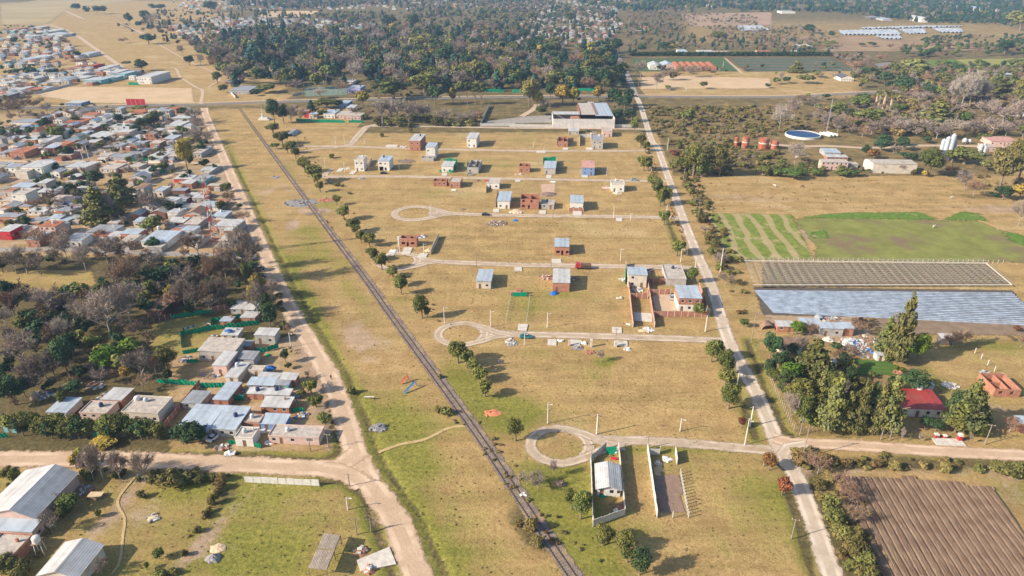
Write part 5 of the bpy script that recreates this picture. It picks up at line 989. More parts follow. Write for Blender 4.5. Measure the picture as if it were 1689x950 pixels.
HS('A4', 232, 312, 322, 300, 285, 'c', 'K', 'mono', 'grey farm store beyond the vegetable rows', grp=RG_); HS('A4', 1020, 1065, 145, 120, 105, 'w', 'W', 'gable', 'white cottage at the far hedge', grp=RG_); HS('A4', 690, 750, 125, 112, 105, 'g', 'K', 'mono', 'dark barn beyond the white tunnels', grp=RG_, cat='barn', name='barn')
HS('A4', 775, 832, 135, 125, 110, 'b', 'C', 'mono', 'pale blue roofed barn beyond the white tunnels', grp=RG_); HS('A4', 1405, 1515, 75, 58, 38, 'b', 'W', 'mono', 'large white shed before the far wood', grp=RG_, hmax=6); HS('A4', 120, 205, 88, 76, 68, 'w', 'W', 'mono', 'long white bungalow below the skyline wood', grp=RG_)
HS('A3', 1100, 1158, 355, 338, 320, 'b', 'W', 'mono', 'small white house with pale roof behind the long dark hedge', grp=RG_); HS('A3', 1230, 1330, 355, 340, 325, 'w', 'Y', 'mono', 'white roofed bungalow behind the long dark hedge', grp=RG_); HS('A3', 1335, 1425, 358, 338, 330, 'c', 'B', 'flat', 'brick block right of the white roofed bungalow', grp=RG_)
HS('A3', 1610, 1689, 350, 335, 325, 'r', 'P', 'mono', 'terracotta roofed house behind the right end of the long hedge', grp=RG_); HS('A3', 860, 905, 200, 182, 170, 'r', 'P', 'mono', 'pinkish house among shrubs beyond the hedge', grp=RG_); HS('A3', 820, 860, 200, 192, 182, 'b', 'W', 'mono', 'pale roofed house left of the pinkish one beyond the hedge', grp=RG_)
HS('A3', 908, 985, 452, 430, 408, 'w', 'W', 'gable', 'white gabled house at the left end of the brick row', grp='brick row'); HS('A3', 990, 1062, 445, 425, 404, 'b', 'P', 'gable', 'pink gabled house with pale roof in the brick row', grp='brick row')
for i in range(6):
    x0 = 1078 + i * 44; HS('A3', x0, x0 + 42, 458, 432, 404, 'r', 'B', 'gable', ('leftmost', 'second from the left', 'third from the left', 'fourth from the left', 'fifth from the left', 'rightmost')[i] + ' of the six orange brick units in the row', grp='brick row', over=.1)
HS('A1', 78, 258, 828, 792, 768, 'g', 'p', 'mono', 'pale warehouse with a low grey roof in the left town', cat='warehouse', name='warehouse', front=[], hmax=7)
HS('A1', 892, 990, 545, 500, 464, 'w', 'W', 'flat', 'two storey white house beside the dark round tree', hmax=8); HS('A1', 430, 530, 685, 668, 650, 'w', 'U', 'mono', 'white roofed house with blue base by the highway at left')
HS('A2', 605, 688, 602, 572, 553, 'b', 'L', 'flat', 'lilac club building beside the sports court', cat='club building', name='club_building'); HS('A2', 585, 640, 545, 530, 515, 'w', 'W', 'mono', 'white hut behind the lilac club building', cat='hut', name='hut')
for x0, x1, yb, yt, yr, a, b, l in ((355, 405, 768, 740, 728, 'b', 'p', 'cream house with pale blue roof by the netted plot'), (448, 522, 765, 735, 712, 'b', 'W', 'white house with pale roof in the netted plot'), (545, 598, 700, 675, 650, 'b', 'U', 'blue roofed house behind the netted plot'), (530, 600, 770, 745, 720, 'c', 'P', 'pinkish ruin in the netted plot'),
                                 (600, 690, 778, 750, 730, 'c', 'P', 'long broken pink shed at the right of the netted plot'), (595, 645, 715, 700, 680, 'w', 'C', 'small white shed behind the ruin'), (320, 356, 762, 718, 712, 'p', 'R', 'bright pink hut at the left of the netted plot'), (405, 445, 740, 720, 705, 'r', 'Y', 'ochre shed among the trees of the netted plot')):
    HS('A2', x0, x1, yb, yt, yr, a, b, 'mono', l)
HS('A1', 1460, 1525, 545, 530, 508, 'g', 'D', 'mono', 'dark house right of the dirt track'); HS('A1', 1490, 1620, 610, 585, 555, 'g', 'C', 'mono', 'long grey roofed house by the white fence'); HS('A1', 1550, 1600, 500, 490, 478, 'k', 'K', 'mono', 'small dark roof at the wood edge')
# left town, pixel surveyed
TG = 'houses of the left town'
def TH(t, s):
    for q in s.split(';'):
        v = q.split(','); x0, x1, yb, yt, yr = map(float, v[:5]); HS(t, x0, x1, yb, yt, yr, v[5], v[6], {'m': 'mono', 'f': 'flat', 'g': 'gable', 'o': 'open'}[v[7]], None, grp=TG, detail=1, hmax=6.2)
TH('B1', '78,205,335,308,282,b,B,m;95,190,425,355,322,c,W,f;0,92,430,400,372,c,Y,m;0,132,545,500,474,g,B,m;0,85,650,595,555,w,R,m;70,200,625,600,560,c,P,m;182,300,492,470,440,w,W,m;300,370,482,455,428,c,W,m;372,470,490,462,436,g,W,m;212,312,552,525,502,g,T,m;326,400,545,510,488,b,W,m;375,450,555,530,500,b,C,m;452,530,540,520,492,g,C,m;458,545,452,420,402,g,B,m;335,428,412,392,362,c,C,m;375,480,425,402,370,k,U,m;572,738,630,600,552,g,W,m;702,770,570,545,518,c,B,m;702,788,655,635,598,w,Y,m;790,908,655,610,580,b,B,m;922,1095,700,660,592,b,W,m;1100,1176,625,600,560,g,W,m;1178,1265,625,590,560,b,W,m;1088,1198,562,535,506,w,D,m;1200,1290,580,548,505,c,C,m;1400,1545,605,560,515,w,C,m;1178,1290,465,445,415,c,C,m;1292,1422,460,440,398,b,W,m;1108,1218,415,385,360,g,D,m;1220,1290,388,372,345,w,C,m;1285,1345,382,365,338,r,B,m;1350,1440,328,300,285,c,B,m;1130,1250,278,262,232,w,R,m;1242,1330,292,272,235,g,T,m;1300,1380,222,208,170,w,C,m;1160,1232,248,228,208,c,W,m;842,938,290,250,222,g,W,g;945,1040,218,200,172,w,W,m;1042,1088,210,180,155,c,C,m;870,982,245,228,200,w,C,m;760,832,212,190,165,c,B,m;652,758,218,190,155,c,p,m;832,905,205,180,150,c,C,m;432,570,218,180,142,w,p,m;715,840,138,112,90,g,C,m;632,716,132,105,80,c,B,m;842,930,112,85,55,g,C,m;962,1068,138,112,72,w,W,m;1072,1160,132,108,72,c,C,m;1128,1172,85,65,42,b,C,m;1255,1308,118,88,50,c,C,m;980,1045,75,25,5,c,B,m;380,470,132,100,72,c,B,m;152,288,240,180,138,w,W,m;72,170,122,85,52,r,B,m;0,60,112,88,60,g,C,m;505,600,340,325,302,w,W,m;428,545,300,280,262,c,C,m;240,330,368,350,320,w,p,m;1378,1465,525,500,465,b,C,m;1420,1530,700,655,610,c,C,m;590,610,60,50,40,w,C,m;1060,1140,45,30,5,w,C,m')
TH('A1', '430,540,815,790,765,r,B,m;490,600,860,835,800,w,B,m;560,690,920,890,850,w,C,m;700,800,850,825,800,w,W,m;720,850,895,855,820,w,p,m;825,915,800,770,750,w,W,m;1075,1170,845,815,780,w,C,m;1120,1230,790,765,745,w,C,m;1040,1075,780,745,740,c,W,m;840,935,745,730,708,r,B,m;150,240,935,905,880,w,B,m;50,140,915,900,880,b,B,m;255,345,940,905,880,w,W,m;840,930,920,900,875,w,B,m;1060,1130,925,900,875,b,C,m;1090,1200,885,860,840,w,W,m;980,1045,943,915,900,r,B,m;640,720,780,755,735,w,C,m;540,620,770,745,730,r,P,m;0,80,850,830,800,c,C,m')
TH('A1', '540,600,540,520,500,w,T,m;600,660,545,520,495,b,T,m;660,730,530,510,490,w,T,m;455,540,495,480,465,w,W,m;470,560,520,505,490,w,C,m;350,450,530,510,495,g,C,m;120,200,545,520,500,c,C,m;0,70,560,540,510,w,W,m;190,260,520,505,490,b,C,m;300,390,545,530,515,w,C,m;60,150,600,580,560,w,W,m;150,230,600,585,565,r,B,m;0,60,650,620,600,g,K,m;230,300,590,575,560,b,C,m;570,610,445,425,410,r,R,m;640,700,460,440,420,w,W,m;700,770,490,470,450,w,C,m;760,815,505,480,460,b,T,m;520,580,370,350,335,b,W,m;820,880,480,465,450,o,K,m;200,290,385,370,355,w,C,m;120,200,400,385,370,b,W,m;280,350,240,225,210,w,W,m;340,410,240,225,215,b,W,m;190,250,190,180,170,w,C,m;60,110,205,190,180,r,R,m;250,330,220,205,190,w,W,m;160,240,250,235,220,w,C,m')
# dense fill of the remaining lots
def clear(x, y, w, d):
    for a, b, c, e_ in FOOT:
        if x < a + c + 1 and x + w > a - 1 and y < b + e_ + 1 and y + d > b - 1: return False
    return True
ST = [(gp(q), r_) for q, r_ in (([(41, 301), (120, 266), (204, 231), (240, 215), (300, 190)], 8), ([(-40, 338), (41, 301)], 8), ([(-60, 262), (60, 267), (204, 268), (345, 270)], 8), ([(303, 279), (216, 318), (165, 352), (128, 392)], 9), (ROAD_L, 14), (HWY, 22), ([(80, 300), (0, 311)], 8), ([(-80, 410), (234, 417), (424, 421)], 8))]
fill = []
for poly, sx, sy, pr in (([(0, 200), (60, 208), (100, 190), (180, 178), (318, 184), (338, 210), (350, 232), (372, 290), (398, 345), (418, 398), (320, 408), (0, 400)], 9.2, 12.5, .9),
                        ([(0, 128), (60, 118), (170, 112), (212, 118), (225, 132), (110, 140), (60, 152), (0, 166)], 11, 15, .8), ([(20, 45), (50, 44), (100, 58), (125, 95), (165, 110), (0, 112), (0, 60)], 15, 22, .65),
                        ([(270, 48), (330, 30), (420, 30), (560, 34), (700, 50), (700, 72), (560, 66), (330, 76)], 14, 24, .7), ([(730, 55), (860, 50), (1000, 55), (1000, 75), (740, 75)], 14, 22, .6), ([(840, 10), (1010, 8), (1030, 40), (1000, 70), (850, 60)], 14, 24, .75), ([(280, 0), (1050, -2), (1040, 14), (300, 18)], 18, 40, .4), ([(1040, 8), (1200, 8), (1200, 12), (1040, 12)], 20, 40, .3)):
    g = gp(poly); lo = min(p[0] for p in g), min(p[1] for p in g); hi = max(p[0] for p in g), max(p[1] for p in g)
    y = lo[1]
    while y < hi[1]:
        x = lo[0]
        while x < hi[0]:
            xx = x + (y - lo[1]) * math.tan(GRID) * .99 + random.uniform(-1.2, 1.2); yy = y + random.uniform(-2, 2); w = random.uniform(5, 8.3) * (1.2 if yy > 700 else 1); d = random.uniform(5, 9.5); x += sx
            px, py = proj(xx + w / 2, yy + d / 2); pa = proj(xx, yy)
            if not inpoly([px], [py], poly)[0] or random.random() > pr or not (-30 < px < 1720) or not clear(xx, yy, w, d): continue
            if any(segdist(np.array([xx + w / 2]), np.array([yy + d / 2]), q)[0] < r_ for q, r_ in ST): continue
            if inpoly([px], [py], [(140, 285), (225, 285), (228, 365), (140, 365)])[0]: continue
            FOOT.append((xx, yy, w, d)); fill.append((w * F / (yy * cP + H0 * sP), xx, yy, w, d))
        y += sy
fill.sort(reverse=True)
RP = 'wwwwwbbbbcccggggor'; WP = 'WWWWppppBBCCCCPYTD'
nb = max(0, 300 - HB[0]); print('houses', HB[0], 'fill', len(fill))
for sz, x, y, w, d in fill[:nb]:
    build_house(x, y, w, d, random.uniform(2.7, 3.4) if random.random() < .85 else random.uniform(5, 5.8), random.choice(RP), random.choice(WP), random.choice(('mono', 'mono', 'flat', 'mono', 'gable')), grp=TG, detail=1 if sz > 17 else 0)
sb = MB()
for sz, x, y, w, d in fill[nb:]:
    M = Matrix.Translation((x, y, 0)) @ Matrix.Rotation(-GRID + random.uniform(-.03, .03), 4, 'Z'); h = random.uniform(2.8, 4.5); rm = MR[random.choice(RP + 'rrg')][0]; wm = MW[random.choice(WP)][0]
    sb.box(0, w, 0, d, 0, h, wm, M)
    if random.random() < .5: sb.add([(-.3, -.3, h), (w + .3, -.3, h), (w + .3, d + .3, h), (-.3, d + .3, h), (w / 2, -.3, h + 1.4), (w / 2, d + .3, h + 1.4)], [(0, 3, 5, 4), (1, 4, 5, 2), (0, 4, 1), (2, 5, 3)], rm, M)
    else: sb.box(-.2, w + .2, -.2, d + .2, h, h + .25, rm, M)
    if w > 5: sb.box(w * .2, w * .35, -.04, .05, 1, 2.1, mGlass, M); sb.box(w * .6, w * .75, -.04, .05, 1, 2.1, mGlass, M)
tag(sb.build('far_suburb'), 'far suburb of small pale roofed houses too distant to tell apart', 'houses', kind='stuff')
# ---------------------------------------------------------------- railway
tr = empty('railway_track', (*railg[-1], 0), 0, 'single railway track on grey ballast running diagonally through the dry grass', 'railway')
rl = smooth_line([Vector(p) for p in railg], 4.); o0 = Vector(railg[-1])
ribbon('ballast', off(RAIL, .6), 5.6, mBal, .07, 3., wf=lambda t: min(1, .2 + 1.1 * t))
for s in (-.84, .84):
    b = MB()
    for a, c in zip(rl[:-1], rl[1:]):
        t = (c - a).normalized(); n_ = Vector((-t.y, t.x)) * s; a2 = a + n_ - o0; c2 = c + n_ - o0; q = Vector((-t.y, t.x)) * .085
        v = [(a2 - q), (a2 + q), (c2 + q), (c2 - q)]; b.add([(p.x, p.y, .1) for p in v] + [(p.x, p.y, .26) for p in v], [(3, 2, 1, 0), (4, 5, 6, 7), (0, 1, 5, 4), (1, 2, 6, 5), (2, 3, 7, 6), (3, 0, 4, 7)], mSteel)
    b.build('rail', tr)
b = MB(); acc = 0
for a, c in zip(rl[:-1], rl[1:]):
    L_ = (c - a).length; t = (c - a).normalized(); k = acc
    while k < L_:
        p = a + t * k - o0
        if p.length > 250: k += 9; continue
        M = Matrix.Translation((p.x, p.y, 0)) @ Matrix.Rotation(math.atan2(t.y, t.x) + random.uniform(-.04, .04), 4, 'Z'); b.box(-.13, .13, -1.3, 1.3, .04, .13, mSleep, M); k += .72 if p.length < 200 else 1.6
    acc = k - L_
tag(b.build('sleepers', tr), kind='stuff')
cr_ = [G('B2', *p) for p in ((330, 490), (385, 475), (455, 465))]; ribbon('rail_crossing', [(p.x, p.y) for p in cr_], 4, mBal, .1, 2)
# ---------------------------------------------------------------- surfaces and slabs
def pad(t, pts, m, name='soil_patch', z=.05, soft=1.): return field(name, TP(t, *pts), m, z, soft=soft)
pad('D3', ((905, 320), (1065, 320), (1100, 550), (935, 560)), mSoil); pad('D3', ((530, 240), (680, 240), (705, 450), (530, 460)), sheet_mat('yard_earth', (.33, .24, .18), (.42, .31, .23), .5, edge=.5)); pad('D3', ((905, 255), (960, 255), (960, 330), (905, 330)), mPitch, z=.07)
pad('B3', ((202, 290), (296, 285), (298, 350), (205, 352)), sheet_mat('pinkish_fill', (.47, .32, .23), (.55, .38, .28), .4, edge=.6)); pad('C3', ((900, 100), (1045, 95), (1100, 200), (915, 205)), mTrack, soft=2); pad('C4', ((0, 190), (330, 215), (640, 240), (700, 430), (500, 440), (330, 360), (80, 320)), sheet_mat('farmyard', (.30, .22, .14), (.42, .31, .2), .3, edge=.3), soft=5)
pad('C4', ((440, 505), (800, 515), (840, 600), (560, 600)), sheet_mat('vegetable_rows', (.045, .11, .02), (.09, .17, .03), .3, stripes=(2.2, (.13, .17, .05)), amp=.6, ang=R(94), edge=.5), 'garden_bed', .07, 2)
pad('A2', ((320, 570), (600, 555), (600, 615), (330, 625)), sheet_mat('court_surface', (.14, .19, .15), (.19, .24, .19), .3), 'sports_court', .07); pad('A3', ((100, 755), (270, 745), (270, 795), (-165, 802), (-150, 785)), mAsphS, 'warehouse_yard', .05, 1)
def slab(t, cx, cy, wz, hz, lab=None, name='concrete_slab', z=.18, m=None):
    c = [G(t, cx - wz / 2, cy + hz / 2), G(t, cx + wz / 2, cy + hz / 2), G(t, cx, cy - hz / 2)]; w = (c[1] - c[0]).length; d = max(1., (c[2].y - c[0].y)); b = MB(); b.box(-w / 2, w / 2, 0, d, -.05, z, m or mConc); b.box(-w / 2 + .05, w / 2 - .05, d * .5 - .01, d * .5 + .02, z - .01, z + .006, mSleep)
    p = G(t, cx, cy + hz / 2); o = b.build(name, None, p); o.rotation_euler[2] = -GRID + random.uniform(-.12, .12)
    tag(o, lab or 'pale concrete slab ' + where(p.x, p.y), 'slab', 'concrete entrance slabs'); THINGS.append(o); return o
for q in (('C3', 80, 305, 58, 40, 'square concrete slab above the teal car'), ('C3', 676, 322, 60, 36, 'pale slab above the middle street, left of the walled plot'), ('C3', 268, 398, 56, 36, 'leftmost of three slabs below the middle street'), ('C3', 410, 400, 66, 34, 'slab with a box post below the middle street'),
          ('C3', 706, 405, 70, 32, 'rightmost slab below the middle street'), ('C3', 838, 240, 116, 52, 'wide concrete floor inside the narrow brick walled plot'), ('B3', 712, 519, 42, 20, 'slab just below the fourth street, right half'), ('B3', 214, 471, 44, 20, 'slab in front of the low grey shelter'), ('B3', 440, 478, 58, 26, 'slab in front of the low brick front wall'),
          ('B3', 308, 788, 62, 26, 'slab in front of the lone brick house'), ('B3', 60, 842, 48, 24, 'slab left of the brick house with white roof'), ('B3', 55, 268, 36, 12, None), ('B3', 205, 80, 60, 12, None), ('B3', 363, 60, 36, 12, None), ('B3', 518, 60, 46, 14, None), ('B2', 978, 722, 56, 42, 'slab before the roofless shell at the left turning circle'), ('B2', 874, 742, 50, 20, 'slab on the edge of the left turning circle'),
          ('B2', 1082, 752, 56, 26, 'slab right of the roofless shell'), ('B2', 545, 198, 34, 22, 'slab left of the white cube house'), ('B2', 628, 214, 34, 20, 'slab at the foot of the white cube house'), ('B2', 885, 42, 76, 14, 'long slab on the farthest estate street'), ('B2', 1228, 228, 36, 14, None), ('B2', 1565, 462, 40, 20, None), ('B2', 1690, 466, 40, 22, None), ('B3', 255, 240, 34, 20, None), ('B3', 490, 240, 40, 14, None), ('B2', 1410, 48, 40, 14, None), ('D2', 770, 845, 150, 70, None), ('D4', 1180, 112, 180, 44, 'slab between the white gate pillars on the right cross road')):
    if q[0] == 'D2': continue
    slab(*q)
b = MB(); q = [G('D2', *p) for p in ((640, 855), (845, 770), (888, 878), (665, 922))]; o0 = q[0]; v = [tuple(p - o0) for p in q]; b.add([(x, y, -.03) for x, y, z in v] + [(x, y, .2) for x, y, z in v], [(0, 1, 2, 3), (7, 6, 5, 4), (0, 4, 5, 1), (1, 5, 6, 2), (2, 6, 7, 3), (3, 7, 4, 0)], mConc)
THINGS.append(tag(b.build('concrete_slab', None, o0), 'wide flared concrete driveway crossing the ditch at bottom centre', 'driveway'))
def pillar(t, x, yb, yt, w, m, lab, m2=None, cat='pillar'):
    p = G(t, x, yb); h = hgt(*P(t, x, yb), P(t, 0, yt)[1]); b = MB(); b.box(-w / 2, w / 2, -w / 2, w / 2, 0, h * .7, m); b.box(-w / 2 - .06, w / 2 + .06, -w / 2 - .06, w / 2 + .06, h * .7, h, m2 or m); THINGS.append(tag(b.build('gate_pillar', None, p), lab, cat))
pillar('D4', 1082, 82, 58, .9, MW['R'][0], 'left white gate pillar with a red base', mPost); pillar('D4', 1135, 84, 66, .8, MW['R'][0], 'low middle gate pillar with a red base', mPost); pillar('D4', 1226, 100, 58, .9, MW['R'][0], 'right white gate pillar with a red base', mPost)
pillar('C3', 513, 425, 380, .7, mConc, 'white meter box pillar by the bricks', cat='meter box'); pillar('C3', 665, 425, 392, .9, mConc, 'white meter box pillar beside the rightmost slab', cat='meter box'); pillar('C3', 376, 418, 385, .6, MW['P'][0], 'pinkish meter box pillar beside a slab', cat='meter box'); pillar('C3', 1245, 225, 185, .8, mConc, 'white corner pillar of the brick villa wall', cat='pillar')
pillar('D3', 512, 240, 228, .5, mConc, 'white meter pillar at the bungalow wall', cat='meter box'); pillar('B2', 935, 690, 630, .8, mPost, 'white chimney like pillar at the roofless shell', cat='pillar')
# ---------------------------------------------------------------- walls and fences
def wallrun(t, pts, h, L, m, name, lab, cat='wall', grp=None, part='panel', th=.12, posts=True, jit=.04, pm=None, mb=None):
    g = [G(t, *p) for p in pts]; e = empty(name, g[0], 0, lab, cat, grp); o0 = g[0]; pc = unit(('post', h, part), lambda: MB().box(-.09, .09, -.09, .09, 0, h + .08, pm or mConc).mesh('post'))
    pn = unit((part, m.name, L, h, th), lambda: panel_mesh(L, h, th, m))
    for a, c in zip(g[:-1], g[1:]):
        n = max(1, round((c - a).length / L)); d = (c - a) / n; rz = math.atan2(d.y, d.x)
        for i in range(n):
            o = link(part, pn, e, a - o0 + d * i); o.rotation_euler = (random.uniform(-jit, jit) * .5, 0, rz); o.scale = (d.length / L * .985, 1, 1 + random.uniform(-jit, jit))
            if posts: link('post', pc, e, a - o0 + d * i)
        if posts: link('post', pc, e, c - o0)
    THINGS.append(e); return e
def panel_mesh(L, h, th, m):
    b = MB(); k = max(1, round(h / .5))
    for i in range(k): b.box(.04, L, -th / 2, th / 2, i * h / k + .012, (i + 1) * h / k, m)
    return b.mesh('panel')
def net_mesh(L, h, m):
    b = MB(); n = 8; vs = []
    for i in range(n + 1):
        for j in range(4): vs.append((i * L / n, .14 * math.sin(i * 1.7 + j), j * h / 3 + (.12 * math.sin(i * 2.3) if j == 3 else 0)))
    b.add(vs, [(i * 4 + j, i * 4 + 4 + j, i * 4 + 5 + j, i * 4 + 1 + j) for i in range(n) for j in range(3)], m); return b.mesh('netting')
def netrun(t, pts, lab, h=1.7, m=None, L=3.):
    g = [G(t, *p) for p in pts]; e = empty('netting_fence', g[0], 0, lab, 'netting fence', 'green netting fences'); m = m or mNet; nm = unit(('net', h, m.name), lambda: net_mesh(L, h, m)); pc = unit(('npost', h), lambda: MB().bar((0, 0, 0), (0, 0, h + .2), .06, mWood).mesh('post'))
    for a, c in zip(g[:-1], g[1:]):
        n = max(1, round((c - a).length / L)); d = (c - a) / n; rz = math.atan2(d.y, d.x)
        for i in range(n):
            o = link('netting', nm, e, a - g[0] + d * i); o.rotation_euler = (0, 0, rz); o.scale = (d.length / L, 1, random.uniform(.8, 1.1)); link('post', pc, e, a - g[0] + d * i)
    THINGS.append(e)
mPan = mat('premoulded_concrete', (.50, .48, .44), .15, .8, dirt=(.36, .32, .28)); mBrick = MW['B'][0]
wallrun('D2', ((-58, 362), (405, 385)), 1.9, 2.1, mPost, 'white_board_fence', 'low white slab fence of nine panels standing along the bottom left lawn')
wallrun('D3', ((605, 148), (510, 235), (525, 640), (725, 567), (683, 150)), 2.1, 2.0, mPan, 'concrete_wall', 'five sided concrete panel wall around the bungalow with the pale roof')
wallrun('D3', ((607, 178), (672, 180)), 2.0, 2.2, mNet, 'green_gate', 'green sheeted gate at the top of the bungalow wall', cat='gate', posts=False)
wallrun('D3', ((865, 160), (925, 580)), 2.1, 2.0, mPost, 'concrete_wall', 'straight white wall along the left side of the bare soil plot')
wallrun('D3', ((876, 190), (942, 190), (945, 170)), 1.9, 2.0, mPan, 'concrete_wall', 'short concrete box walls at the top of the soil plot'); wallrun('D3', ((1040, 178), (1050, 252)), 2.0, 2.0, mPost, 'concrete_wall', 'short free standing white wall right of the soil plot')
wallrun('B2', ((1140, 745), (1192, 632)), 2.0, 2.0, mPan, 'concrete_wall', 'lone grey concrete wall right of the roofless shell at the left turning circle')
wallrun('B2', ((1560, 440), (1576, 350)), 2.6, 2.0, MW['K'][0], 'concrete_wall', 'dark yard wall left of the white house on the fourth street'); wallrun('B2', ((730, 190), (760, 135)), 2.2, 2.0, mPan, 'concrete_wall', 'grey yard wall right of the white cube house'); wallrun('B2', ((1498, 345), (1506, 300)), 2.0, 2.0, mPan, 'concrete_wall', 'short wall left of the white house below the third street')
wallrun('C3', ((730, -90), (775, 302)), 2.3, 2.4, mBrick, 'brick_wall', 'left brick wall of the long narrow walled plot', pm=mPost); wallrun('C3', ((850, -60), (910, 304)), 2.3, 2.4, mBrick, 'brick_wall', 'right brick wall of the long narrow walled plot', pm=mPost); wallrun('C3', ((760, 122), (866, 122)), 2.3, 2.4, mBrick, 'brick_wall', 'brick cross wall inside the narrow walled plot', pm=mPost)
wallrun('C3', ((906, 236), (1245, 238), (1225, 150), (1190, 60)), 2.3, 2.4, mBrick, 'brick_wall', 'orange brick front wall of the walled villa yard', pm=mPost); wallrun('C3', ((868, 98), (1010, 98)), 2.3, 2.4, mBrick, 'brick_wall', 'brick back wall of the walled villa yard', pm=mPost); wallrun('C3', ((862, 28), (985, 28)), 2.2, 2.4, mBrick, 'brick_wall', 'brick wall joining the cream house and the grey concrete block', pm=mPost)
wallrun('B3', ((386, 466), (480, 466)), 1.9, 2.4, mBrick, 'brick_wall', 'low brick front wall of the white house with pale blue roof', pm=mPost)
wallrun('A3', ((310, 945), (312, 895)), 2.4, 2.2, MW['K'][0], 'dark_wall', 'left dark side wall of the far brick shell'); wallrun('A3', ((380, 945), (380, 895)), 2.4, 2.2, MW['K'][0], 'dark_wall', 'right dark side wall of the far brick shell'); wallrun('A3', ((456, 945), (456, 890), (530, 890), (530, 945)), 2.4, 2.2, mPan, 'concrete_wall', 'three sided grey yard wall beside the far grey house')
wallrun('A2', ((1689, 818), (1462, 818), (1522, 690)), 2.4, 3., mPan, 'concrete_wall', 'long white perimeter wall left of the warehouse yard', pm=mPost); wallrun('A3', ((0, 822), (280, 826)), 2.4, 3., mPan, 'concrete_wall', 'white wall joining the yard to the warehouse'); wallrun('A3', ((684, 826), (792, 826), (795, 690)), 2.4, 3., mPan, 'concrete_wall', 'white wall right of the warehouse towards the road')
wallrun('C1', ((1035, 935), (1255, 662)), 1.9, 2.2, mBrick, 'brick_wall', 'long slanting brick wall through the near left block', pm=mBrick); wallrun('C1', ((1330, 210), (1450, 185)), 2.2, 2.2, mBrick, 'brick_wall', 'brick wall at the top of the near left block', pm=mBrick); wallrun('C1', ((930, 285), (1075, 252)), 2.2, 2.2, MW['D'][0], 'brick_wall', 'dark brick wall right of the huge bare tree', pm=mBrick)
wallrun('A2', ((245, 622), (310, 605)), 2.0, 3, mPan, 'concrete_wall', 'low grey wall at the left of the sports court'); wallrun('A1', ((1490, 600), (1525, 635)), 2, 3, mPost, 'white_wall', 'white wall at the corner house left of the wood'); wallrun('A1', ((225, 612), (470, 552)), 2, 4, mPan, 'concrete_wall', 'pale wall along the top left edge of the bare pitch')
wallrun('C4', ((1510, -10), (1560, 60), (1700, 90)), 1.2, 3, mPost, 'white_wall', 'white rail at the right end of the greenhouse frame') if 0 else None
for t, pts, lab, h in (('C1', ((1075, 250), (1335, 212)), 'green netting fence right of the dark brick wall', 1.8), ('C1', ((1140, 432), (1135, 355), (1330, 320), (1470, 305), (1625, 285)), 'longest green netting fence bending around the lawn of the near left block', 1.9), ('C1', ((1325, 300), (1330, 275), (1390, 270)), 'short green netting box beside the tiny brick hut', 2.2), ('C1', ((1455, 262), (1512, 245)), 'green netting strip between two brick huts', 1.8),
                       ('C1', ((985, 650), (1110, 662), (1255, 668)), 'bright green netting fence above the long slanting brick wall', 1.8), ('C1', ((1258, 682), (1415, 680)), 'green netting fence beside the grey tin shed', 1.8), ('C1', ((1148, 472), (1250, 455)), 'green netting left of the wide dusty shed', 1.7), ('C1', ((1170, 525), (1245, 525)), 'torn green netting below the wide dusty shed', 1.5), ('C1', ((1425, 795), (1440, 760), (1532, 762)), 'green netting around the blue drum yard', 1.8),
                       ('C2', ((0, 462), (80, 455), (152, 430)), 'loose green netting below the white box like house', 1.8), ('C2', ((225, 832), (308, 830)), 'green tarp fence by the left dirt road trees', 1.6), ('D1', ((590, 85), (650, 82)), 'green netting glimpsed between the dark row trees', 2), ('D1', ((1430, 125), (1500, 120)), 'green tarp beside the stained slab roof', 1.4), ('D2', ((0, 140), (40, 150)), 'green cloth at the corner house front', 1.6), ('D1', ((0, 85), (50, 80)), 'green netting at the left frame edge', 1.6),
                       ('B1', ((722, 75), (805, 50)), 'green netting on the paved street corner', 3), ('B1', ((305, 252), (430, 210)), 'green netting along the diagonal paved street', 3), ('B1', ((560, 192), (640, 195)), 'green netting yard behind the long white roof', 3), ('B1', ((1040, 225), (1085, 205)), 'green netting at the grassy lane', 2.5), ('B1', ((860, 145), (960, 140)), 'green netting on the dirt street', 2.2), ('B1', ((1218, 290), (1300, 290)), 'teal netting behind the terracotta strip', 2.2), ('B1', ((0, 420), (90, 420)), 'green fence by the ochre house at the left edge', 2),
                       ('B2', ((1198, 212), (1285, 215)), 'green netting before the small wrapped white house', 1.5), ('B2', ((1228, 150), (1312, 152), (1300, 200)), 'green netting behind the small wrapped white house', 3), ('B2', ((1374, 210), (1380, 150)), 'green screen on the roofless grey house', 2.5), ('B3', ((220, 165), (220, 145), (300, 145), (302, 200)), 'green screen wall behind the grey house on the third street', 3.2), ('B3', ((750, 938), (752, 850)), 'green screen left of the cream two storey house', 3.5),
                       ('A2', ((270, 788), (390, 792), (585, 795)), 'bright green netting in front of the netted plot', 2.4), ('A2', ((610, 795), (705, 795)), 'green netting at the right end of the netted plot', 2.4), ('A3', ((445, 588), (552, 590)), 'teal netting between golden trees on the highway', 3), ('A2', ((1490, 596), (1618, 596)), 'green netting along the highway before the wood', 3), ('A3', ((20, 598), (90, 600)), 'short green netting on the highway verge', 3), ('A1', ((835, 550), (900, 552)), 'green netting beside the two storey white house', 3)):
    netrun(t, pts, lab, h)
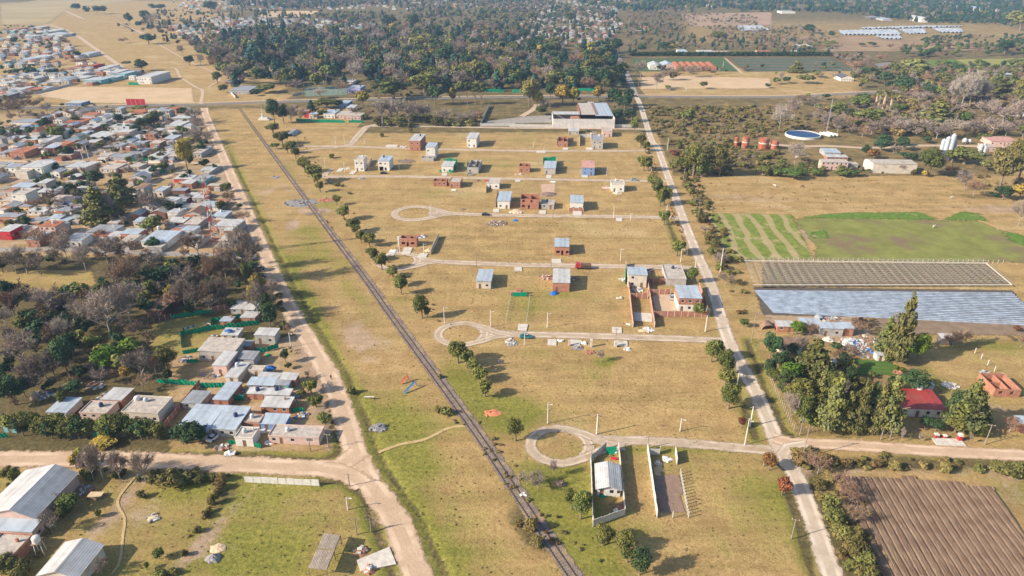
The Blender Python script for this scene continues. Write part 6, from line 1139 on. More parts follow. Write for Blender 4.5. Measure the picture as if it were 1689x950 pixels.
def postrow(t, a, c, n, h, m, lab, wires=3, name='wire_fence', r=.07, grp=None):
    A_, B_ = G(t, *a), G(t, *c); e = empty(name, A_, 0, lab, 'fence', grp); pm = unit(('pr', h, m.name, r), lambda: MB().bar((0, 0, 0), (0, 0, h), r, m).mesh('post')); d = (B_ - A_) / n
    for i in range(n + 1): link('post', pm, e, d * i)
    b = MB()
    for k in range(wires): b.bar((0, 0, h * (k + 1) / (wires + .4)), (*(B_ - A_).xy, h * (k + 1) / (wires + .4)), .015, mWire, 3)
    b.build('wire', e); THINGS.append(e)
postrow('C4', (5, 560), (190, 945), 22, 1.8, mPan, 'wire fence with pale posts on the road side of the fenced grove', grp='wire fences', r=.05); postrow('D4', (190, 45), (1070, 92), 30, 1.6, mWood, 'wire fence with dark posts along the right cross road below the conifers', grp='wire fences', r=.06)
postrow('C4', (1325, 465), (1490, 622), 4, 2.0, mPost, 'row of five white posts across the right lawn', 1, r=.13); postrow('C4', (1290, 385), (1640, 392), 9, 1.6, mWood, 'low fence between the ploughed strip and the lawn', grp='wire fences'); postrow('B4', (0, 790), (1550, 805), 48, 1.8, mPost, 'post fence along the back of the greenhouse frame', grp='wire fences'); postrow('B4', (0, 445), (1560, 445), 40, 1.5, mWood, 'farm fence between pasture and crop field', grp='wire fences')
postrow('D3', (925, 585), (1122, 585), 2, 2.0, mPost, 'wire mesh end of the bare soil plot', 6, r=.12); postrow('D3', (1122, 585), (1072, 310), 14, 1.7, mPost, 'close set pale posts on the right of the bare soil plot', 4, r=.12); postrow('C2', (1350, 92), (1488, 95), 4, 1.2, mNet, 'low green front fence of the cream house in the middle row', 3); postrow('C2', (1350, 92), (1372, 20), 3, 1.3, mPost, 'left side fence of the cream house yard', 3); postrow('C2', (1488, 95), (1492, 20), 3, 1.3, mPost, 'right side fence of the cream house yard', 3)
postrow('C3', (108, 268), (130, 105), 9, 1.3, mPost, 'right pale fence of the fenced playground plot', 3, r=.1); postrow('C3', (-22, 275), (8, 105), 9, 1.3, mPost, 'left pale fence of the fenced playground plot', 3, r=.1); postrow('D1', (190, 285), (380, 282), 8, 1.5, mPost, 'small fence behind the long shed', 3, grp='wire fences'); postrow('A3', (850, 583), (1689, 583), 30, 1.6, mWood, 'farm fence along the far side of the highway', grp='wire fences')
postrow('A1', (1255, 660), (1275, 570), 8, 1.8, mPost, 'fence line right of the bare pitch', grp='wire fences'); postrow('A2', (310, 612), (600, 605), 8, 7, mPost, 'tall netting posts around the front of the sports court', 5, 'court_fence'); postrow('A2', (320, 575), (600, 558), 8, 7, mPost, 'tall netting posts around the back of the sports court', 5, 'court_fence')
# hedge behind the vegetable fields
mHedge = leafmat('hedge_leaf', (.04, .065, .022)); hd = []
for (xa, ya), (xb, yb) in (((790, 362), (1689, 362)),):
    A_, B_ = G('A3', xa, ya), G('A4', 450, 362); n = 5200; tt = rng.uniform(size=n); cen = np.array(A_) + np.outer(tt, np.array(B_ - A_)) + np.stack([rng.normal(0, 1, n), rng.normal(0, 1.6, n), rng.uniform(.3, 5.2, n)], 1); hd.append(quads(cen, rng.normal(0, 1, (n, 3)) + np.array([0, -.5, .8]), .9, rng))
o = link('hedge', meshq('hedge', np.concatenate(hd), mHedge)); THINGS.append(tag(o, 'long clipped dark green hedge behind the brick row and vegetable fields', 'hedge'))
# ---------------------------------------------------------------- poles and lamps
def pole_mesh(kind):
    b = MB(); 
    if kind == 'lamp': b.bar((0, 0, 0), (0, 0, 7), .17, mPost, 6, .11)
    elif kind == 'wood': b.bar((0, 0, 0), (0, 0, 8), .15, mat('pole_timber', (.27, .23, .2), .2, 1), 6, .1)
    else: b.bar((0, 0, 0), (0, 0, 9), .20, mPost, 6, .14)
    return b.mesh('pole')
def pole(t, x, yb, yt, kind='lamp', lab=None, lean=0.):
    p = G(t, x, yb); h = hgt(*P(t, x, yb), P(t, 0, yt)[1]); h = min(max(h, 4), 14); nm, cat = ('street_lamp', 'street lamp') if kind == 'lamp' else ('utility_pole', 'utility pole')
    e = empty(nm, p, random.uniform(-.3, .3), lab or {'lamp': 'white concrete street lamp ', 'wood': 'dark wooden utility pole ', 'conc': 'tall white concrete utility pole '}[kind] + where(p.x, p.y), cat, cat + 's'); e.rotation_euler[1] = lean
    o = link('pole', unit(('pole', kind), lambda: pole_mesh(kind)), e); H_ = {'lamp': 7, 'wood': 8, 'conc': 9}[kind]; o.scale = (1, 1, h / H_)
    if kind == 'lamp':
        o = link('lamp_head', unit('lh', lambda: MB().bar((0, 0, 0), (.9, 0, .1), .05, mPost).box(.7, 1.25, -.13, .13, .02, .18, MW['W'][0]).mesh('lamp_head')), e, (0, 0, h * .9))
    else:
        o = link('crossarm', unit('ca', lambda: MB().box(-.9, .9, -.06, .06, -.06, .06, mWood).box(-.8, -.7, -.05, .05, .06, .25, mPost).box(.7, .8, -.05, .05, .06, .25, mPost).mesh('crossarm')), e, (0, 0, h * .95))
    THINGS.append(e); return e, p, h
def PL(t, kind, s):
    r = []
    for q in s.split(';'): x, a, c = map(float, q.split(',')); r.append(pole(t, x, a, c, kind))
    return r
PL('C2', 'lamp', '1190,280,172;1480,298,197'); PL('C3', 'lamp', '240,905,775;95,415,342;1475,1040,875;1425,680,590;238,305,212;1070,955,875'); PL('D3', 'conc', '547,60,-62'); PL('C3', 'conc', '1228,330,230;1508,925,800')
PL('B3', 'lamp', '920,207,170;1020,470,435;1068,545,490;1110,795,705;1150,752,685;675,510,435;785,527,490;720,787,705;632,235,175;222,90,55;155,52,22;1205,832,790'); PL('B3', 'wood', '1220,540,405;1125,285,190;270,840,690;282,515,455'); PL('B3', 'conc', '1365,862,702;1023,76,-10')
PL('B2', 'lamp', '457,186,115;583,210,148;937,192,155;1140,497,418;940,728,632;1097,747,672;525,30,-20;583,28,-35;713,32,-5'); PL('B2', 'wood', '1437,832,730;745,232,150'); PL('A2', 'wood', '280,925,868;825,822,755;382,795,730;700,792,740'); PL('A3', 'wood', '835,582,505;810,548,455;855,826,780;753,400,345'); PL('D3', 'wood', '865,150,82;513,228,120;1592,262,185'); PL('D4', 'wood', '245,208,10;175,718,592;228,68,-30;1388,126,0;790,100,40;735,95,30')
PL('C3', 'wood', '1515,402,210;665,400,310'); PL('D2', 'wood', '595,388,310;640,690,590;730,672,620;465,150,60;350,168,100'); PL('D2', 'lamp', '585,535,490'); PL('C2', 'wood', '183,322,255'); PL('C2', 'lamp', '228,425,335'); PL('B1', 'conc', '575,122,35;540,138,60;295,242,150;510,100,45'); PL('B1', 'wood', '170,140,50;915,345,320;80,340,280'); PL('D1', 'wood', '378,520,430')
PL('A1', 'lamp', '745,665,645;935,640,600;970,640,605;1195,735,705'); PL('A3', 'conc', '1145,590,560;1385,430,400')
# ---------------------------------------------------------------- lattice mast
p0 = G('B1', 1412, 748); mh = hgt(*P('B1', 1412, 748), P('B1', 0, 240)[1]); e = empty('lattice_mast', p0, .3, 'tall red and white banded lattice mast at the end of the left town', 'radio mast'); mRed = MW['R'][0]
N_ = 14
for k in range(N_):
    b = MB(); m = mRed if k % 2 == 0 else mPost; z0, z1 = mh * k / N_, mh * (k + 1) / N_; r0, r1 = 2.5 * (1 - z0 / mh) + .45, 2.5 * (1 - z1 / mh) + .45; c0 = [Vector((r0 * math.cos(a), r0 * math.sin(a), z0)) for a in (0, 2.09, 4.19)]; c1 = [Vector((r1 * math.cos(a), r1 * math.sin(a), z1)) for a in (0, 2.09, 4.19)]
    for i in range(3): b.bar(c0[i], c1[i], .11, m); b.bar(c0[i], c1[(i + 1) % 3], .06, m); b.bar(c0[(i + 1) % 3], c1[i], .06, m); b.bar(c1[i], c1[(i + 1) % 3], .06, m)
    b.build('lattice_section', e)
for z in (.97, .9, .62, .5): b = MB(); b.box(.5, .9, -.6, .6, mh * z - .7, mh * z + .7, mPost); b.build('antenna', e)
THINGS.append(e)
mGal = mat('galvanised', (.42, .41, .38), .2, 1, .5, .4); p0 = G('A4', 408, 860); b = MB(); hm = hgt(*P('A4', 408, 860), P('A4', 0, 640)[1])
for a in (0, 2.1, 4.2): b.bar((.4 * math.cos(a), .4 * math.sin(a), 0), (.25 * math.cos(a), .25 * math.sin(a), hm), .06, mGal)
for k in range(20): b.bar((.4, 0, hm * k / 20), (-.2, .35, hm * (k + 1) / 20), .04, mGal); b.bar((-.2, .35, hm * k / 20), (-.2, -.35, hm * (k + 1) / 20), .04, mGal)
THINGS.append(tag(b.build('lattice_mast', None, p0), 'slender pale lattice mast behind the round blue pool', 'mast'))
# ---------------------------------------------------------------- vehicles
def carpaint(n, c): return mat('paint_' + n, c, .04, 1, .3, .5)
mTyre = mat('tyre', (.03, .03, .03), .2, 2); mLamp = mat('headlight_glass', (.7, .7, .65), .05, 1, .2, .6)
def car(t, x, y, ang, col, cn, lab, truck=False):
    "ang: heading, degrees from +X"
    p = G(t, x, y); e = empty('truck' if truck else 'car', p, R(ang), lab, 'truck' if truck else 'car', 'parked and driving vehicles'); m = carpaint(cn, col); b = MB()
    if truck:
        b.box(1.2, 3., -1.1, 1.1, .5, 2.6, m); b.box(3., 3.35, -1., 1., .5, 1.5, m); b.build('body', e); b = MB(); b.box(-3.4, 1.0, -1.15, 1.15, .8, 1.9, mat('truck_bed', (.10, .06, .05), .3, 1)); b.box(-3.2, .9, -1., 1., 1.9, 2.3, mat('load', (.16, .1, .07), .4, 2)); b.build('cargo_bed', e)
        b = MB(); b.box(2.96, 3.03, -.95, .95, 1.6, 2.4, mGlass); b.build('window', e); wx = (-2.4, -1.2, 2.2); wr = .5
    else:
        xs = [(-2.15, .42, .80), (-2.1, .3, .95), (-1.2, .25, 1.0), (0.9, .25, .98), (1.6, .28, .85), (2.1, .35, .72)]; v = []
        for xx, z0, z1 in xs: v += [(xx, -.86, z0), (xx, .86, z0), (xx, .80, z1), (xx, -.80, z1)]
        f = [(0, 3, 2, 1), (20, 21, 22, 23)]
        for i in range(5): k = i * 4; f += [(k, k + 1, k + 5, k + 4), (k + 1, k + 2, k + 6, k + 5), (k + 2, k + 3, k + 7, k + 6), (k + 3, k, k + 4, k + 7)]
        b.add(v, f, m); b.add([(-1.5, -.74, .98), (1.0, -.74, .96), (1.0, .74, .96), (-1.5, .74, .98), (-1.1, -.6, 1.46), (.25, -.6, 1.47), (.25, .6, 1.47), (-1.1, .6, 1.46)], [(4, 5, 6, 7)], m); b.build('body', e)
        b = MB(); b.add([(-1.5, -.74, .98), (1.0, -.74, .96), (1.0, .74, .96), (-1.5, .74, .98), (-1.12, -.61, 1.44), (.26, -.61, 1.45), (.26, .61, 1.45), (-1.12, .61, 1.44)], [(0, 1, 5, 4), (1, 2, 6, 5), (2, 3, 7, 6), (3, 0, 4, 7)], mGlass); b.build('window', e); wx = (-1.35, 1.35); wr = .32
        for s in (-1, 1): b = MB(); b.box(2.05, 2.16, s * .65 - .15, s * .65 + .15, .55, .68, mLamp); b.build('headlight', e)
    wm = unit(('wheel', wr), lambda: MB().lathe([(wr, -.12), (wr, .12)], mTyre, 10, Matrix.Rotation(R(90), 4, 'X')).mesh('wheel'))
    for a in wx:
        for s in (-1, 1): link('wheel', wm, e, (a, s * (.8 if not truck else 1.0), wr))
    THINGS.append(e)
car('C3', 105, 368, -6, (.02, .16, .17), 'teal', 'teal car parked on the middle street'); car('B2', 1498, 492, -4, (.02, .02, .025), 'black', 'black car on the street with the upper turning circle'); car('B3', 810, 266, -4, (.25, .32, .38), 'steel', 'steel blue car on the third street near the right road'); car('B2', 965, 52, -4, (.7, .7, .7), 'white', 'white car on the farthest street left of the brick house')
car('B2', 1396, 230, -10, (.25, .28, .3), 'grey', 'grey car before the roofless grey house'); car('A3', 857, 722, -72, (.35, .36, .38), 'silver', 'silver car driving on the right road near the crossing'); car('A3', 820, 626, 0, (.03, .04, .07), 'navy', 'dark car crossing on the highway'); car('A1', 1122, 688, 0, (.1, .1, .11), 'graphite', 'dark car on the highway near the left dirt road')
car('B2', 35, 842, 10, (.62, .65, .68), 'white', 'white car among trees beside the left dirt road'); car('D1', 1342, 88, 70, (.6, .62, .64), 'white', 'white car under the carport of the near left block'); car('A3', 545, 868, 10, (.7, .7, .7), 'white', 'white car behind the far grey house'); car('A3', 510, 852, 80, (.05, .05, .06), 'black', 'black car by the long warehouse wall')
car('B1', 115, 128, 5, (.05, .1, .2), 'blue', 'blue car in the left town by the paved street'); car('B1', 290, 124, 40, (.4, .03, .03), 'red', 'red car in the left town by the paved street'); car('A1', 485, 548, 30, (.3, .03, .03), 'red', 'red car behind the bare pitch'); car('C3', 1018, 122, 85, (.45, .47, .5), 'silver', 'silver car beside the two storey villa'); car('B2', 838, 222, 0, (.06, .06, .07), 'black', 'dark car before the white two storey house with garage')
car('B3', 478, 836, 175, (.5, .03, .03), 'red', 'red cabbed truck with a dark load on the middle street', True)
# ---------------------------------------------------------------- big warehouse
mWh = mat('whitewashed_panels', (.58, .55, .52), .12, .4, dirt=(.44, .40, .37)); a = G('A3', 282, 828); c = G('A3', 682, 830); e = empty('warehouse', a, math.atan2((c - a).y, (c - a).x), 'large L shaped warehouse with white panelled front and pale blue roofs', 'warehouse'); w = (c - a).length; hw = hgt(*P('A3', 282, 828), P('A3', 0, 770)[1])
for i in range(9):
    b = MB(); b.box(i * w / 9 + .06, (i + 1) * w / 9 - .06, 0, .4, 0, hw, mWh); b.build('wall_panel', e)
dd = at(*P('A3', 480, 662), z=hw + 1).y - a.y; xm = w * .48
b = MB(); b.box(.4, w - .2, .42, .8, 0, hw - .6, mBrick); b.box(0, .4, .42, dd * .45, 0, hw - .4, mWh); b.box(w - .4, w, .42, dd, 0, hw + .6, mWh); b.box(xm - .4, xm, dd * .3, dd, 0, hw + .8, MW['D'][0]); b.box(xm, w, dd - .4, dd, 0, hw + .6, mWh); b.box(0, xm, dd * .45, dd * .45 + .4, 0, hw, mWh); b.build('wall', e)
b = MB(); b.box(1, xm - 1, dd * .28, dd * .45, hw - .2, hw, MR['w'][0]); b.build('roof', e); b = MB(); b.box(xm, w * .70, dd * .22, dd - .5, hw + .4, hw + .6, MR['c'][0]); b.build('roof', e); b = MB(); b.box(w * .7 + .1, w - .5, dd * .15, dd - .5, hw + .5, hw + .8, MR['b'][0]); b.build('roof', e)
b = MB(); b.box(w * .3, xm - 2, .9, dd * .26, .1, hw - 1, mBrick); b.build('inner_wall', e); b = MB(); b.box(w * .71, w * .76, dd * .2, dd - 1, hw + .82, hw + .9, MR['o'][0]); b.build('skylight', e)
for i in range(4): b = MB(); b.box(w * .66 + i * 1.4, w * .66 + i * 1.4 + .8, dd - 1, dd, hw + .6, hw + 1.6, mPost); b.build('roof_vent', e)
THINGS.append(e)
# ---------------------------------------------------------------- greenhouse frame, mulch rows, tunnels
gpA, gpB, gpC, gpD = at(1227, 434), at(1625, 438), at(1668, 474), at(1241, 474); e = empty('greenhouse_frame', gpD, 0, 'bare greenhouse framework of pale poles and hoops without its cover', 'greenhouse'); mGal = mat('galvanised', (.42, .41, .38), .2, 1, .5, .4)
nb_ = 30; hoops = MB(); postsb = MB(); ny = 13
for j in range(ny):
    v = j / (ny - 1); L0 = gpD.lerp(gpA, v) - gpD; R0_ = gpC.lerp(gpB, v) - gpD; d = (R0_ - L0) / nb_
    for i in range(nb_):
        a = L0 + d * i; pr = None
        for k in range(6):
            f = k / 5; q = a + d * f + Vector((0, 0, 2.3 + .9 * math.sin(math.pi * f)))
            if pr is not None: hoops.bar(pr, q, .035, mGal, 3)
            pr = q
        if j % 2 == 0: postsb.bar(a, a + Vector((0, 0, 2.3)), .06, mWood, 4)
    hoops.bar(L0 + Vector((0, 0, 2.3)), R0_ + Vector((0, 0, 2.3)), .03, mGal, 3)
for i in range(0, nb_ + 1):
    a = (gpA - gpD) + (gpB - gpA) * i / nb_; c = (gpC - gpD) * i / nb_; hoops.bar(a + Vector((0, 0, 2.3)), c + Vector((0, 0, 2.3)), .035, mGal, 3)
tag(hoops.build('hoops', e), kind='stuff'); tag(postsb.build('poles', e), kind='stuff')
for u, v_, nm in ((gpA, gpB, 1), (gpD, gpC, 1), (gpB, gpC, 1)): b = MB(); b.bar(u - gpD + Vector((0, 0, 1.2)), v_ - gpD + Vector((0, 0, 1.2)), .16, mPost, 4); b.build('side_rail', e)
THINGS.append(e); pad('B4', ((0, 800), (1430, 808), (1600, 945), (0, 960)), sheet_mat('greenhouse_floor', (.19, .15, .10), (.28, .22, .13), .3, (.16, .18, .06), stripes=(3.3, (.12, .09, .07)), amp=.6, edge=.4), 'greenhouse_floor', .06, 2)
pad('C4', ((-60, 50), (1560, 72), (1700, 250), (1700, 262), (0, 225)), sheet_mat('wet_soil', (.09, .08, .07), (.14, .115, .095), .4, edge=.4), 'mulched_ground', .06, 1.5)
e = empty('mulched_plot', at(1243, 478), 0, 'plot of parallel beds covered in shiny blue white plastic mulch', 'crop beds'); o0 = e.location; mPlas = mat('mulch_plastic', (.29, .35, .44), .35, .3, .4, .4); e1 = G('C4', 0, 70), G('C4', 60, 212); e2 = at(1668, 482), at(1760, 545)
nr = 18
for i in range(nr):
    v = (i + .4) / nr; a = at(1243, 479).lerp(at(1275, 516.5), v); c = at(1668, 483).lerp(at(1735, 540), v); 
    k = a.lerp(c, (0)); b = MB(); vs = []; n = 46
    for s in range(n + 1):
        q = a.lerp(c, s / n) - o0; ww = random.uniform(.34, .44); hh = random.uniform(.2, .3)
        for dy, z in ((-ww, .03), (-ww * .6, hh), (0, hh + .06), (ww * .6, hh), (ww, .03)): vs.append((q.x, q.y + dy, z + .05))
    b.add(vs, [(s * 5 + j, s * 5 + 5 + j, s * 5 + 6 + j, s * 5 + 1 + j) for s in range(n) for j in range(4)], mPlas); b.build('plastic_bed', e)
THINGS.append(e)
mTun = mat('milky_plastic', (.27, .30, .34), .25, .05, .5, .4)
for t, pts, lab in (('A4', ((480, 200), (860, 195), (900, 232), (500, 228)), 'largest group of white plastic crop tunnels at upper right'), ('A4', ((720, 236), (890, 236), (905, 258), (765, 256)), 'small group of white tunnels below the largest one'), ('A4', ((870, 190), (1050, 192), (1062, 220), (930, 224)), 'middle group of white plastic crop tunnels'), ('A4', ((1088, 185), (1288, 190), (1300, 215), (1135, 214)), 'rightmost group of white plastic crop tunnels'),
                    ('A4', ((630, 182), (1060, 170), (1300, 172), (1300, 176), (870, 186), (640, 190)), 'thin line of white plastic along the back of the tunnels'), ('A3', ((1448, 172), (1625, 166), (1689, 200), (1500, 208)), 'pale square of plastic tunnels in the brown meadow'), ('A4', ((1430, 482), (1620, 482), (1640, 508), (1570, 514)), 'white plastic sheet behind the olive trees at right'), ('A4', ((0, 180), (40, 190), (50, 200), (0, 205)), 'right tip of the pale square of tunnels')):
    o = ridged('crop_tunnels', TP(t, *pts), 7., 2.2, mTun, .3, kind=None); tag(o, lab, 'greenhouse', 'white crop tunnels'); THINGS.append(o)
def arch(t, x0, x1, yb, yr, r, m, lab, name='arched_shelter'):
    a = G(t, x0, yb); c = G(t, x1, yb); w = (c - a).length; d = max(3., at(*P(t, (x0 + x1) / 2, yr), z=w * .3).y - a.y); b = MB(); vs = []; n = 10; k = 6
    for j in range(k + 1):
        for i in range(n + 1): th_ = math.pi * i / n; vs.append((w / 2 - w / 2 * math.cos(th_), d * j / k, .75 * w / 2 * math.sin(th_)))
    b.add(vs, [(j * (n + 1) + i, j * (n + 1) + i + 1, (j + 1) * (n + 1) + i + 1, (j + 1) * (n + 1) + i) for j in range(k) for i in range(n)], m)
    o = b.build(name, None, a); o.rotation_euler[2] = -GRID; THINGS.append(tag(o, lab, 'shelter'))
arch('A2', 195, 250, 885, 838, 1, MR['g'][0], 'grey arched shelter beside the railway trees'); arch('C4', -10, 72, 318, 262, 1, MR['o'][0], 'rusty arched hut at the left of the farm yard'); arch('C4', 335, 388, 262, 225, 1, MR['g'][0], 'small grey arched hut behind the farm yard')
# ---------------------------------------------------------------- tanks, pool, silos
p = G('A4', 255, 882); rp = 12.6; e = empty('round_pool', p, 0, 'large round above ground pool of dark blue water with a white rim', 'pool'); b = MB(); b.lathe([(rp, 0), (rp, 1.7), (rp - .5, 1.75), (rp - .5, 1.2)], mPost, 36); b.build('rim', e); b = MB(); b.lathe([(.1, 1.25), (rp - .5, 1.3)], mat('pool_water', (.01, .05, .16), .5, .15, .35, .15), 36); b.build('water', e); THINGS.append(e)
for i, (x, y) in enumerate(((400, 882), (422, 881), (446, 880))):
    p = G('A4', x, y); b = MB(); b.lathe([(.5, -5), (1.1, -4.6), (1.1, 4.6), (.5, 5)], mPost, 12, Matrix.Translation((0, 0, 1.3)) @ Matrix.Rotation(R(90), 4, 'X')); b.box(-.9, .9, -3.4, -3, 0, .6, mGal); b.box(-.9, .9, 3, 3.4, 0, .6, mGal); o = b.build('gas_tank', None, p); o.rotation_euler[2] = .5; THINGS.append(tag(o, ('left', 'middle', 'right')[i] + ' of three long white gas tanks lying beside the pool', 'gas tank', 'gas tanks'))
mRust = mat('rusty_tank', (.33, .10, .05), .35, .6, .8, dirt=(.45, .38, .33))
for x0, x1, yb, yt, l in ((1455, 1480, 50, -15, 'slim rusty red tank, leftmost of the tanks'), (1503, 1550, 52, -18, 'broad rusty red tank, middle of the tanks'), (1612, 1676, 58, -12, 'broadest rusty red tank, rightmost of the tanks'), (1690, 1740, 62, 5, 'rusty tank partly hidden by scrub, right of the broadest tank')):
    p = G('B3', (x0 + x1) / 2, yb); h = hgt(*P('B3', x0, yb), P('B3', 0, yt)[1]); r = (G('B3', x1, yb) - G('B3', x0, yb)).length / 2; e = empty('storage_tank', p, 0, l, 'tank', 'rusty tanks'); b = MB(); b.lathe([(r, 0), (r, h * .93), (r * .6, h)], mRust, 16); b.build('shell', e); b = MB(); b.lathe([(r + .12, h * .5), (r + .12, h * .56)], mPost, 16); b.build('band', e); THINGS.append(e)
p = G('B4', 58, 55); b = MB(); b.lathe([(.8, 0), (1.6, .6), (1.6, 3), (.8, 3.8)], mPost, 12); THINGS.append(tag(b.build('white_tank', None, p), 'small white tank right of the rusty tanks', 'tank'))
mSilo = mat('silo_steel', (.42, .46, .50), .15, .6, .5, .5)
for i, (x, yb, yt, rr) in enumerate(((1152, 78, -5, 13), (1178, 82, -20, 14), (1208, 84, -43, 15), (1230, 80, 0, 11), (1300, 27, -10, 15), (1332, 27, -3, 13), (1395, 108, 30, 12), (1422, 108, 42, 14))):
    p = G('B4', x, yb); h = min(hgt(*P('B4', x, yb), P('B4', 0, yt)[1]), 13); r = rr / 3.928 / (F / (p.y * cP + H0 * sP)); e = empty('silo', p, 0, ('leftmost short silo', 'second silo of the left cluster', 'tallest silo of the left cluster', 'right silo of the left cluster', 'left of two silos set back', 'right of two silos set back', 'left pale silo of the right pair', 'right pale silo of the right pair')[i] + ', pale blue steel', 'silo', 'silos')
    b = MB(); b.lathe([(r, 1.5), (r, h - 1.2), (r * .3, h)], mSilo, 14); b.build('shell', e); b = MB(); b.lathe([(r * .3, .8), (r, 1.5)], mSilo, 14); [b.bar((r * .8 * math.cos(a), r * .8 * math.sin(a), 0), (r * .8 * math.cos(a), r * .8 * math.sin(a), 1.6), .1, mGal) for a in (0, 1.57, 3.14, 4.71)]; b.build('hopper', e); THINGS.append(e)
p = G('B4', 660, 190); b = MB(); b.lathe([(1.7, 0), (1.7, 5.2), (1.2, 6), (.3, 6.3)], mPost, 16); THINGS.append(tag(b.build('white_tank', None, p), 'upright white tank between the low pink barn and long concrete shed', 'tank'))
def tower_tank(t, x, yb, yt, lab, s=1.):
    p = G(t, x, yb); h = hgt(*P(t, x, yb), P(t, 0, yt)[1]); e = empty('water_tower', p, .3, lab, 'water tank'); b = MB(); [b.bar((i * .8 * s, j * .8 * s, 0), (i * .6 * s, j * .6 * s, h - 1.7 * s), .1, mConc) for i in (-1, 1) for j in (-1, 1)]; b.box(-s, s, -s, s, h - 1.75 * s, h - 1.6 * s, mWood); b.build('stand', e); water_tank(0, 0, h - 1.6 * s, parent=e, m=mPost, r=.85 * s, h=1.6 * s); THINGS.append(e)
tower_tank('C4', 958, 745, 668, 'white water tank on a pale tower above the red roof', 1.2); tower_tank('D1', 262, 810, 700, 'water tank on a timber platform between the two bottom left sheds'); tower_tank('C1', 878, 820, 735, 'white tank on a stand above the cream flat roof'); tower_tank('B1', 1040, 620, 560, 'white tank on a stand in the lower town')
p = G('C4', 1015, 715); b = MB(); b.box(-1.5, 1.5, -.7, .7, 0, 3.6, mPost); THINGS.append(tag(b.build('white_chimney_block', None, p), 'white block standing up behind the red roof', 'chimney block'))
p = G('C4', 437, 560); b = MB(); b.bar((0, 0, 0), (0, 0, 2.2), .15, mWood); b.add([(-.9, -.9, 2), (.9, -.9, 2), (.9, .9, 2), (-.9, .9, 2), (0, 0, 4.4)], [(3, 2, 1, 0), (0, 1, 4), (1, 2, 4), (2, 3, 4), (3, 0, 4)], mPost); THINGS.append(tag(b.build('pointed_dovecote', None, p), 'small white pointed dovecote on a post beside the garden bed', 'dovecote'))
# ---------------------------------------------------------------- hoarding, monument, canopy, slides
wallrun('A1', ((823, 680), (945, 680)), 5.4, 4.5, MW['R'][0], 'red_hoarding', 'long plain red hoarding beside the highway', cat='hoarding', part='board')
p = G('A2', 65, 775); e = empty('monument', p, 0, 'small white stepped monument with a mast between railway and highway', 'monument'); b = MB(); b.box(-4.5, 4.5, -3, 3, 0, .8, mPost); b.box(-3, 3, -2, 2, .8, 2.2, mPost); b.box(-2, -.8, -1, 1, 2.2, 5, mPost); b.build('plinth', e); b = MB(); b.bar((-1.4, 0, 5), (-1.4, 0, 11), .12, mPost); b.build('mast', e); THINGS.append(e)
e_p = G('D2', 420, 925); hz_ = 2.9; cr4 = [at(*P('D2', *q), z=hz_) for q in ((338, 899), (452, 912), (537, 697), (435, 682))]; e = empty('shade_canopy', (cr4[0].x, cr4[0].y, 0), 0, 'open timber canopy with two grey plank roof panels on the bottom lawn', 'canopy'); o0 = e.location
def qb(b, q, z0, z1, m): v = [(p.x - o0.x, p.y - o0.y, z0) for p in q] + [(p.x - o0.x, p.y - o0.y, z1) for p in q]; b.add(v, [(3, 2, 1, 0), (4, 5, 6, 7), (0, 1, 5, 4), (1, 2, 6, 5), (2, 3, 7, 6), (3, 0, 4, 7)], m)
m1, m2_ = cr4[0].lerp(cr4[3], .53), cr4[1].lerp(cr4[2], .53); m1b, m2b = cr4[0].lerp(cr4[3], .56), cr4[1].lerp(cr4[2], .56)
for q in ((cr4[0], cr4[1], m2_, m1), (m1b, m2b, cr4[2], cr4[3])):
    for i in range(14):
        f0, f1 = i / 14, (i + .88) / 14; b = MB(); qb(b, (q[0].lerp(q[1], f0), q[0].lerp(q[1], f1), q[3].lerp(q[2], f1), q[3].lerp(q[2], f0)), hz_, hz_ + .06 + .02 * (i % 2), mGreyPlank); b.build('plank', e)
for c in (cr4[0], cr4[1], m1, m2_, cr4[2], cr4[3]): b = MB(); b.bar((c.x - o0.x, c.y - o0.y, 0), (c.x - o0.x, c.y - o0.y, hz_), .11, mWood); b.build('post', e)
b = MB()
for a, c in ((0, 1), (1, 2), (2, 3), (3, 0)): b.bar((cr4[a].x - o0.x, cr4[a].y - o0.y, hz_ - .08), (cr4[c].x - o0.x, cr4[c].y - o0.y, hz_ - .08), .08, mWood)
b.build('frame', e); THINGS.append(e)
def slide(t, a, c, m, lab):
    A_, B_ = G(t, *a), G(t, *c); e = empty('playground_slide', A_, 0, lab, 'slide', 'playground slides'); d = B_ - A_; n_ = Vector((-d.y, d.x, 0)).normalized() * .3; b = MB(); z1 = 1.9
    for k in range(6):
        f0, f1 = k / 6, (k + 1) / 6; z = lambda f: .2 + (z1 - .2) * f ** .9; p, q = d * f0 + Vector((0, 0, z(f0))), d * f1 + Vector((0, 0, z(f1))); b.add([p - n_, p + n_, q + n_, q - n_], [(0, 1, 2, 3)], m)
        for s in (-1, 1): u = n_ * s; w_ = Vector((0, 0, .18)); b.add([p + u, q + u, q + u + w_, p + u + w_], [(0, 1, 2, 3)], m)
    b.build('chute', e); b = MB()
    for s in (-1, 1): b.bar(d * 1.25 + n_ * s, d + n_ * s + Vector((0, 0, z1 + .7)), .06, m)
    for k in range(5): f = k / 5; q = d * (1.25 - .25 * f) + Vector((0, 0, z1 * f + .2)); b.bar(q - n_, q + n_, .04, m)
    b.build('ladder', e); THINGS.append(e)
slide('C2', (940, 718), (1003, 680), carpaint('slideblue', (.03, .2, .5)), 'blue playground slide standing alone beside the railway'); slide('C2', (918, 660), (958, 640), carpaint('slidered', (.5, .08, .05)), 'faded red playground slide left of the blue one')
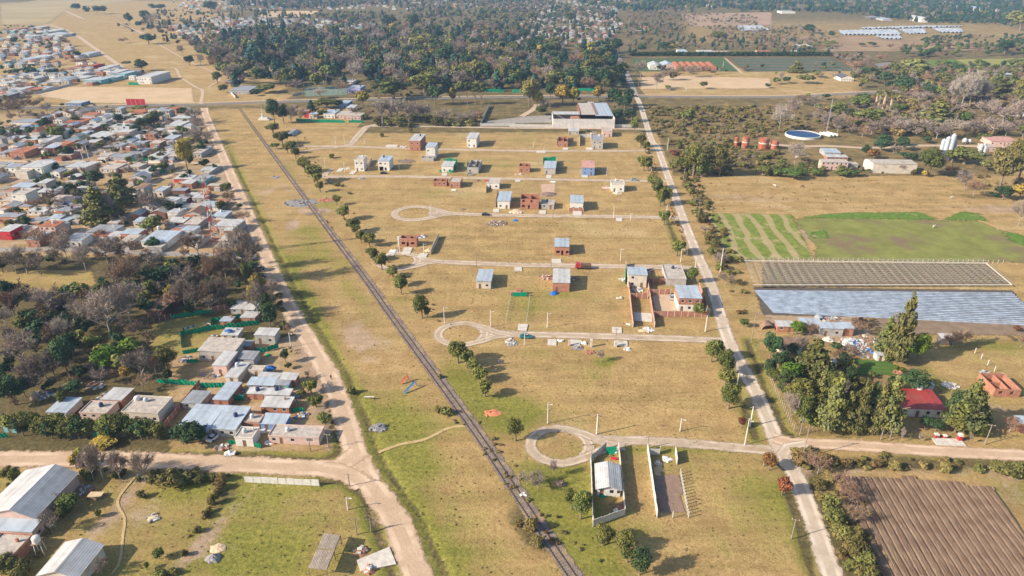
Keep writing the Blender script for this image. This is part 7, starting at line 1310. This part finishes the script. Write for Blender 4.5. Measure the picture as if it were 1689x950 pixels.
p = G('C2', 720, 755); b = MB(); [b.bar((x_, y_, 0), (x_, 0, .9), .05, mWood) for x_ in (-1.2, 1.2) for y_ in (-.5, .5)]; b.box(-1.5, 1.5, -.2, .2, .9, 1., mPost); THINGS.append(tag(b.build('bench', None, p), 'small bench near the slides on the railway strip', 'bench'))
# playground stack in the fenced plot
for x, yb, w, d, h, m, l in ((38, 100, 4.6, 1.4, 1.5, mBrick, 'stack of red bricks left of the green panel'), (68, 95, 2.6, 1.2, 2.2, mBrick, 'taller red brick stack in the fenced plot'), (66, 108, 5.8, .25, 1.7, mNet, 'green panel in front of the red brick stacks')):
    p = G('C3', x, yb); b = MB()
    for k in range(5): b.box(-w / 2 + (k % 2) * .05, w / 2 - (k % 3) * .1, -d / 2, d / 2, h * k / 5, h * (k + .94) / 5, m)
    THINGS.append(tag(b.build('brick_stack' if m is mBrick else 'green_hoarding', None, p), l, 'brick stack' if m is mBrick else 'hoarding'))
# ---------------------------------------------------------------- heaps, tarps, clutter
def heap(t, x, y, r, h, m, lab, cat='heap', name='heap', n=0, ms=None):
    p = G(t, x, y); rg = random.Random(int(x + y)); b = MB(); vs = [(0, 0, h)]; k = 14
    for j, (f, z) in enumerate(((.35, .8), (.7, .42), (1, 0))):
        for i in range(k): a = 6.283 * i / k; q = r * f * rg.uniform(.8, 1.15); vs.append((q * math.cos(a), q * math.sin(a) * .8, h * z * rg.uniform(.75, 1.15)))
    fs = [(0, 1 + i, 1 + (i + 1) % k) for i in range(k)]
    for j in range(2): fs += [(1 + j * k + i, 1 + (j + 1) * k + i, 1 + (j + 1) * k + (i + 1) % k, 1 + j * k + (i + 1) % k) for i in range(k)]
    if h > 0.05: b.add(vs, fs, m)
    for i in range(n):
        a = rg.uniform(0, 6.28); q = r * rg.uniform(0, 1) ** .6; s = rg.uniform(.15, .55); M = Matrix.Translation((q * math.cos(a), q * math.sin(a) * .8, max(0, h * (1 - q / r)))) @ Matrix.Rotation(rg.uniform(0, 6), 4, 'Z') @ Matrix.Rotation(rg.uniform(-.5, .5), 4, 'X'); b.box(-s, s, -s * .6, s * .6, -.1, s * .7, rg.choice(ms or [m]), M)
    THINGS.append(tag(b.build(name, None, p), lab, cat))
mSand = mat('orange_sand', (.58, .22, .11), .2, 1); mSandY = mat('yellow_sand', (.58, .44, .28), .15, 1); mGrav = mat('grey_gravel', (.26, .25, .25), .25, 2); mWhiteB = mat('white_bags', (.66, .65, .62), .12, 1); mEarth = mat('earth_heap', (.24, .17, .13), .3, 1); mBlueT = mat('blue_tarp', (.03, .14, .42), .2, 1, .5); mTeal = MW['T'][0]; junk = [mWhiteB, mWood, mBrick, MR['b'][0], mBlueT, mConc, mGal]
heap('C2', 1492, 840, 2.5, .3, mSand, 'flat heap of orange sand beside the railway', n=5); heap('D2', 778, 22, 2.6, .8, mGrav, 'grey rubble mound at the end of the footpath', n=20, ms=[mGrav]); heap('D1', 1340, 840, 1.8, 1.1, mGrav, 'round dark gravel heap on the bottom lawn'); heap('D1', 1365, 778, 2., .4, mSandY, 'pale sand heap above the dark gravel heap')
heap('B3', 250, 355, 5.2, .9, mEarth, 'dark earth heap on the pinkish filled lot', n=12); heap('B3', 50, 470, 4, .6, mSandY, 'pale sand heap left of the brick shell', n=14, ms=[mWhiteB, mSandY, mConc]); heap('C3', 280, 92, 2.0, 1.3, mBlueT, 'blue tarpaulin mound below the brick house with white roof'); heap('C3', 835, 325, 1.6, .4, mSandY, 'sand heap at the mouth of the narrow walled plot')
heap('C3', 875, 318, 2.2, .2, mWhiteB, 'white and pink bags at the mouth of the narrow walled plot', 'pile', 'bag_pile', 16, [mWhiteB, mWhiteB, MW['P'][0]]); heap('C3', 750, 285, 1., .4, mWhiteB, 'white bag at the left corner of the narrow walled plot', 'bag', 'bag', 3); heap('C3', 742, 443, 1.2, .2, mWhiteB, 'white bags right below the rightmost slab', 'pile', 'bag_pile', 8); heap('C3', 465, 402, 1.2, .2, mWhiteB, 'white bags between two slabs', 'pile', 'bag_pile', 9); heap('C3', 318, 388, .9, .2, mWhiteB, 'white bags beside the leftmost of three slabs', 'pile', 'bag_pile', 6)
heap('C3', 425, 432, 2., .3, mGrav, 'dark debris below the slab with a box post', n=14, ms=[mGrav, mWood]); heap('C3', 505, 460, 1.3, .1, mBrick, 'small pile of orange bricks on the dry grass', 'pile', 'brick_pile', 14, [mBrick]); heap('C3', 12, 405, 2.2, .2, mGrav, 'grey building debris left of the teal car', n=20, ms=[mConc, mGrav, mWhiteB]); heap('C3', 10, 380, 1.2, 0.05, mConc, 'broken concrete blocks by the debris left of the teal car', n=10, ms=[mConc])
heap('C3', 700, 122, 2., .05, mWhiteB, 'pale boards lying left of the narrow walled plot', 'boards', 'boards', 7, [mWhiteB, mPost]); heap('C3', 715, 5, 1.8, .6, mBrick, 'loose brick pile left of the cream two storey house', 'pile', 'brick_pile', 18, [mBrick, mWhiteB]); heap('C3', 800, 70, 2.6, .4, mConc, 'blue and white clutter behind the cream two storey house', n=30, ms=junk); heap('B3', 900, 850, 2.2, .4, mConc, 'red and dark containers right of the cream two storey house', n=14, ms=[mRed, MW['K'][0], mConc])
heap('B3', 245, 895, 3.2, .6, mBrick, 'brick rubble left of the brick house with white roof', n=40, ms=[mBrick, mConc, mWood]); heap('B3', 420, 900, 2.2, .2, mWood, 'timber poles right of the brick house with white roof', n=14, ms=[mWood, mConc]); heap('B3', 40, 525, 1.6, .7, mBlueT, 'small blue tarp on the grass below the fourth street', 'tarp', 'tarp'); heap('B3', 700, 348, 3., .4, mSandY, 'sand and bags below the white house right of the blue one', n=12, ms=[mWhiteB]); heap('B3', 630, 312, 3., .1, MW['P'][0], 'pink paving left of the white house right of the blue one', n=6)
heap('B3', 60, 228, 3, .3, mSandY, 'brick scraps in front of the ragged brick house', n=20, ms=[mBrick, mConc]); heap('B3', 285, 275, 2, .2, mWhiteB, 'white bags below the third street', 'pile', 'bag_pile', 8)
heap('B2', 1570, 545, 5.2, .15, mEarth, 'square of demolition rubble and beams below the fourth street', n=90, ms=[mWood, mEarth, mWood, mSleep, mConc], cat='rubble', name='rubble_field'); heap('B2', 1345, 452, 2, .4, mEarth, 'brown earth pile above the fourth street'); heap('B2', 480, 390, 5.5, .1, mBrick, 'orange brick debris beside the railway trees', n=34, ms=[mBrick, mSand], cat='debris', name='brick_debris')
heap('B2', 1085, 630, 2.6, .6, mWhiteB, 'blue and red goods stacked behind the roofless shell', n=22, ms=[mWhiteB, mRed, mBlueT, mBrick], cat='pile', name='goods_pile'); heap('B2', 985, 140, 6, .25, mEarth, 'ring of dug earth right of the white garage house', n=20, ms=[mEarth]); heap('B2', 700, 255, 2, .6, mGrav, 'grey debris on the third street verge', n=12, ms=[mConc, mGrav]); heap('B2', 902, 722, 2, .3, mWhiteB, 'white bags beside the left turning circle', 'pile', 'bag_pile', 10)
heap('B2', 1130, 722, 2.2, 1., mSandY, 'tan sacks at the foot of the lone grey wall', 'pile', 'sack_pile', 8); heap('B2', 1505, 268, 1.8, .5, mRed, 'small red pile on the third street', n=6); heap('B2', 1440, 266, 1.8, .5, mEarth, 'small brown pile on the third street', n=6); heap('B2', 1290, 328, 1.5, .6, mWhiteB, 'white bag before the concrete roofed brick house', 'bag', 'bag', 4); heap('B2', 140, 245, 3, .4, mGrav, 'grey debris beside the railway at far left', n=10)
heap('B2', 300, 410, 9, .3, mGrav, 'dark scattered rubble beside the railway bend', n=60, ms=[mGrav, mEarth]); heap('B2', 600, 190, 2.5, .8, mConc, 'grey debris left of the white cube house', n=14)
heap('C4', 560, 400, 4.5, .9, mWhiteB, 'big white and blue junk heap beside the farm shed', n=110, ms=junk, cat='junk heap', name='junk_heap'); heap('C4', 660, 390, 5, .4, mWood, 'brown timber and scrap heap right of the white junk', n=70, ms=[mWood, mBrick, mWood, mConc], cat='junk heap', name='junk_heap'); heap('C4', 430, 262, 4, .8, mWood, 'scrap pile behind the farm shed', n=50, ms=junk, cat='junk heap', name='junk_heap'); heap('C4', 620, 455, 5, .1, mWood, 'scattered boards above the garden bed', n=30, ms=junk, cat='debris', name='debris'); heap('C4', 405, 382, 2.2, .8, mConc, 'grey blocks in front of the farm shed', n=10)
heap('C4', 740, 440, 2.2, .9, MW['K'][0], 'dark scrap at the corner of the garden', n=14, ms=[MW['K'][0], mBrick, mWhiteB]); heap('C4', 1172, 668, 2.6, .1, mConc, 'pale blocks laid on the right lawn', n=10, ms=[mConc], cat='blocks', name='blocks'); heap('C4', 1383, 585, 1.6, .4, mGrav, 'grey trough on the right lawn', n=4, ms=[mGal])
heap('C4', 850, 590, 1.6, .3, mBrick, 'small brick path edge right of the garden bed', n=12); heap('C4', 0 + 240, 655, 1.2, .6, mEarth, 'earth mound in the grove', n=4)
for x, y, r, l, n in ((1440, 345, 1.4, 'blue tarp bundle on the white hut roof', 0), (1295, 790, 2.2, 'white and dark sheets leaning by the grey tin shed', 16), (1160, 505, 2.5, 'white junk beside the torn green netting', 24), (1320, 600, 3.4, 'scattered coloured clothes on the lawn of the pink walled house', 22), (1335, 365, 1.5, 'red bin and junk above the wide dusty shed', 6), (600, 665, 3.2, 'rusty junk and pallets behind the cluttered terrace', 34),
                   (450, 665, 3.0, 'white sheets on the ground in the dark woodlot', 22), (560, 545, 2, 'white sheet among dark trees', 5), (1495, 720, 3, 'dark junk in the yard of the blue drum', 26), (650, 740, 2, 'dark junk left of the bright white roof', 16), (270, 730, 3.5, 'collapsed timber shack in the dark woodlot', 30), (1300, 285, 1.8, 'small junk by the netting box', 8)):
    if n == 0: heap('C1', x, y + 26, r, .5, mBlueT, l, 'tarp', 'tarp')
    else: heap('C1', x, y, r, .25, mWood, l, 'junk pile', 'junk_pile', n, junk)
for o in THINGS:
    if o.get('label') == 'blue tarp bundle on the white hut roof': o.location.z = 3.0
heap('C2', 92, 560, 2., 1., mBlueT, 'shiny blue boat cover in the near left block', 'boat cover', 'boat_cover'); heap('C2', 85, 478, 1, .6, mNet, 'small green bundle below the loose netting', 'bundle', 'bundle'); heap('C2', 240, 750, 2.5, .2, mWood, 'dark yard clutter beside the ribbed roof', 'junk pile', 'junk_pile', 22, junk); heap('C2', 300, 860, 2.2, .2, mWood, 'garden clutter behind the roadside trees', 'junk pile', 'junk_pile', 18, junk)
heap('D2', 62, 30, 2.2, .2, mPost, 'bundle of white pipes on the ground beside the corner house', 'pipes', 'pipe_bundle', 14, [mPost]); heap('D1', 1440, 180, 1.6, .5, mWhiteB, 'three white bags on the verge of the left cross road', 'bags', 'bag_pile', 5, [mWhiteB]); heap('D1', 1390, 145, 2., .4, mGrav, 'rubble at the entrance of the carport', n=16, ms=[mConc, mBrick, mGrav]); heap('D2', 100, 110, 1.8, .3, mWhiteB, 'white sofa and bags before the corner house', 'junk pile', 'junk_pile', 12, [mWhiteB, mBrick, mPost])
heap('D1', 510, 410, 3, .3, mWood, 'junk at the back corner of the long shed', 'junk pile', 'junk_pile', 20, junk); heap('D3', 640, 170, 1.4, .3, mNet, 'green play things inside the bungalow gate', n=8, ms=[mNet, mWhiteB]); heap('D3', 655, 212, .9, .1, mRed, 'red toy in the bungalow yard', 'toy', 'toy', 4, [mRed]); heap('D3', 585, 440, 1.3, .5, mNet, 'green and white goods by the bungalow front', n=8, ms=[mNet, mWhiteB, mTeal]); heap('D3', 690, 515, 1.4, .3, mBrick, 'brick and timber pile in the bungalow yard', n=16, ms=[mBrick, mWood]); heap('D3', 672, 540, .8, .4, mWhiteB, 'white drum in the bungalow yard', 'drum', 'drum', 2)
heap('D3', 990, 218, 1.3, .3, mWhiteB, 'white bags beside the short free standing wall', 'pile', 'bag_pile', 6, [mWhiteB]); heap('D3', 932, 245, 1.1, .4, mConc, 'round stone basin in the soil plot', 'basin', 'basin', 3, [mConc]); heap('D3', 325, 372, 1.5, .4, mEarth, 'dark burnt pile near the lowest turning circle', n=10); heap('D3', 88, 440, .8, .2, mWhiteB, 'pale litter beside the rail', 'litter', 'litter', 4, [mWhiteB])
heap('D1', 960, 585, 1.7, .3, mSandY, 'pale sand box with blocks on the bottom left lawn', n=10, ms=[mConc, mWhiteB, mGrav]); heap('D2', 660, 800, 1.6, .7, mBrick, 'brick remains at the wide driveway', n=12, ms=[mBrick, mConc]); heap('D2', 720, 915, 1.4, .8, mBrick, 'brick stub at the lower side of the wide driveway', n=8, ms=[mBrick, mWhiteB])
p = G('D1', 605, 455); b = MB(); b.box(-1.6, 1.6, -.8, .8, 0, .8, mWood); b.box(-1.7, 1.7, -.9, .9, .8, .9, mSandY); THINGS.append(tag(b.build('wooden_box', None, p), 'low brown wooden box on the bottom left lawn', 'box'))
# clothes line
A_, B_ = G('C1', 1150, 340), G('C1', 1238, 318); e = empty('clothes_line', A_, 0, 'clothes line with dark and pale washing in the near left block', 'clothes line'); b = MB(); b.bar((0, 0, 0), (0, 0, 2.2), .07, mWood); b.bar(B_ - A_, B_ - A_ + Vector((0, 0, 2.2)), .07, mWood); b.bar((0, 0, 2.1), B_ - A_ + Vector((0, 0, 2.1)), .02, mWire, 3); b.build('line_posts', e)
for i in range(8): q = (B_ - A_) * (i + .5) / 8; d = (B_ - A_).normalized() * .35; b = MB(); b.add([q - d + Vector((0, 0, 2.1)), q + d + Vector((0, 0, 2.1)), q + d + Vector((0, .05, 1.2)), q - d + Vector((0, .05, 1.2))], [(0, 1, 2, 3)], (MW['K'][0], mWhiteB, mTeal)[i % 3]); b.build('garment', e)
THINGS.append(e)
# people and animals (skinned bodies)
def skin_body(name, verts, edges, rad, m, loc, rz, lab, cat, parts=()):
    me = bpy.data.meshes.new(name); me.from_pydata(verts, edges, []); o = link(name, me, None, loc); o.rotation_euler[2] = rz; me.materials.append(m); md = o.modifiers.new('skin', 'SKIN'); o.modifiers.new('sub', 'SUBSURF').levels = 1
    for i, r in enumerate(rad): me.skin_vertices[0].data[i].radius = (r, r)
    me.skin_vertices[0].data[0].use_root = True; tag(o, lab, cat); THINGS.append(o); return o
mCloth = {k: mat('cloth_' + k, c, .15, 3) for k, c in dict(blue=(.05, .07, .2), dark=(.03, .03, .035), purple=(.13, .08, .25)).items()}; mSkin = mat('skin', (.42, .25, .17), .1, 3)
def person(t, x, y, col, lab, st=.18):
    v = [(0, 0, .95), (0, 0, 1.2), (0, 0, 1.45), (0, 0, 1.6), (0, .02, 1.72), (-.1, 0, .9), (-.12, st, .5), (-.12, st * .6, .06), (.1, 0, .9), (.12, -st * .3, .5), (.12, -st, .06), (-.2, 0, 1.42), (-.26, -.08, 1.15), (-.25, .06, .9), (.2, 0, 1.42), (.26, .08, 1.15), (.25, .12, .9), (-.12, st * .6 + .15, .04), (.12, -st + .15, .04)]
    e = [(0, 1), (1, 2), (2, 3), (3, 4), (0, 5), (5, 6), (6, 7), (0, 8), (8, 9), (9, 10), (2, 11), (11, 12), (12, 13), (2, 14), (14, 15), (15, 16), (7, 17), (10, 18)]; r = [.15, .14, .15, .06, .1, .1, .075, .05, .1, .075, .05, .06, .05, .035, .06, .05, .035, .04, .04]
    o = skin_body('person', v, e, r, mCloth[col], G(t, x, y), random.uniform(0, 6), lab, 'person'); b = MB(); b.lathe([(.04, 1.58), (.095, 1.64), (.105, 1.72), (.08, 1.8), (.02, 1.84)], mSkin, 8); b.build('head', o); b = MB(); b.lathe([(.11, 1.73), (.1, 1.8), (.03, 1.86)], mCloth['dark'], 8); b.build('hair', o)
person('C2', 480, 630, 'dark', 'person in dark clothes walking on the left dirt road'); person('C2', 1532, 535, 'purple', 'left of two people standing on the dry grass'); person('C2', 1556, 533, 'blue', 'right of two people standing on the dry grass')
def horse(t, x, y, col, lab, rz=0., cat='horse'):
    v = [(0, 0, 1.15), (.55, 0, 1.2), (.85, 0, 1.3), (1.15, 0, 1.2), (1.45, 0, .8), (1.6, 0, .5), (-.6, 0, 1.2), (-.8, 0, 1.15), (-.95, 0, .7)] + [(.6, s * .18, 1.) for s in (-1, 1)] + [(.62, s * .18, .5) for s in (-1, 1)] + [(.6, s * .18, .04) for s in (-1, 1)] + [(-.62, s * .18, .95) for s in (-1, 1)] + [(-.75, s * .18, .55) for s in (-1, 1)] + [(-.68, s * .18, .04) for s in (-1, 1)]
    e = [(0, 1), (1, 2), (2, 3), (3, 4), (4, 5), (0, 6), (6, 7), (7, 8), (1, 9), (1, 10), (9, 11), (10, 12), (11, 13), (12, 14), (6, 15), (6, 16), (15, 17), (16, 18), (17, 19), (18, 20)]; r = [.3, .3, .2, .16, .12, .08, .3, .1, .04] + [.12, .12, .06, .06, .05, .05, .16, .16, .07, .07, .05, .05]
    skin_body('horse', v, e, r, col, G(t, x, y), rz, lab, cat)
mHorse = mat('brown_coat', (.09, .045, .025), .2, 2); mPale = mat('pale_coat', (.6, .55, .48), .2, 2)
horse('B4', 250, 314, mHorse, 'brown horse grazing on the pasture'); horse('B4', 74, 308, mPale, 'white horse grazing at the left of the pasture', 2.); horse('B4', 1222, 384, mPale, 'pale cow standing at the right of the pasture', 3.3, 'cow'); horse('B4', 1105, 572, mPale, 'white animal on the weedy green field', .4, 'cow')
# wires between the tall poles beside the right road
wr_ = empty('power_line', G('B3', 1365, 862), 0, 'thin power cables strung along the right road', 'power line'); q = [G(*a) + Vector((0, 0, 8.6)) for a in (('D4', 245, 208), ('C3', 1508, 925), ('C3', 1228, 330), ('B3', 1365, 862), ('B3', 1220, 540), ('B3', 1125, 285), ('B3', 1023, 76))]
for s in (-.7, .7):
    b = MB()
    for a, c in zip(q[:-1], q[1:]):
        if a is q[1] or a is q[2]: continue
        pr = None
        for k in range(7): f = k / 6; pt = a.lerp(c, f) - wr_.location + Vector((s, 0, -1.2 * 4 * f * (1 - f))); pr is not None and b.bar(pr, pt, .02, mWire, 3); pr = pt
    b.build('cable', wr_)
THINGS.append(wr_)
# ---------------------------------------------------------------- labels: word limit, then tell look-alikes apart by their place in the photograph
bpy.context.view_layer.update()
ORD = ['leftmost', 'second from left', 'third from left', 'fourth from left', 'fifth from left', 'sixth from left', 'seventh from left', 'eighth from left']
by = {}
for o in THINGS:
    by.setdefault((o.get('label'), o.get('group')), []).append(o)
for (lb, gr), L in by.items():
    if 1 < len(L) <= 8:
        L.sort(key=lambda o: proj(o.location.x, o.location.y)[0])
        for i, o in enumerate(L): o['label'] = (ORD[i] if i < len(L) - 1 or i == 0 else 'rightmost') + ' ' + lb
    elif len(L) > 8:
        L.sort(key=lambda o: proj(o.location.x, o.location.y)[1]); n = (len(L) + 7) // 8
        R_ = ['upper', 'middle', 'lower', 'lowest'] if n > 3 else ['upper', 'middle', 'lower'] if n == 3 else ['upper', 'lower']
        for r in range(min(n, 4)):
            S_ = L[r * len(L) // min(n, 4):(r + 1) * len(L) // min(n, 4)]; S_.sort(key=lambda o: proj(o.location.x, o.location.y)[0])
            for i, o in enumerate(S_):
                if i < 8: o['label'] = 'in the ' + R_[r] + ' part, ' + (ORD[i] if i < len(S_) - 1 else 'rightmost') + ' ' + lb
for o in THINGS:
    w = o['label'].split()
    if len(w) > 16:
        s = o['label'].replace('walled house with', 'house,').replace('pitched ', '').replace('broadleaf ', '').replace(' metal roof', ' roof').replace('with ragged sides ', '').replace('in the upper part, ', 'upper, ').replace('in the lower part, ', 'lower, ').replace('in the middle part, ', 'middle, ').replace('between the houses', 'in town'); w = s.split()
        if len(w) > 16: s = s.replace('sheet ', ''); w = s.split()
        if len(w) > 16: s = s.replace('a low ', 'low ').replace('from left', '').replace(' the ', ' '); w = s.split()
        o['label'] = ' '.join(w[:16])
HAZE = .000105
# ---------------------------------------------------------------- haze
hz_m = bpy.data.materials.new('air'); hz_m.use_nodes = True; hn = hz_m.node_tree.nodes; hn.remove(hn['Principled BSDF'])
pv = hn.new('ShaderNodeVolumePrincipled'); pv.inputs['Color'].default_value = (.42, .66, 1.0, 1); pv.inputs['Density'].default_value = HAZE; pv.inputs['Anisotropy'].default_value = 0.
hz_m.node_tree.links.new(pv.outputs[0], hn['Material Output'].inputs['Volume'])
hb = MB(); hb.box(-16500, 16500, -3500, 26500, -2.5, 124, hz_m); tag(hb.build('haze'), kind='stuff')
S.cycles.volume_bounces = 0
